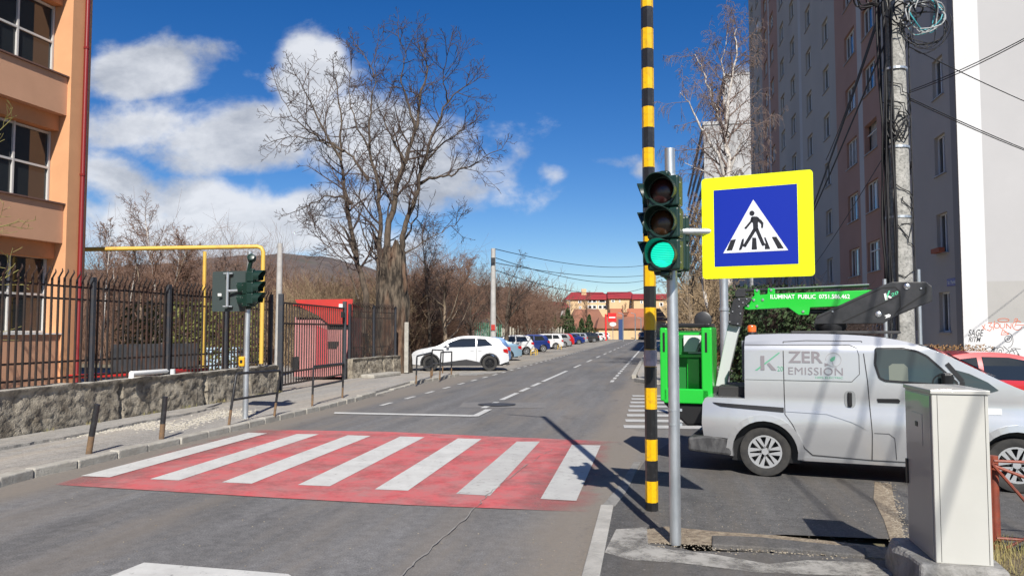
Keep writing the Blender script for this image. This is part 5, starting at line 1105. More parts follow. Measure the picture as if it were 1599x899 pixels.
def cap_(pts, w0, w1=None, z=.006):
    n0 = len(pts); w1 = w1 or w0
    for i in range(n0-1):
        a, b = Vector(pts[i]), Vector(pts[i+1]); d_ = (b-a).normalized(); n_ = Vector((-d_.y, d_.x)); wa = w0+(w1-w0)*i/(n0-1); wb = w0+(w1-w0)*(i+1)/(n0-1)
        m.add([f_(*cp(*q)) for q in (a+n_*wa/2, a-n_*wa/2, b-n_*wb/2, b+n_*wb/2)], [(0, 1, 2, 3)])
dot(762, 387, 14)
for poly in ([(764, 405), (788, 405), (800, 412), (794, 440), (795, 478), (768, 478), (766, 440), (752, 428), (757, 410)],
             [(753, 428), (757, 408), (768, 412), (764, 432), (728, 474), (718, 468)],
             [(794, 410), (812, 424), (824, 440), (821, 468), (811, 467), (811, 446), (792, 430)],
             [(768, 470), (785, 478), (728, 566), (714, 556)], [(776, 474), (795, 470), (828, 552), (812, 560)],
             [(642, 533), (672, 527), (649, 588), (617, 590)], [(705, 528), (716, 525), (712, 560), (700, 586), (686, 587)], [(762, 520), (783, 521), (786, 584), (757, 585)], [(826, 520), (834, 519), (858, 582), (829, 583), (830, 560), (834, 548)], [(867, 517), (892, 516), (930, 579), (899, 580)],
             [(714, 554), (730, 566), (722, 572), (708, 566)], [(811, 558), (830, 550), (832, 560), (818, 566)]):
    m.add([f_(*cp(*p)) for p in poly], [tuple(range(len(poly)))])
m.build('walking_figure', M_sblack, sg_)
m = MB(); pc = Vector((gp.x, gp.y, 0)); ac = D(1082, 361, gp.y-.02); e1 = sO+sX*.12*SW+Vector((0, 0, .39))-SN*.05
m.tube([Vector((pc.x+.03, pc.y, ac.z+.0))-sO, e1+Vector((0, 0, ac.z-e1.z))-sO, e1+sX*.5+Vector((0, 0, ac.z-e1.z))-sO], .031, 14)
for u in (.35,): m.tube([e1+sX*.30+Vector((0, 0, -.28))-sO, e1+sX*.30+Vector((0, 0, .42))-sO], .022, 12)
m.build('bracket_arm', M_galv, sg_, smooth=True)
# striped pole (eight-sided)
yb = G(1018, 797)
yp_ = thing('striped_pole', 'yellow and black banded pole rising out of the picture beside the near signal', 'pole', (yb.x, yb.y, 0))
M_y = mat('yellow_band_paint', (.72, .43, .0), .40, c2=(.66, .37, .0), scale=4, c3=(.35, .2, .02), s3=25, a3=.5); M_k = mat('black_band_paint', (.013, .013, .014), .35, c2=(.05, .05, .05), scale=14, lo=.55, hi=.9)
yz = lambda py: H+(516-py)/F*yb.y
m = MB(); edges = [0, .07]+[0]*0
bnds = [803, 783, 750, 718, 685, 638, 605, 572, 545, 515, 480, 447, 415, 383, 350, 318, 292, 262, 232, 200, 168, 140, 108, 78, 46, 13, -20, -52, -85, -118, -150, -183, -215, -248]
zs = [D(1018, p, yb.y).z for p in bnds]; zs[0] = 0.0
for k in range(len(zs)-1):
    m.cur = (k+1) % 2; m.tube([(0, 0, zs[k]), (0, 0, zs[k+1])], .0625, 8, cap=False, phase=math.radians(22.5+12))
m.cur = 1; m.tube([(0, 0, zs[-1]), (0, 0, 7.0)], .0615, 8, phase=math.radians(34.5)); m.build('post', [M_y, M_k], yp_)
m = MB(); m.tube([(0, 0, D(1018, 571, yb.y).z), (0, 0, D(1018, 546, yb.y).z)], .0665, 8, cap=False, phase=math.radians(34.5)); stk = m.build('sticker', mat('faded_sticker', (.52, .42, .45), .5, c2=(.20, .20, .23), scale=9, c3=(.65, .05, .05), s3=7, a3=.0), yp_)
m = MB(); m.tube([(0, 0, 6.9), (-.75, .35, 7.05)], [.03, .022], 8); m.build('top_arm', M_galv, yp_)
# far signal on the left pavement
lp = G(383, 653, .1)
tl_ = thing('traffic_signal', 'far traffic signal on a slim pole on the left pavement, seen from behind', 'traffic signal', lp)
m = MB(); m.tube([(0, 0, 0), (0, 0, 1.5), (.03, 0, 3.25)], [.055, .053, .05], 16); m.build('pole', M_galv, tl_, smooth=True)
ll = lambda px, py, dy=0: D(px, py, lp.y+dy)-lp
c = ll(399, 449, -.12); head(tl_, (c.x, c.y, c.z), (.97, -.12, 0), 3, .10, [M_off, M_off, M_off], pitch=.215, wd=.24)
c = ll(384, 460, -.05); head(tl_, (c.x, c.y, c.z), (-.80, .35, 0), 2, .10, [M_off, M_off], pitch=.24, wd=.25)
m = MB(); c = ll(393, 403, -.08); m.lathe([(0, -.07), (.07, -.06), (.085, 0), (.07, .06), (0, .08)], Matrix.Translation(c) @ Matrix.Rotation(1.2, 4, 'X'), 16); c2 = ll(388, 425, -.06); m.beam(c, c2, .05, .06); m.build('sounder', M_dgreen, tl_, smooth=True)
m = MB(); c = ll(378, 564, -.06); m.box(c, (.11, .10, .19)); pb = m.build('push_button', mat('yellow_box', (.70, .36, .01), .5), tl_, bevel=.02)
m = MB(); m.box(c+Vector((0, -.052, .0)), (.05, .012, .06)); m.build('button', M_black, pb)
# back of the sign hung on the far signal
a, b_ = D(332, 424, lp.y+.25), D(376, 486, lp.y+.05); so = Vector((a.x, a.y, b_.z))
bs = thing('back_of_sign', 'grey back of a square sign hung on the left signal pole', 'sign', so)
dxv = Vector((b_.x-a.x, b_.y-a.y, 0)); wdt = dxv.length+.16; dxv.normalize(); hts = a.z-b_.z
m = MB(); m.prism(rrect(0, 0, wdt, hts, .04), .015, lambda u, v, w_: dxv*u+Vector((0, w_, v))); m.build('board', mat('sign_back_grey', (.055, .075, .075), .5, .2), bs)
m = MB(); c = D(355, 455, lp.y+.02)-so; m.tube([(c.x, c.y, .09), (c.x, c.y, hts-.03)], .028, 10); m.beam((c.x-.09, c.y+.04, .10), (c.x+.09, c.y+.04, .10), .06, .02); m.beam((c.x-.09, c.y+.04, hts-.05), (c.x+.09, c.y+.04, hts-.05), .06, .02); m.tube([(c.x, c.y, hts/2), (lp.x-so.x, lp.y-so.y, hts/2+.02)], .026, 10); m.build('bracket', M_galv, bs, smooth=False)
m = MB(); c = D(343, 460, lp.y+.1)-so; m.box(c+Vector((0, 0, 0)), (.07, .004, .05)); m.build('label', M_whitep, bs)
# ---- concrete utility pole with its cables
M_cpole = mat('cast_concrete', (.25, .245, .225), .95, c2=(.40, .39, .36), scale=9, bump=.7, bscale=30, c3=(.10, .10, .095), s3=26, a3=.75)
up = Vector((6.07, 12.0, 0))
m = MB(); m.tube([(0, 0, 0), (0, 0, 4.5), (.02, 0, 9.5)], [.20, .178, .13], 20)
uo = thing('utility_pole', 'thick concrete utility pole wrapped in black cables behind the van', 'utility pole', up); m.build('shaft', M_cpole, uo, smooth=True)
M_cab = mat('black_cable', (.008, .008, .009), .6); M_bcab = mat('blue_cable', (.05, .32, .36), .5)
m = MB(); r3 = random.Random(8)
for k in range(9):
    a = math.radians(175+k*9); x, y = .20*math.cos(a), .20*math.sin(a)
    m.tube([(x-.0+r3.uniform(-.03, .03)-.03*(k % 3), y+r3.uniform(-.02, .02), z) for z in (1.75, 2.6, 3.4, 4.2, 5.0, 5.8, 6.6, 7.3)], r3.uniform(.010, .02), 6)
m.tube([(.215, -.05, z) for z in (1.8, 4, 6.5)], .012, 6)
for k in range(10):
    z0 = r3.uniform(3.2, 6.6); a0 = r3.uniform(180, 340); pts_ = []
    for j in range(9): t_ = j/8; a = math.radians(a0+r3.uniform(-25, 25)+90*math.sin(t_*3)); pts_.append((.21*math.cos(a), .21*math.sin(a), z0-t_*r3.uniform(.4, .8)))
    m.tube(pts_, .008, 5)
for k in range(5):
    z0 = 5.0+r3.uniform(-.15, .15); pts_ = [(.205*math.cos(math.radians(200+100*j/10+r3.uniform(-4, 4))), .215*math.sin(math.radians(200+100*j/10))-.01, z0+.16*math.sin(j*.6+k)) for j in range(11)]; m.tube(pts_, .011, 5)
m.build('clamped_cable', M_cab, uo)
for z in (2.35, 3.55, 4.65, 5.9): m = MB(); m.tube([(0, 0, z), (0, 0, z+.035)], .195, 20, cap=False); m.build('steel_band', M_galv, uo)
m = MB()
for (x, zz0, zz1, r_) in ((-.27, 1.0, 2.6, .03), (.26, 1.0, 2.75, .03)): m.tube([(x, -.06, 0), (x, -.06, zz1)], r_, 10)
m.build('conduit', M_galv, uo, smooth=True)
def coil(name, c, R0, n_, m_, seed, rad, tilt):
    mb = MB(); r4 = random.Random(seed)
    for k in range(n_):
        rx, rz = R0*r4.uniform(.55, 1.05), R0*r4.uniform(.6, 1.1); ph = r4.uniform(0, 6); oy = r4.uniform(-.08, .08); ox = r4.uniform(-.08, .08)
        span = r4.uniform(3.6, 6.2)
        mb.tube([(c[0]+ox+rx*math.cos(ph+span*j/18), c[1]+oy+.05*math.sin(j), c[2]+rz*math.sin(ph+span*j/18)) for j in range(19)], rad*r4.uniform(.7, 1.2), 5)
    return mb.build(name, m_, uo)
coil('cable_coil', (.42, -.22, 6.55), .38, 7, M_cab, 3, .008, 0); coil('cable_coil', (.40, -.25, 6.75), .30, 3, M_bcab, 5, .009, 0); coil('cable_coil', (.38, -.24, 6.7), .33, 4, mat('grey_cable', (.35, .36, .36), .6), 9, .010, 0)
coil('cable_coil', (-.40, -.1, 7.15), .24, 6, M_cab, 12, .013, 0); coil('cable_coil', (0, -.26, 6.75), .22, 5, M_cab, 15, .012, 0)
m = MB(); m.box((-.25, -.1, 7.15), (.5, .08, .05)); m.build('cross_arm', M_blackm, uo)
def wire(name, label, a, b, sag, r_=.009, strands=1, cat='cable', group=None):
    mb = MB(); a, b = Vector(a), Vector(b)
    for s_ in range(strands):
        o_ = Vector((0, 0, -.03*s_)); pts_ = []
        for k in range(25): t_ = k/24; p = a.lerp(b, t_)-Vector((0, 0, 4*sag*t_*(1-t_)))+o_*(1+2*math.sin(t_*9+s_)*t_*(1-t_)); pts_.append(p)
        mb.tube(pts_, r_, 5)
    return tag(mb.build(name, M_cab, origin=a), label, cat, group)
up3 = lambda dx, dy, z: Vector((up.x+dx, up.y+dy, z))
farp = D(1105, 512, 62)
wire('overhead_cable', 'thick bundle of cables from the concrete pole top sagging leftwards past the grey block', up3(-.2, -.1, 6.95), D(1170, 540, 45), .8, .011, 3)
wire('overhead_cable', 'second cable bundle from the concrete pole, just below the first', up3(-.2, -.1, 6.3), D(1150, 530, 50), 1.0, .009, 2)
wire('overhead_cable', 'uppermost cable crossing the grey block to the left, running out at the top edge', D(1385, -20, 11.5), D(1290, 250, 22), .15, .012, 1)
wire('overhead_cable', 'single thin cable low across the grey block left of the concrete pole', up3(-.2, -.1, 4.6), D(1225, 470, 38), .25, .008, 1)
wire('overhead_cable', 'cable climbing from the concrete pole to the upper right corner', up3(.18, -.1, H+(516-140)/F*12), up3(.18, -.1, H+(516-140)/F*12)+(D(1640, -15, 9.5)-up3(.18, -.1, H+(516-140)/F*12))*3.2, .5, .007, 2)
wire('overhead_cable', 'thin cable dropping rightwards from the concrete pole, upper of two on the white wall', up3(.18, -.1, D(1424, 76, 12).z), up3(.18, -.1, D(1424, 76, 12).z)+(D(1640, 157, 16)-up3(.18, -.1, D(1424, 76, 12).z))*3.2, .3, .009, 1)
wire('overhead_cable', 'thick cable dropping rightwards from the concrete pole, lower of two on the white wall', up3(.18, -.1, D(1424, 156, 12).z), up3(.18, -.1, D(1424, 156, 12).z)+(D(1640, 230, 16)-up3(.18, -.1, D(1424, 156, 12).z))*3.2, .3, .009, 2)
for ex_, ez_, lb_ in ((3.0, 8.3, 'thick cable bundle running from the pole top back over the van, leftmost'), (3.9, 8.0, 'cable bundle running from the pole top back over the van, middle one'), (4.7, 8.4, 'cable bundle running from the pole top back over the van, rightmost'), (1.7, 8.2, 'cable running from the pole top back over the street cabinet')):
    wire('overhead_cable', lb_, up3(0, -.25, 7.25), (ex_, -15, ez_), .15, .019, 1)
# street-lighting pole far left and wires over the road
M_op = mat('old_concrete_pole', (.34, .33, .31), .95, c2=(.45, .44, .42), scale=4)
def spole(px, top_, base_, Y, r_, label, extra=True):
    b0 = D(px, base_, Y); b0.z = 0; t0 = D(px, top_, Y); e = thing('utility_pole', label, 'utility pole', b0)
    m = MB(); m.tube([(0, 0, 0), (0, 0, t0.z)], [r_*1.15, r_*.8], 12); m.build('shaft', M_op, e, smooth=True)
    if extra: m = MB(); m.box((0, -.15, t0.z-.7), (.22, .3, .3)); m.build('fixture', M_blackm, e)
    return e, Vector((b0.x, b0.y, t0.z))
e, pt1 = spole(770, 388, 560, 44, .16, 'pale concrete pole behind the parked cars with a small red sign on it')
m = MB(); c = D(770, 511, 43.8)-e.location; m.box(c, (.22, .02, .32)); m.build('red_plate', M_redl, e)
spole(435, 380, 520, 31, .13, 'thin weathered pole standing behind the fence near the gate', False)
for (zA, pxB, pyB, sag) in ((.0, 1035, 408, .9), (-.5, 1035, 430, 1.2), (-.8, 1035, 425, .7), (-1.2, 1035, 436, 1.6)):
    wire('overhead_cable', ['thin wire strung over the far road from the pale pole, highest', 'second thin wire over the far road', 'third thin wire over the far road, nearly straight', 'lowest thin wire sagging over the far road'][[.0, -.5, -.8, -1.2].index(zA)], pt1+Vector((0, 0, zA)), D(pxB, pyB, 95), sag, .022)
# galvanised post behind the bucket
c = D(1131, 500, 13.5); m = MB(); m.tube([(c.x, c.y, 0), (c.x, c.y, 3.4)], .075, 14); m.tube([(c.x, c.y, 2.15), (c.x, c.y, 2.2)], .09, 14)
tag(m.build('galvanised_post', M_galv, smooth=True, origin=(c.x, c.y, 0)), 'plain galvanised post standing behind the green bucket', 'post')
# ================================================================ CABINET, RAILING, BARRIERS
M_cab2 = mat('cream_cabinet', (.47, .465, .425), .4, c2=(.50, .495, .455), scale=2, coat=.15); 
co = Vector((2.82, 5.2, .26)); ex = Vector((.33, -.085, 0)); ey = Vector((.115, .575, 0))
cb = thing('street_cabinet', 'cream metal street cabinet on a concrete plinth at the lower right', 'cabinet', co+ (ex+ey)/2)
cc = co+(ex+ey)/2
def cbx(mb, u0, u1, v0, v1, z0, z1):
    vs = [co+ex*u+ey*v+Vector((0, 0, z))-cc for u in (u0, u1) for v in (v0, v1) for z in (z0, z1)]; mb.add(vs, [(0,1,3,2),(4,6,7,5),(0,4,5,1),(2,3,7,6),(0,2,6,4),(1,5,7,3)])
m = MB(); cbx(m, 0, 1, 0, 1, 0, 1.115); m.build('body', M_cab2, cb, bevel=.006)
m = MB(); cbx(m, -.03, 1.03, -.02, 1.02, 1.115, 1.145); m.build('roof', M_cab2, cb, bevel=.006)
m = MB(); cbx(m, .095, .102, -.004, 0, .01, 1.11); cbx(m, .93, .937, -.004, 0, .01, 1.11); m.build('panel_seam', M_seam, cb)
M_door = mat('cabinet_door', (.42, .41, .38), .30, coat=.4)
m = MB(); cbx(m, -.014, 0, .05, .97, .02, 1.10); dr = m.build('door', M_door, cb, bevel=.004)
m = MB(); cbx(m, -.022, -.014, .32, .72, .74, .96); lkp = m.build('lock_plate', M_door, dr, bevel=.004)
m = MB(); cbx(m, -.034, -.022, .48, .56, .865, .90); m.build('lock', M_black, lkp, bevel=.004)
m = MB(); cbx(m, -.05, -.014, .9, .97, .42, .60); m.build('hinge', M_black, dr, bevel=.006)
M_pl = mat('rough_plinth', (.20, .195, .18), .95, c2=(.34, .33, .31), scale=6, bump=1, bscale=25)
m = MB(); r5 = random.Random(2); ring = []
for (u, v) in [(-.32, -.10), (.2, -.13), (.7, -.13), (1.22, -.12), (1.26, .3), (1.25, .8), (1.2, 1.12), (.6, 1.16), (0, 1.14), (-.34, 1.12), (-.40, .7), (-.36, .3)]: ring.append((u, v))
lv = []
for (z, s_) in ((-.4, 1.12), (-.15, 1.08), (-.05, 1.04), (0, .97)):
    lv.append([(co+ex*(.5+(u-.5)*s_)+ey*(.5+(v-.5)*s_)+Vector((r5.uniform(-.012, .012), r5.uniform(-.012, .012), z+r5.uniform(-.006, .006)*(z > -.1)))) for u, v in ring])
vs = [p for l_ in lv for p in l_]; n_ = len(ring); m.add(vs, [(l_*n_+i, l_*n_+(i+1) % n_, (l_+1)*n_+(i+1) % n_, (l_+1)*n_+i) for l_ in range(3) for i in range(n_)]+[tuple(range(3*n_, 4*n_))])
tag(m.build('cabinet_plinth', M_pl, origin=(co.x, co.y, 0), bevel=.02), 'rough concrete plinth under the cream street cabinet', 'plinth')
M_rust = mat('rust_red_paint', (.27, .06, .03), .55, c2=(.15, .035, .022), scale=6, c3=(.1, .06, .05), s3=20, a3=.6)
ro_ = G(1545, 862); ro_.z = 0; rt = thing('railing', 'rusty red steel railing with crossed bars beside the cabinet', 'railing', ro_)
m = MB(); m.tube([(0, 0, 0), (0, 0, .78)], .036, 14); m.build('post', M_rust, rt, smooth=True); m = MB(); m.tube([(.095, .06, 0), (.095, .06, .77)], .036, 14); m.build('post', M_rust, rt, smooth=True)
rdv = Vector((1, -.28, 0)).normalized(); A_ = Vector((.05, -.02, 0)); B_ = A_+rdv*1.7
m = MB(); m.tube([A_+Vector((0, 0, .74)), B_+Vector((0, 0, .74))], .012, 8); m.tube([A_+Vector((0, 0, .70)), B_+Vector((0, 0, .05))], .013, 8); m.tube([A_+Vector((-.02, 0, .72)), A_+rdv*.55+Vector((0, 0, -.0))], .013, 8)
m.tube([A_+rdv*.06+Vector((0, 0, .04)), A_+rdv*.8+Vector((0, 0, .52))], .011, 8); m.tube([A_+Vector((0, 0, .12)), B_+Vector((0, 0, .12))], .012, 8); m.build('crossed_bar', M_rust, rt, smooth=True)
m = MB(); m.tube([B_, B_+Vector((0, 0, .78))], .036, 12); m.build('post', M_rust, rt, smooth=True)
# leaning bollards
M_bol = mat('bollard_paint', (.014, .014, .015), .45, c2=(.22, .12, .05), scale=2.2, lo=.5, hi=.62)
def bollard(f0, t0, label):
    a = G(*f0, .1); b_ = D(*t0, a.y-.03)
    m = MB(); rel = b_-a; m.tube([Vector((0, 0, -.04)), rel*.36], .040, 14, cap=False); m.cur = 1; m.tube([rel*.36, rel], .040, 14); o = m.build('bollard', [mat('rusted_foot', (.20, .12, .06), .8, c2=(.12, .08, .05), scale=14), M_blackm], smooth=True); o.location = a; tag(o, label, 'bollard', 'leaning bollards on the left kerb')
bollard((138, 708), (152, 631), 'leaning black bollard with rusty foot, the nearer of two on the left kerb')
bollard((252, 685), (258, 619), 'leaning black bollard with rusty foot, the farther of two on the left kerb')
def barrier(fl_, tl2, tr2, fr2, ml, mr_, label, z=.1, r_=.024):
    a, d_ = G(*fl_, z), G(*fr2, z); t1, t2 = D(*tl2, a.y), D(*tr2, d_.y); m1, m2 = D(*ml, a.y), D(*mr_, d_.y)
    e = thing('pedestrian_barrier', label, 'barrier', a, 0, 'steel hoop barriers on the left kerb')
    c1, c2x = a.lerp(t1, .35), d_.lerp(t2, .35)
    m = MB(); m.tube([a.lerp(t1, .3)-a, t1-a-(t1-a).normalized()*.03, t1-a+(t2-t1).normalized()*.04, t2-a-(t2-t1).normalized()*.04, t2-a-(t2-d_).normalized()*.03, d_.lerp(t2, .3)-a], r_, 10); m.build('hoop', M_blackm, e, smooth=True)
    m = MB(); m.tube([Vector((0, 0, -.03)), a.lerp(t1, .3)-a], r_*1.04, 10); m.build('foot', MATS['rusted_foot'], e, smooth=True); m = MB(); m.tube([d_-a-Vector((0, 0, .03)), d_.lerp(t2, .3)-a], r_*1.04, 10); m.build('foot', MATS['rusted_foot'], e, smooth=True)
    m = MB(); m.tube([m1-a, m2-a], r_*.9, 8); m.build('cross_bar', M_blackm, e, smooth=True)
barrier((357, 664), (369, 583), (438, 578.5), (428, 650), (363.5, 624), (433, 613), 'bent steel hoop barrier standing around the left signal pole')
barrier((487.5, 634), (489.5, 572), (537, 567), (534.5, 621), (488.5, 604), (535.5, 594), 'upright steel hoop barrier in front of the iron gate')
barrier((649.7, 598), (651, 556), (673.7, 550), (672.7, 590), (650.4, 578), (673, 571), 'steel hoop barrier in front of the nearest white SUV, left of three', .1, .026)
barrier((675, 587), (675, 546), (692, 546.5), (691, 582), (675, 568), (691, 566), 'steel hoop barrier before the white SUV, middle one set farther back', .1, .026)
barrier((686.5, 591.5), (688.7, 550), (705.4, 549), (704.8, 585), (688, 571), (705, 567), 'steel hoop barrier before the white SUV, right of three', .1, .026)
# yellow parking hoops by the row
M_yh = mat('yellow_hoop_paint', (.55, .36, .05), .6)
for i, (px, py) in enumerate(((832, 553.5), (829, 555), (871, 545.5))):
    a = G(px, py, .0); m = MB(); m.tube([(0, 0, 0), (0, 0, .35), (.15, 0, .5), (.35, 0, .35), (.35, 0, 0)], .03, 8); m.beam((.0, 0, .2), (.35, 0, .2), .03, .03)
    o = m.build('parking_hoop', M_yh, smooth=True); o.location = a; tag(o, ['low yellow parking hoop at the tail of the small white hatchback, right one', 'low yellow parking hoop at the tail of the small white hatchback, left one', 'low yellow parking hoop at the tail of the white estate car'][i], 'parking hoop', 'yellow parking hoops')
# ================================================================ FAR END OF THE ROAD
M_roof = mat('red_roof_tile', (.33, .03, .035), .7, c2=(.26, .025, .03), scale=.6); M_cream = mat('cream_plaster', (.62, .44, .25), .9, c2=(.56, .40, .23), scale=.5); M_broof = mat('brown_roof_tile', (.22, .10, .065), .9, c2=(.30, .13, .08), scale=.25, detail=9); M_oroof = mat('orange_roof_tile', (.42, .15, .08), .9, c2=(.36, .12, .065), scale=.3, detail=9)
def house(name, label, px0, px1, Y, y_eave, y_ridge, dp, m_w, m_r, wins=(), hip=.6, ang=0.0, chim=()):
    a, b_ = D(px0, 516, Y), D(px1, 516, Y); W_ = b_.x-a.x; ze = H+(516-y_eave)/F*Y; zr = H+(516-y_ridge)/F*Y
    e = thing(name, label, 'house' if 'apartment' not in label else 'building', (a.x, Y, 0), ang)
    m = MB(); m.box((W_/2, dp/2, ze/2-.2), (W_, dp, ze+.4)); m.build('wall', m_w, e)
    m = MB(); ov = .5; hp = hip*(zr-ze)
    R_ = [(-ov, -ov, ze), (W_+ov, -ov, ze), (W_+ov, dp+ov, ze), (-ov, dp+ov, ze), (hp, dp/2, zr), (W_-hp, dp/2, zr)]
    m.add(R_, [(0, 1, 5, 4), (1, 2, 5), (2, 3, 4, 5), (3, 0, 4)]); m.add([(x, y, z-.25) for x, y, z in R_[:4]]+R_[:4], [(0, 1, 2, 3), (0, 1, 5, 4), (1, 2, 6, 5), (2, 3, 7, 6), (3, 0, 4, 7)]); rf = m.build('roof', m_r, e)
    for (cx, cw) in chim: m = MB(); m.box(((cx-px0)/(px1-px0)*W_, dp*.3, zr-.1), (cw, cw, 1.8)); m.build('chimney', M_cream, rf)
    for (wx0, wx1, wy0, wy1) in wins:
        m = MB(); xa, xb = (wx0-px0)/(px1-px0)*W_, (wx1-px0)/(px1-px0)*W_; za, zb2 = H+(516-wy1)/F*Y, H+(516-wy0)/F*Y
        m.box(((xa+xb)/2, -.0, (za+zb2)/2), (xb-xa, .12, zb2-za)); wn = m.build('window', M_whitep, e)
        m = MB(); k_ = max(1, round((xb-xa)/1.6))
        for j in range(k_): m = MB(); m.box((xa+(xb-xa)*(j+.5)/k_, -.07, (za+zb2)/2), ((xb-xa)/k_-.45, .03, zb2-za-.3)); m.build('pane', M_glass, wn)
    return e
house('yellow_apartment_house', 'long cream apartment house with a dark red roof at the far end of the road', 885, 955, 215, 466.5, 454.5, 12, M_cream, M_roof, [(903, 908, 468.5, 473), (918, 932, 467, 472.5), (935, 946, 467, 472.5), (918, 932, 476.5, 482), (934, 948, 476.5, 482), (904, 908, 478, 482)], .8, 0, [(912.5, .9), (916, .6)])
house('yellow_apartment_house', 'cream apartment house with stepped red roofs just right of the long one', 952, 992, 212, 465, 454, 12, M_cream, M_roof, [(955, 960, 468, 472), (967, 969, 468, 472), (984, 993, 468, 473), (984, 993, 477, 481)], .1)
house('yellow_apartment_house', 'cream apartment house under a red roof partly hidden by the striped pole', 990, 1085, 208, 466, 457, 12, M_cream, M_roof, [(1000, 1004, 469, 474), (1030, 1036, 472, 478), (1050, 1056, 472, 478), (1068, 1073, 472, 478)], .4)
house('tiled_house', 'low house with a big brown tiled roof below the cream apartment house', 893, 948, 165, 512, 481, 14, M_cream, M_broof, [], .25)
house('tiled_house', 'low house with a big orange tiled roof behind the red billboard', 935, 1016, 160, 511, 494, 10, M_cream, M_broof, [], .3)
house('tiled_house', 'house with a plain orange tiled roof above the brown ones', 956, 1040, 188, 499, 480.5, 12, M_cream, M_oroof, [], .1, 0, [(979, 1.0)])
house('red_roofed_house', 'house with a dark red roof among bushes left of the apartment house', 842, 886, 150, 479, 469.5, 10, M_wr, M_roof, [(868, 872, 484, 490)], .3)
house('garden_house', 'white garden house with a grey roof seen through the bushes behind the white SUV', 712, 768, 78, 505, 497, 8, M_wr, mat('slate_roof', (.12, .13, .15), .8), [(724, 738, 508, 515), (746, 762, 508, 515)], .5)
house('garden_house', 'orange garden house half hidden by bushes left of the pale pole', 735, 790, 95, 492, 486, 8, M_or, M_roof, [], .5)
house('garden_house', 'small white house glimpsed through bare bushes beyond the pale pole', 808, 834, 90, 506, 501, 7, M_wr, M_broof, [(814, 820, 509, 515)], .5)
m = MB(); Wf = 205
for i in range(11): x0 = 20+i*3.0; m.box((x0+1.45, Wf, 1.0), (2.9, .08, 2.0))
tag(m.build('white_fence', M_whitep, origin=(20, Wf, 0)), 'long white board fence closing off the far end of the road', 'fence')
c = D(946, 516, 140); bb_ = thing('billboard', 'red billboard with a white bar on a red post at the roadside', 'billboard', (c.x, c.y, 0)); M_bred = mat('billboard_red', (.60, .012, .012), .5)
m = MB(); m.box((0, 0, 2.4), (.32, .3, 4.8)); m.build('post', M_bred, bb_); zc_ = H+(516-495.5)/F*140; m = MB(); m.box((1.15, -.05, zc_), (1.55, .15, 1.6)); m.build('panel', M_bred, bb_); m = MB(); m.box((1.15, -.14, zc_), (1.15, .02, .22)); m.build('white_bar', M_whitep, bb_)
c = D(957, 506, 138); bb_ = thing('oval_sign', 'small white oval sign standing under the red billboard', 'sign', (c.x, c.y, 0)); m = MB(); m.lathe([(0, .05), (.6, .05), (.6, -.05), (0, -.05)], Matrix.Translation((0, 0, c.z)) @ Matrix.Rotation(math.pi/2, 4, 'X') @ Matrix.Diagonal((1, .6, 1, 1)), 20); m.build('panel', M_whitep, bb_); m = MB(); m.tube([(0, .05, 0), (0, .05, c.z)], .06, 8); m.build('post', M_galv, bb_)
c = D(969, 510, 150); m = MB(); m.box((0, 0, 2.0), (.8, .2, 4.0)); o = m.build('blue_sign', mat('navy_panel', (.02, .05, .15), .5)); o.location = (c.x, c.y, 0); tag(o, 'dark blue upright sign panel beyond the billboard', 'sign')
for i, (px, top_) in enumerate(((973, 490), (992, 490), (890, 470), (1001, 497))):
    c = D(px, 516, 128+i*9); zt_ = H+(516-top_)/F*c.y; m = MB(); m.tube([(0, 0, 0), (0, 0, zt_)], .09, 8); m.tube([(0, 0, zt_), (-.8, 0, zt_+.2)], .06, 6); o = m.build('lamp_post', M_galv, smooth=True); o.location = (c.x, c.y, 0)
    tag(o, ['thin grey lamp post right of the red billboard', 'thin grey lamp post in front of the orange roof left of the striped pole', 'thin lamp post among the green conifers', 'short lamp post nearest the striped pole at the bend'][i], 'lamp post', 'far lamp posts')
# picket fence behind the far cars
pf_ = thing('picket_fence', 'fence of pale pickets behind the far parked cars', 'fence', (2.2, 66, 0)); m = MB(); r6 = random.Random(9)
for i in range(46): y = 62+i*1.35; x = RA(-13.2, y)[0]; m.box((x-2.2+r6.uniform(-.1, .1), y-66, 1.1), (.14, .1, 2.1+r6.uniform(-.3, .3)))
pq_ = [Vector((RA(-13.2, 62)[0]-2.2, -4, 0)), Vector((RA(-13.2, 123)[0]-2.2, 57, 0))]; [m.beam(pq_[0]+Vector((0, .08, z)), pq_[1]+Vector((0, .08, z)), .05, .08) for z in (.4, 1.6)]; m.build('pickets', mat('weathered_picket', (.38, .36, .30), .9), pf_)
gf_ = MB()
for i in range(14): y = 55+i*.7; x = RA(-12.8, y)[0]; gf_.box((x, y, 1.2), (.06, .06, 2.4))
tag(gf_.build('green_fence', mat('green_fence_paint', (.03, .22, .14), .6), origin=(-2, 55, 0)), 'short green metal fence behind the dark blue hatchback', 'fence')
m = MB()
for i in range(44): y = 33+i*.6; x = -9.3+.16*(y-33); m.box((x, y, .55), (.05, .05, 1.1))
m.beam((-9.3, 33, 1.0), (-9.3+.16*26.4, 59.4, 1.0), .04, .05); m.beam((-9.3, 33, .3), (-9.3+.16*26.4, 59.4, .3), .04, .05)
tag(m.build('low_fence', M_blackm, origin=(-9.3, 33, 0)), 'low dark fence running behind the nearest parked cars', 'fence')
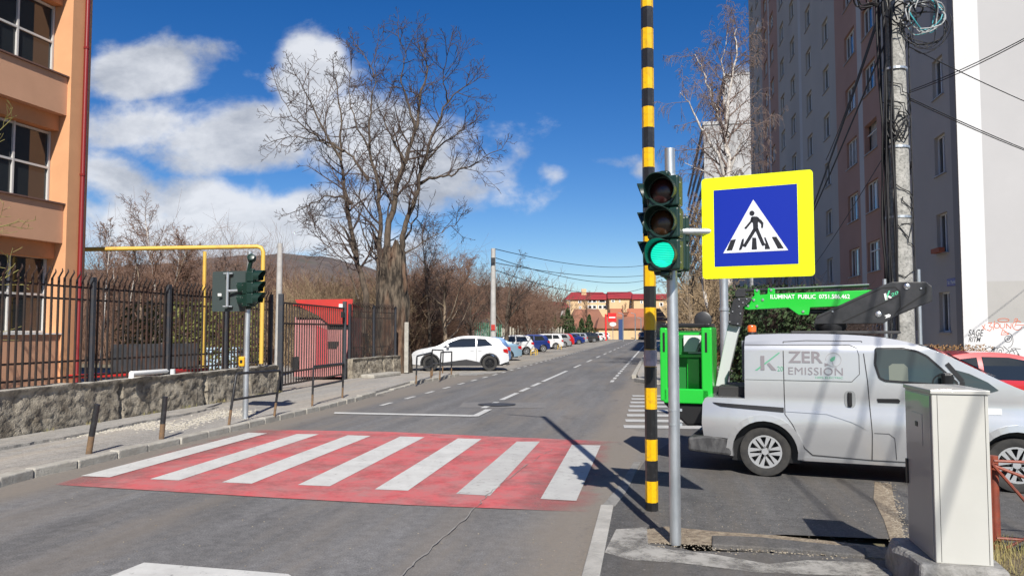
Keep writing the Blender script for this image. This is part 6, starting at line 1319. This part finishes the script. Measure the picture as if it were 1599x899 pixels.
# ================================================================ TREES (bare, early spring)
class Twigs:
    """many thin tapering stems collected into one mesh"""
    def __init__(s): s.v = []; s.f = []
    def tube(s, pts, rs, n):
        o = len(s.v); up = None; L_ = len(pts)
        for i, p in enumerate(pts):
            d = pts[min(i+1, L_-1)]-pts[max(i-1, 0)]
            if d.length < 1e-9: d = Vector((0, 0, 1))
            d.normalize()
            if up is None: up = Vector((1, 0, 0)) if abs(d.x) < .7 else Vector((0, 1, 0))
            a = up-d*up.dot(d); a.normalize(); b = d.cross(a); up = a
            for k in range(n):
                th = 6.28318*k/n; q = p+(a*math.cos(th)+b*math.sin(th))*rs[i]; s.v.append((q.x, q.y, q.z))
        for i in range(L_-1):
            for k in range(n): s.f.append((o+i*n+k, o+i*n+(k+1) % n, o+(i+1)*n+(k+1) % n, o+(i+1)*n+k))
    def build(s, name, m, parent=None):
        me = bpy.data.meshes.new(name); me.from_pydata(s.v, [], s.f); me.materials.append(m); me.polygons.foreach_set('use_smooth', [True]*len(me.polygons))
        o = bpy.data.objects.new(name, me); COL.objects.link(o); o.parent = parent; return o
def rdir(R, d, ang):
    p = Vector((R.gauss(0, 1), R.gauss(0, 1), R.gauss(0, 1))); p -= d*p.dot(d)
    if p.length < 1e-6: p = Vector((1, 0, 0))
    return (d*math.cos(ang)+p.normalized()*math.sin(ang)).normalized()
def grow(R, T, C, p, d, L_, r, lv, P):
    """one branch; T takes thick wood, C the twigs. P: parameters"""
    n = P['seg'][lv]; pts = [p.copy()]; rs = [r]; dd = d.copy(); q = p.copy()
    for i in range(n):
        dd = rdir(R, dd, abs(R.gauss(0, P['wob'][lv]))); dd = (dd+Vector((0, 0, P['up'][lv]))).normalized(); q = q+dd*(L_/n); pts.append(q.copy()); rs.append(max(P['rmin'], r*(1-(i+1)/n*P.get('tap', .8))))
    (T if lv <= P['tl'] else C).tube(pts, rs, 7 if lv == 0 else 5 if lv == 1 else 4 if lv == 2 else 3)
    if lv+1 >= len(P['seg']): return
    k = P['kids'][lv]; k = int(k)+(1 if R.random() < k-int(k) else 0)
    for j in range(k):
        t = P['from'][lv]+(1-P['from'][lv])*((j+R.random())/max(1, k)); t = min(t, .999); i = int(t*n); f = t*n-i
        pp = pts[i].lerp(pts[i+1], f); ax = (pts[i+1]-pts[i]).normalized(); rr = rs[i]+(rs[i+1]-rs[i])*f
        grow(R, T, C, pp, rdir(R, ax, math.radians(R.uniform(*P['ang'][lv]))), L_*P['ratio'][lv]*R.uniform(.65, 1.15)*(1.15-.55*t), rr*R.uniform(.5, .72), lv+1, P)
M_bark = mat('grey_brown_bark', (.050, .038, .028), .95, c2=(.125, .095, .07), scale=9, stretch=(1, 1, .3), bump=.8, bscale=20)
M_bark2 = mat('tan_bark', (.17, .13, .09), .95, c2=(.26, .20, .14), scale=7, stretch=(1, 1, .3))  # paler tan bark colour
M_twig = mat('dark_twig', (.055, .036, .03), .9, c2=(.085, .058, .046), scale=.8)
M_twigr = mat('reddish_twig', (.14, .078, .055), .9, c2=(.23, .14, .095), scale=.6)
M_twigt = mat('tan_twig', (.24, .17, .10), .9, c2=(.34, .25, .15), scale=.6)
M_birch = mat('birch_bark', (.50, .47, .43), .85, c2=(.18, .14, .12), scale=5, lo=.52, hi=.66, stretch=(1, 1, 1.6))
M_btwig = mat('birch_twig', (.15, .105, .09), .9, c2=(.22, .165, .14), scale=.5)
GEN = dict(seg=(6, 6, 5, 4, 3), wob=(.10, .2, .26, .3, .3), up=(.03, .10, .09, .08, .06), rmin=.006, tl=1, kids=(9, 7, 6, 4), ang=((30, 60), (28, 62), (28, 65), (25, 60)), ratio=(.62, .5, .46, .5), tap=.78)
GEN['from'] = (.3, .2, .15, .15)
BIRCH = dict(seg=(9, 6, 5, 4), wob=(.05, .14, .2, .2), up=(.03, .08, -.02, -.12), rmin=.0075, tl=0, kids=(26, 10, 6), ang=((28, 50), (25, 50), (25, 55)), ratio=(.30, .42, .55), tap=.86)
BIRCH['from'] = (.22, .15, .1)
SHRUB = dict(seg=(5, 4, 4, 3), wob=(.12, .2, .25, .3), up=(.08, .1, .08, .05), rmin=.008, tl=0, kids=(7, 5, 4), ang=((20, 50), (25, 55), (25, 60)), ratio=(.55, .5, .5), tap=.75)
SHRUB['from'] = (.15, .1, .1)
def plain_tree(name, label, x, y, h, r0, P, mt, mc, seed, cat='tree', stems=1, lean=.05, group=None, trunk_frac=.55):
    R = random.Random(seed); e = thing(name, label, cat, (x, y, -.05), 0, group); T, C = Twigs(), Twigs()
    for s_ in range(stems):
        d = rdir(R, Vector((0, 0, 1)), lean if stems == 1 else R.uniform(.08, .4)); grow(R, T, C, Vector((R.uniform(-.1, .1)*(stems > 1), R.uniform(-.1, .1)*(stems > 1), 0)), d, h*trunk_frac*R.uniform(.85, 1.1), r0, 0, P)
    T.build('trunk', mt, e); C.build('crown', mc, e); return e
# --- the big pollarded tree: surveyed limbs, then grown twigs
BY = 33.0
base = D(600, 560, BY); base.z = 0
big = thing('pollarded_tree', 'big bare tree with several stems rising from a thick broken stump behind the red shelter', 'tree', base)
T, C = Twigs(), Twigs(); R = random.Random(42)
LIMBS = [([(566, 520), (571, 459), (555, 395), (541, 310), (533, 251), (531, 176), (523, 120)], .26, 1.0),
 ([(592, 500), (590, 440), (593, 374), (590, 299), (576, 235), (579, 176), (587, 120)], .25, -.6),
 ([(603, 480), (606, 368), (619, 299), (635, 246), (648, 208), (656, 155), (667, 107), (655, 75)], .27, .4),
 ([(626, 400), (632, 360), (648, 310), (662, 251), (678, 203), (699, 160), (735, 128)], .22, -1.0),
 ([(556, 398), (540, 362), (528, 342)], .16, .2), ([(590, 390), (584, 366), (578, 345)], .17, .3),
 ([(536, 235), (515, 224), (496, 214), (470, 195), (453, 176), (432, 133)], .11, 1.2),
 ([(576, 283), (560, 262), (544, 240), (507, 224), (470, 214), (440, 217)], .12, .4),
 ([(549, 318), (530, 308), (507, 307), (480, 322), (459, 331)], .10, 1.4),
 ([(651, 288), (675, 278), (699, 275), (722, 264), (742, 256), (769, 238)], .12, -1.5),
 ([(648, 208), (640, 170), (628, 130), (633, 85), (622, 55)], .10, -.8), ([(635, 256), (615, 220), (600, 185), (608, 150)], .11, 1.3),
 ([(662, 251), (690, 225), (720, 205), (745, 185)], .09, .8), ([(533, 251), (500, 190), (480, 150), (462, 118)], .10, -1.0),
 ([(699, 160), (692, 120), (700, 80)], .06, -1.2), ([(587, 123), (575, 95), (560, 75)], .05, .6), ([(576, 235), (556, 190), (545, 140), (548, 100)], .08, 1.6),
 ([(632, 374), (650, 340), (655, 290), (661, 220)], .08, 1.8), ([(600, 420), (575, 380), (560, 330), (566, 280)], .08, -1.8), ([(620, 400), (650, 385), (690, 362), (712, 350)], .07, 1.0), ([(570, 400), (545, 385), (520, 378)], .05, -1.0),
 ([(604, 345), (612, 300), (608, 250), (615, 200)], .07, 2.2), ([(560, 470), (540, 410), (505, 380), (490, 345)], .06, 1.5)]
TW = dict(seg=(5, 4, 3), wob=(.2, .26, .3), up=(.05, .06, .05), rmin=.0075, tl=-1, kids=(6, 3.4), ang=((25, 65), (25, 65), (25, 65)), ratio=(.58, .55, .55), tap=.75)
TW['from'] = (.12, .1, .1)
for pts, r0, dy in LIMBS:
    P3 = [D(px, py, BY+dy*(i/len(pts))*1.6)-base for i, (px, py) in enumerate(pts)]
    # smooth + small kinks
    fine = []
    for i in range(len(P3)-1):
        for k in range(4):
            f = k/4; a = P3[max(0, i-1)]; b = P3[i]; c = P3[i+1]; dd = P3[min(len(P3)-1, i+2)]
            q = .5*((2*b)+(-a+c)*f+(2*a-5*b+4*c-dd)*f*f+(-a+3*b-3*c+dd)*f**3); fine.append(q+Vector((R.gauss(0, .035), R.gauss(0, .05), R.gauss(0, .03))))
    fine.append(P3[-1]); n = len(fine); rs = [max(.016, r0*(1-.9*(i/(n-1))**.7)*.68) for i in range(n)]
    T.tube(fine, rs, 8)
    Lt = sum((fine[i+1]-fine[i]).length for i in range(n-1))
    if len(pts) <= 3 and r0 > .15: continue
    nk = int(Lt*2.1)
    for j in range(nk):
        t = .22+.78*(j+R.random())/nk; i = min(n-2, int(t*(n-1))); pp = fine[i].lerp(fine[i+1], t*(n-1)-i); ax = (fine[i+1]-fine[i]).normalized()
        if pp.z < 3.9: continue
        grow(R, T, C, pp, rdir(R, ax, math.radians(R.uniform(30, 70))), R.uniform(1.1, 2.5)*(1.25-.7*t), max(.018, rs[i]*.5), 0, TW)
    grow(R, T, C, fine[-1], (fine[-1]-fine[-2]).normalized(), 1.0, .018, 0, TW)
T.build('stem', M_bark, big); C.build('crown', M_twig, big)
stump = MB(); vs = []; nz_, na = 26, 30; a0_, a1_ = D(584, 520, BY), D(640, 520, BY); sc_x = (a0_.x+a1_.x)/2-base.x; sr = (a1_.x-a0_.x)/2*.88
ztop = D(612, 388, BY).z
for i in range(nz_+1):
    for k in range(na):
        a = 2*math.pi*k/na; z = (ztop)*i/nz_; q = Vector((math.cos(a)*2, math.sin(a)*2, z*.8)); rr = sr*(1.0+.22*(1-i/nz_)**2+.20*mnoise.noise(q*1.1)+.13*mnoise.noise(q*3.2+Vector((0, 0, 4)))+.05*mnoise.noise(Vector((q.x*5, q.y*5, z*.6)))) * (1-.12*(i/nz_))
        jag = (.45*mnoise.noise(Vector((math.cos(a)*1.5, math.sin(a)*1.5, 3)))+.25*mnoise.noise(Vector((math.cos(a)*5, math.sin(a)*5, 9)))) if i == nz_ else 0
        vs.append((sc_x+rr*math.cos(a), rr*math.sin(a), z+jag-.1))
stump.add(vs, [(i*na+k, i*na+(k+1) % na, (i+1)*na+(k+1) % na, (i+1)*na+k) for i in range(nz_) for k in range(na)])
c0 = len(stump.v); stump.add([(sc_x, 0, ztop-.5)]+vs[-na:], [(0, 1+k, 1+(k+1) % na) for k in range(na)])
stump.build('stump', mat('fissured_bark', (.022, .017, .012), .97, c2=(.15, .118, .085), scale=4, stretch=(1.6, 1.6, .35), bump=1, bscale=9, detail=10, lo=.42, hi=.62, c3=(.18, .085, .045), s3=1.2, a3=.6), big, smooth=True)
# --- other single trees
def at(px, Y): return (px-799.5)/F*Y
plain_tree('birch_tree', 'slender white-stemmed birch rising just right of the orange building', at(160, 38), 38, 6.9, .07, BIRCH, M_birch, M_twigr, 1, trunk_frac=.95)
plain_tree('bare_tree', 'reddish bare tree, first right of the slender white birch', at(228, 40), 40, 8.0, .10, BIRCH, M_bark2, M_twigr, 2, stems=2, trunk_frac=.9)
plain_tree('bare_tree', 'reddish bare tree with pale stem above the yellow pipe, tallest of its group', at(262, 42), 42, 8.8, .11, BIRCH, M_birch, M_twigr, 3, stems=2, trunk_frac=.9)
plain_tree('bare_tree', 'thin bare tree between the reddish trees and the yellow pipe support leg', at(296, 41), 41, 7.4, .08, BIRCH, M_bark2, M_twigr, 5, trunk_frac=.95)
plain_tree('bare_tree', 'dark round-crowned bare tree behind the top of the yellow pipe, left of the big tree', at(382, 46), 46, 8.4, .17, GEN, M_bark, M_twig, 6)
plain_tree('bare_tree', 'small dark bare tree left of the round-crowned one', at(335, 44), 44, 6.5, .11, GEN, M_bark, M_twig, 7)
plain_tree('bare_tree', 'dark bare tree with twin trunk just right of the pale concrete pole', at(790, 52), 52, 8.6, .20, GEN, M_bark, M_twig, 8)
plain_tree('bare_tree', 'bare tree with a leaning trunk behind the nearest white SUV', at(700, 40), 40, 6.9, .15, GEN, M_bark2, M_twig, 9, lean=.25)
plain_tree('bare_tree', 'tall thin bare tree right of the big stump', at(672, 43), 43, 7.9, .11, BIRCH, M_bark, M_twig, 10, trunk_frac=.9)
plain_tree('bare_tree', 'bare tree between the leaning one and the pale concrete pole', at(738, 47), 47, 7.8, .13, GEN, M_bark, M_twig, 12)
plain_tree('bare_tree', 'small bare tree in front of the far red roof', at(852, 84), 84, 7.8, .13, GEN, M_bark, M_twigr, 13)
plain_tree('bare_tree', 'reddish bare tree between the two right-hand poles of the car row', at(826, 70), 70, 6.6, .12, GEN, M_bark, M_twigr, 14)
plain_tree('bare_tree', 'thin bare tree standing before the long cream apartment house', at(915, 135), 135, 8.2, .12, BIRCH, M_bark, M_twigr, 15, trunk_frac=.9)
plain_tree('bare_tree', 'slim bare tree behind the billboard', at(975, 170), 170, 8.5, .13, BIRCH, M_bark, M_twigr, 16, trunk_frac=.9)
for i_, (px_, Y_, h_, mt_, mc_, lb_) in enumerate(((190, 44, 6.6, 'b', 'r', 'small reddish bare tree between the slender white birch and its taller neighbour'), (278, 47, 8.2, 't', 'r', 'second tall reddish tree close to the one above the yellow pipe'), (412, 50, 7.2, 't', 'd', 'bare tree just left of the thin weathered pole'), (480, 52, 6.2, 't', 'r', 'low bare tree in front of the hills above the red shelter'), (142, 47, 6.4, 't', 'r', 'reddish bare tree touching the corner of the orange building'), (655, 50, 8.4, 't', 'd', 'tall twiggy bare tree right behind the stump, against the sky'), (718, 55, 9.2, 't', 'r', 'tall reddish twiggy tree above the brown shrubs, left of the pale pole'), (758, 60, 9.0, 't', 'd', 'bare tree directly behind the pale concrete pole'))):
    plain_tree('bare_tree', lb_, at(px_, Y_), Y_, h_, .09, BIRCH if i_ % 2 == 0 else GEN, M_bark2 if mt_ == 't' else M_birch, M_twigr if mc_ == 'r' else M_twig, 90+i_, stems=2, trunk_frac=.85 if i_ % 2 == 0 else .6)
# weeping birch on the right
WE = dict(seg=(10, 7, 6, 6), wob=(.05, .12, .2, .16), up=(.03, .03, -.14, -.36), rmin=.0055, tl=0, kids=(20, 9, 4.5), ang=((25, 50), (25, 55), (20, 60)), ratio=(.40, .40, .85), tap=.82); WE['from'] = (.25, .2, .1)
WY = 32.0; wb = D(1137, 560, WY); wb.z = 0
wt = thing('weeping_birch', 'tall weeping birch with pale upper limbs in front of the grey block', 'tree', wb); T, C = Twigs(), Twigs(); R = random.Random(5)
for pts, r0, dy in [([(1137, 560), (1140, 420), (1136, 300), (1135, 230), (1133, 190), (1141, 130), (1148, 85), (1150, 45)], .19, 0), ([(1135, 245), (1125, 195), (1110, 150), (1098, 110), (1085, 85)], .10, .9), ([(1136, 285), (1120, 240), (1096, 200), (1080, 165), (1062, 145)], .10, -.6), ([(1136, 215), (1131, 150), (1128, 95), (1136, 50)], .08, 1.2), ([(1138, 330), (1115, 275), (1085, 262), (1070, 255)], .06, .3), ([(1138, 270), (1155, 225), (1170, 195)], .07, -.8), ([(1137, 320), (1155, 265), (1175, 250)], .06, .8), ([(1137, 390), (1110, 360), (1082, 340)], .05, -.6)]:
    P3 = [D(px, py, WY+dy*i/len(pts)*1.5)-wb for i, (px, py) in enumerate(pts)]; fine = []
    for i in range(len(P3)-1):
        for k in range(4): fine.append(P3[i].lerp(P3[i+1], k/4)+Vector((R.gauss(0, .03), R.gauss(0, .04), R.gauss(0, .02))))
    fine.append(P3[-1]); n = len(fine); rs = [max(.015, r0*.8*(1-.88*i/(n-1))) for i in range(n)]; T.tube(fine, rs, 8)
    Lt = sum((fine[i+1]-fine[i]).length for i in range(n-1)); nk = int(Lt*2.6)
    for j in range(nk):
        t = .3+.7*(j+R.random())/nk; i = min(n-2, int(t*(n-1))); pp = fine[i].lerp(fine[i+1], t*(n-1)-i); ax = (fine[i+1]-fine[i]).normalized()
        if pp.z < 4.5: continue
        grow(R, T, C, pp, rdir(R, ax, math.radians(R.uniform(30, 65))), R.uniform(1.0, 2.3)*(1.2-.5*t), max(.014, rs[i]*.5), 1, WE)
T.build('trunk', M_birch, wt); C.build('crown', M_btwig, wt)
plain_tree('bare_tree', 'dense twiggy tree behind the near signal, left of the weeping birch', at(1086, 36), 36, 8.4, .18, GEN, M_bark2, M_twigt, 22)
plain_tree('bare_tree', 'leaning bare tree with pale trunk seen under the green boom', at(1222, 21.5), 21.5, 4.0, .12, GEN, M_bark2, M_twig, 23, lean=.3)
plain_tree('bare_tree', 'straight small tree with brown trunk just right of the leaning one under the boom', at(1250, 22), 22, 4.4, .12, GEN, M_bark, M_twig, 24)
plain_tree('bare_tree', 'slim pale-stemmed tree directly behind the galvanised post', at(1115, 22), 22, 6.2, .10, BIRCH, M_birch, M_twigt, 25, trunk_frac=.9)
plain_tree('bare_tree', 'slim bare tree behind the van near the far pavement', at(1092, 27), 27, 5.4, .10, GEN, M_bark, M_twigt, 26)
YW = dict(seg=(7, 5, 4, 3), wob=(.1, .18, .22, .25), up=(.05, .1, .08, .04), rmin=.005, tl=0, kids=(16, 6, 4), ang=((30, 60), (25, 50), (25, 55)), ratio=(.42, .5, .5), tap=.8); YW['from'] = (.25, .1, .1)
plain_tree('budding_tree', 'young tree with yellow-green budding twigs reaching in at the left edge', -10.35, 13.3, 6.6, .09, YW, M_bark, mat('budding_twig', (.20, .19, .06), .85, c2=(.28, .24, .08), scale=2), 31, trunk_frac=.85)
# --- far woods and thickets: masses of stems nobody could count
def thicket(name, label, region, nst, hr, rad, m, seed, kids=4, cat='thicket', prof=None):
    R = random.Random(seed); C = Twigs()
    for i in range(nst):
        x, y = region(R); h = R.uniform(*hr)*(prof(x, y) if prof else 1); d = rdir(R, Vector((0, 0, 1)), abs(R.gauss(0, .22))); p = Vector((x, y, -.05)); pts = [p]; rs = [rad]; n = 4; dd = d
        for k in range(n): dd = rdir(R, dd, abs(R.gauss(0, .22))); dd = (dd+Vector((0, 0, .06))).normalized(); p = p+dd*h/n; pts.append(p); rs.append(rad*(1-.75*(k+1)/n))
        C.tube(pts, rs, 3)
        for k in range(kids):
            t = R.uniform(.15, .95); j = min(n-1, int(t*n)); q = pts[j].lerp(pts[j+1], t*n-j); ax = rdir(R, (pts[j+1]-pts[j]).normalized(), math.radians(R.uniform(25, 65))); l_ = h*R.uniform(.18, .42); q2 = q+ax*l_*.5; q3 = q2+rdir(R, ax, .3)*l_*.5; C.tube([q, q2, q3], [rad*.6, rad*.42, rad*.25], 3)
            for kk in range(2): q4 = q.lerp(q3, R.uniform(.3, .9)); q5 = q4+rdir(R, ax, R.uniform(.4, 1))*l_*R.uniform(.3, .6); C.tube([q4, q5], [rad*.4, rad*.2], 3)
    o = C.build(name, m); return tag(o, label, cat, kind='stuff')
def band(px0, px1, Y0, Y1):
    def f(R):
        for _ in range(60):
            Y = R.uniform(Y0, Y1); x = (R.uniform(px0, px1)-799.5)/F*Y; a = (x-.189*Y)*.982
            if not -13.4 < a < 2.6: return (x, Y)
        return (-60-R.random()*10, Y)
    return f
thicket('thicket', 'brown bare thicket filling the ground behind the long iron fence', band(118, 560, 42, 58), 2300, (2.6, 4.8), .019, M_twigr, 1)
thicket('thicket', 'tan leafless undergrowth behind the gate and the big stump', band(440, 700, 38, 48), 1300, (2.2, 4.6), .017, M_twigt, 2)
thicket('thicket', 'tangled brown shrubs behind the nearest parked cars', band(640, 800, 41, 54), 1900, (2.8, 6.0), .017, M_twigr, 3, prof=lambda x, y: 1.0)
thicket('thicket', 'dark tangled shrubs close behind the white SUV', band(640, 745, 37, 41), 800, (2.2, 4.2), .018, M_twig, 13)
thicket('thicket', 'reddish brown shrubs between the pale pole and the far red roof', band(790, 850, 72, 105), 1900, (3.6, 6.4), .032, M_twigr, 4)
thicket('thicket', 'brown shrubs low behind the far parked cars', band(840, 925, 118, 140), 900, (1.2, 3.0), .04, M_twigr, 5)
thicket('thicket', 'brown shrubs behind the striped pole along the far right pavement', band(1030, 1110, 42, 80), 1800, (2.6, 5.8), .025, M_twigt, 6)
thicket('thicket', 'dark bushes behind the green bucket at the foot of the grey block', band(1085, 1330, 21, 27), 1500, (1.6, 3.1), .014, M_twig, 7)
thicket('thicket', 'brown thicket on the slope behind the apartment tower trees', band(300, 880, 110, 150), 2200, (6, 10), .06, M_twigr, 8, kids=3)
thicket('thicket', 'brown far wood along the foot of the hills at the left', band(100, 620, 75, 105), 2600, (5.0, 8.0), .045, M_twigr, 9, kids=4)
thicket('bare_saplings', 'slim reddish bare saplings against the clouds behind the yellow gas pipe', band(128, 440, 46, 62), 190, (5.0, 8.2), .017, M_twigr, 10, kids=16, cat='saplings')
thicket('bare_saplings', 'slim bare saplings against the sky above the brown shrubs left of the pale pole', band(640, 830, 50, 75), 150, (5.5, 8.0), .018, M_twigr, 11, kids=14, cat='saplings')
# leafy evergreens
M_leaf = mat('evergreen_leaf', (.022, .045, .014), .8, c2=(.05, .085, .022), scale=1.5, rand=.15); M_leafy = mat('yellow_green_leaf', (.10, .11, .025), .8, c2=(.16, .16, .04), scale=2)
M_hedge = mat('brown_hedge_leaf', (.22, .115, .04), .85, c2=(.32, .18, .07), scale=3)
def leafmass(nst, fn, size, seed, m, name, parent=None):
    R = random.Random(seed); v = []; f = []
    for i in range(nst):
        p = fn(R); n = Vector((R.gauss(0, 1), R.gauss(0, 1), R.gauss(0, 1))).normalized(); a = n.orthogonal().normalized(); b = n.cross(a); s_ = size*R.uniform(.5, 1.3); o_ = len(v)
        v += [tuple(p+a*s_), tuple(p+b*s_*.5), tuple(p-a*s_), tuple(p-b*s_*.5)]; f.append((o_, o_+1, o_+2, o_+3))
    me = bpy.data.meshes.new(name); me.from_pydata(v, [], f); me.materials.append(m); o = bpy.data.objects.new(name, me); COL.objects.link(o); o.parent = parent; return o
def conifer(label, px, Y, top_, w_, seed, group):
    x = at(px, Y); h = H+(516-top_)/F*Y; e = thing('conifer', label, 'conifer', (x, Y, 0), 0, group)
    def f(R): t = R.random()**.8; z = .2+t*(h-.2); rr = w_/2*(1-t)**.7*(.55+.45*R.random()**.4)*(1+.2*math.sin(z*5+seed)); a = R.uniform(0, 6.283); return Vector((rr*math.cos(a), rr*math.sin(a), z))
    leafmass(1300, f, .16, seed, M_leaf, 'crown', e); m = MB(); m.tube([(0, 0, 0), (0, 0, h*.9)], [.10, .02], 6); m.build('trunk', M_bark, e)
CL = ['leftmost green conifer in the row before the red roofs', 'second green conifer from the left in the row', 'low wide green conifer in the middle of the row', 'tallest green conifer, just left of the thin lamp post in the row', 'small green conifer right of the tallest one', 'small conifer before the brown tiled roof', 'pointed green conifer, rightmost before the billboard']
for i, (px, Y, tp, w_) in enumerate(((857, 108, 488, 1.6), (865, 110, 489, 1.9), (878, 112, 492, 2.2), (886.5, 110, 480, 2.3), (893, 116, 493, 1.5), (908, 122, 497, 2.0), (920, 124, 491, 2.2))): conifer(CL[i], px, Y, tp, w_, 50+i, 'green conifers before the red roofs')
yw = thing('yew_bush', 'dark evergreen bush seen under the green boom behind the van', 'bush', (at(1205, 21), 21, 0))
leafmass(6500, lambda R: (lambda a, z, r_: Vector((r_*math.cos(a), r_*math.sin(a), z)))(R.uniform(0, 6.283), R.uniform(.2, 3.0), R.uniform(.5, 1.35)), .07, 60, M_leaf, 'foliage', yw)
m = MB(); m.tube([(0, 0, 0), (.1, 0, 1.6)], [.08, .03], 6); m.build('stem', M_bark, yw)
hd = leafmass(15000, lambda R: Vector((R.uniform(-2.2, .95), R.uniform(-.35, .35), R.uniform(.1, 1.44+.05*math.sin(R.random()*9)))), .028, 61, M_hedge, 'foliage', None)
hd.name = 'brown_hedge'; hd.location = (at(1470, 17.5), 17.5, 0); tag(hd, 'trimmed brown hedge in front of the grey block behind the red car', 'hedge')
hd = leafmass(12000, lambda R: Vector((R.uniform(-1.2, 1.2), R.uniform(-.4, .4), R.uniform(.05, 1.40))), .026, 62, M_hedge, 'foliage', None)
hd.name = 'brown_hedge'; hd.location = (at(1140, 22.5), 22.5, 0); tag(hd, 'rusty brown clipped hedge seen between the bucket and the van body', 'hedge')
gb_ = leafmass(3800, lambda R: Vector((R.uniform(-2.2, 2.2), R.uniform(-.5, .5), R.uniform(.1, 2.7))), .07, 63, M_leafy, 'foliage', None)
gb_.name = 'green_bush'; gb_.location = (at(300, 24), 24, 0); tag(gb_, 'yellow-green bush behind the fence below the yellow pipe support leg', 'bush')
# grass tufts at the lower right and along kerbs
R = random.Random(70); v = []; f = []
def blade(p, h, lean):
    a = R.uniform(0, 6.28); d = Vector((math.cos(a), math.sin(a), 0)); s_ = Vector((-d.y, d.x, 0))*R.uniform(.0015, .003); o_ = len(v)
    q = p+Vector((0, 0, h*.6))+d*lean*.4; t_ = p+Vector((0, 0, h))+d*lean
    v.extend([tuple(p-s_), tuple(p+s_), tuple(q+s_*.8), tuple(q-s_*.8), tuple(t_)]); f.extend([(o_, o_+1, o_+2, o_+3), (o_+3, o_+2, o_+4)])
for i in range(5200):
    p = Vector((R.uniform(3.45, 5.2), R.uniform(4.9, 6.4), .02))
    if p.x < 3.35+.35*(p.y-4.9)*0: continue
    if mnoise.noise(p*2.3) < -.15 and R.random() < .7: continue
    blade(p, R.uniform(.05, .16), R.uniform(.01, .10))
for i in range(900):
    t_ = R.random(); a = Vector((*WALL[1], 0)).lerp(Vector((*WALL[2], 0)), t_) if R.random() < .6 else Vector((*WALL[0], 0)).lerp(Vector((*WALL[1], 0)), t_)
    if mnoise.noise(a*1.7) < .05: continue
    blade(a+Vector((R.uniform(.10, .2), 0, .14)), R.uniform(.03, .09), R.uniform(.01, .05))
me = bpy.data.meshes.new('grass'); me.from_pydata(v, [], f); me.materials.append(mat('dry_grass_blade', (.22, .22, .07), .8, c2=(.38, .30, .13), scale=3)); o = bpy.data.objects.new('grass', me); COL.objects.link(o); tag(o, 'tufts of half dry grass around the railing at the lower right', 'grass', kind='stuff')
gs = MB(); gs.sheet([(3.32, 4.5), (9, 3.6), (9, 5.4), (4.6, 6.2), (3.6, 6.35)], .037); tag(gs.build('soil', mat('dark_soil', (.10, .08, .05), .98, c2=(.2, .16, .1), scale=14, bump=1, bscale=50)), kind='structure')
R = random.Random(77)
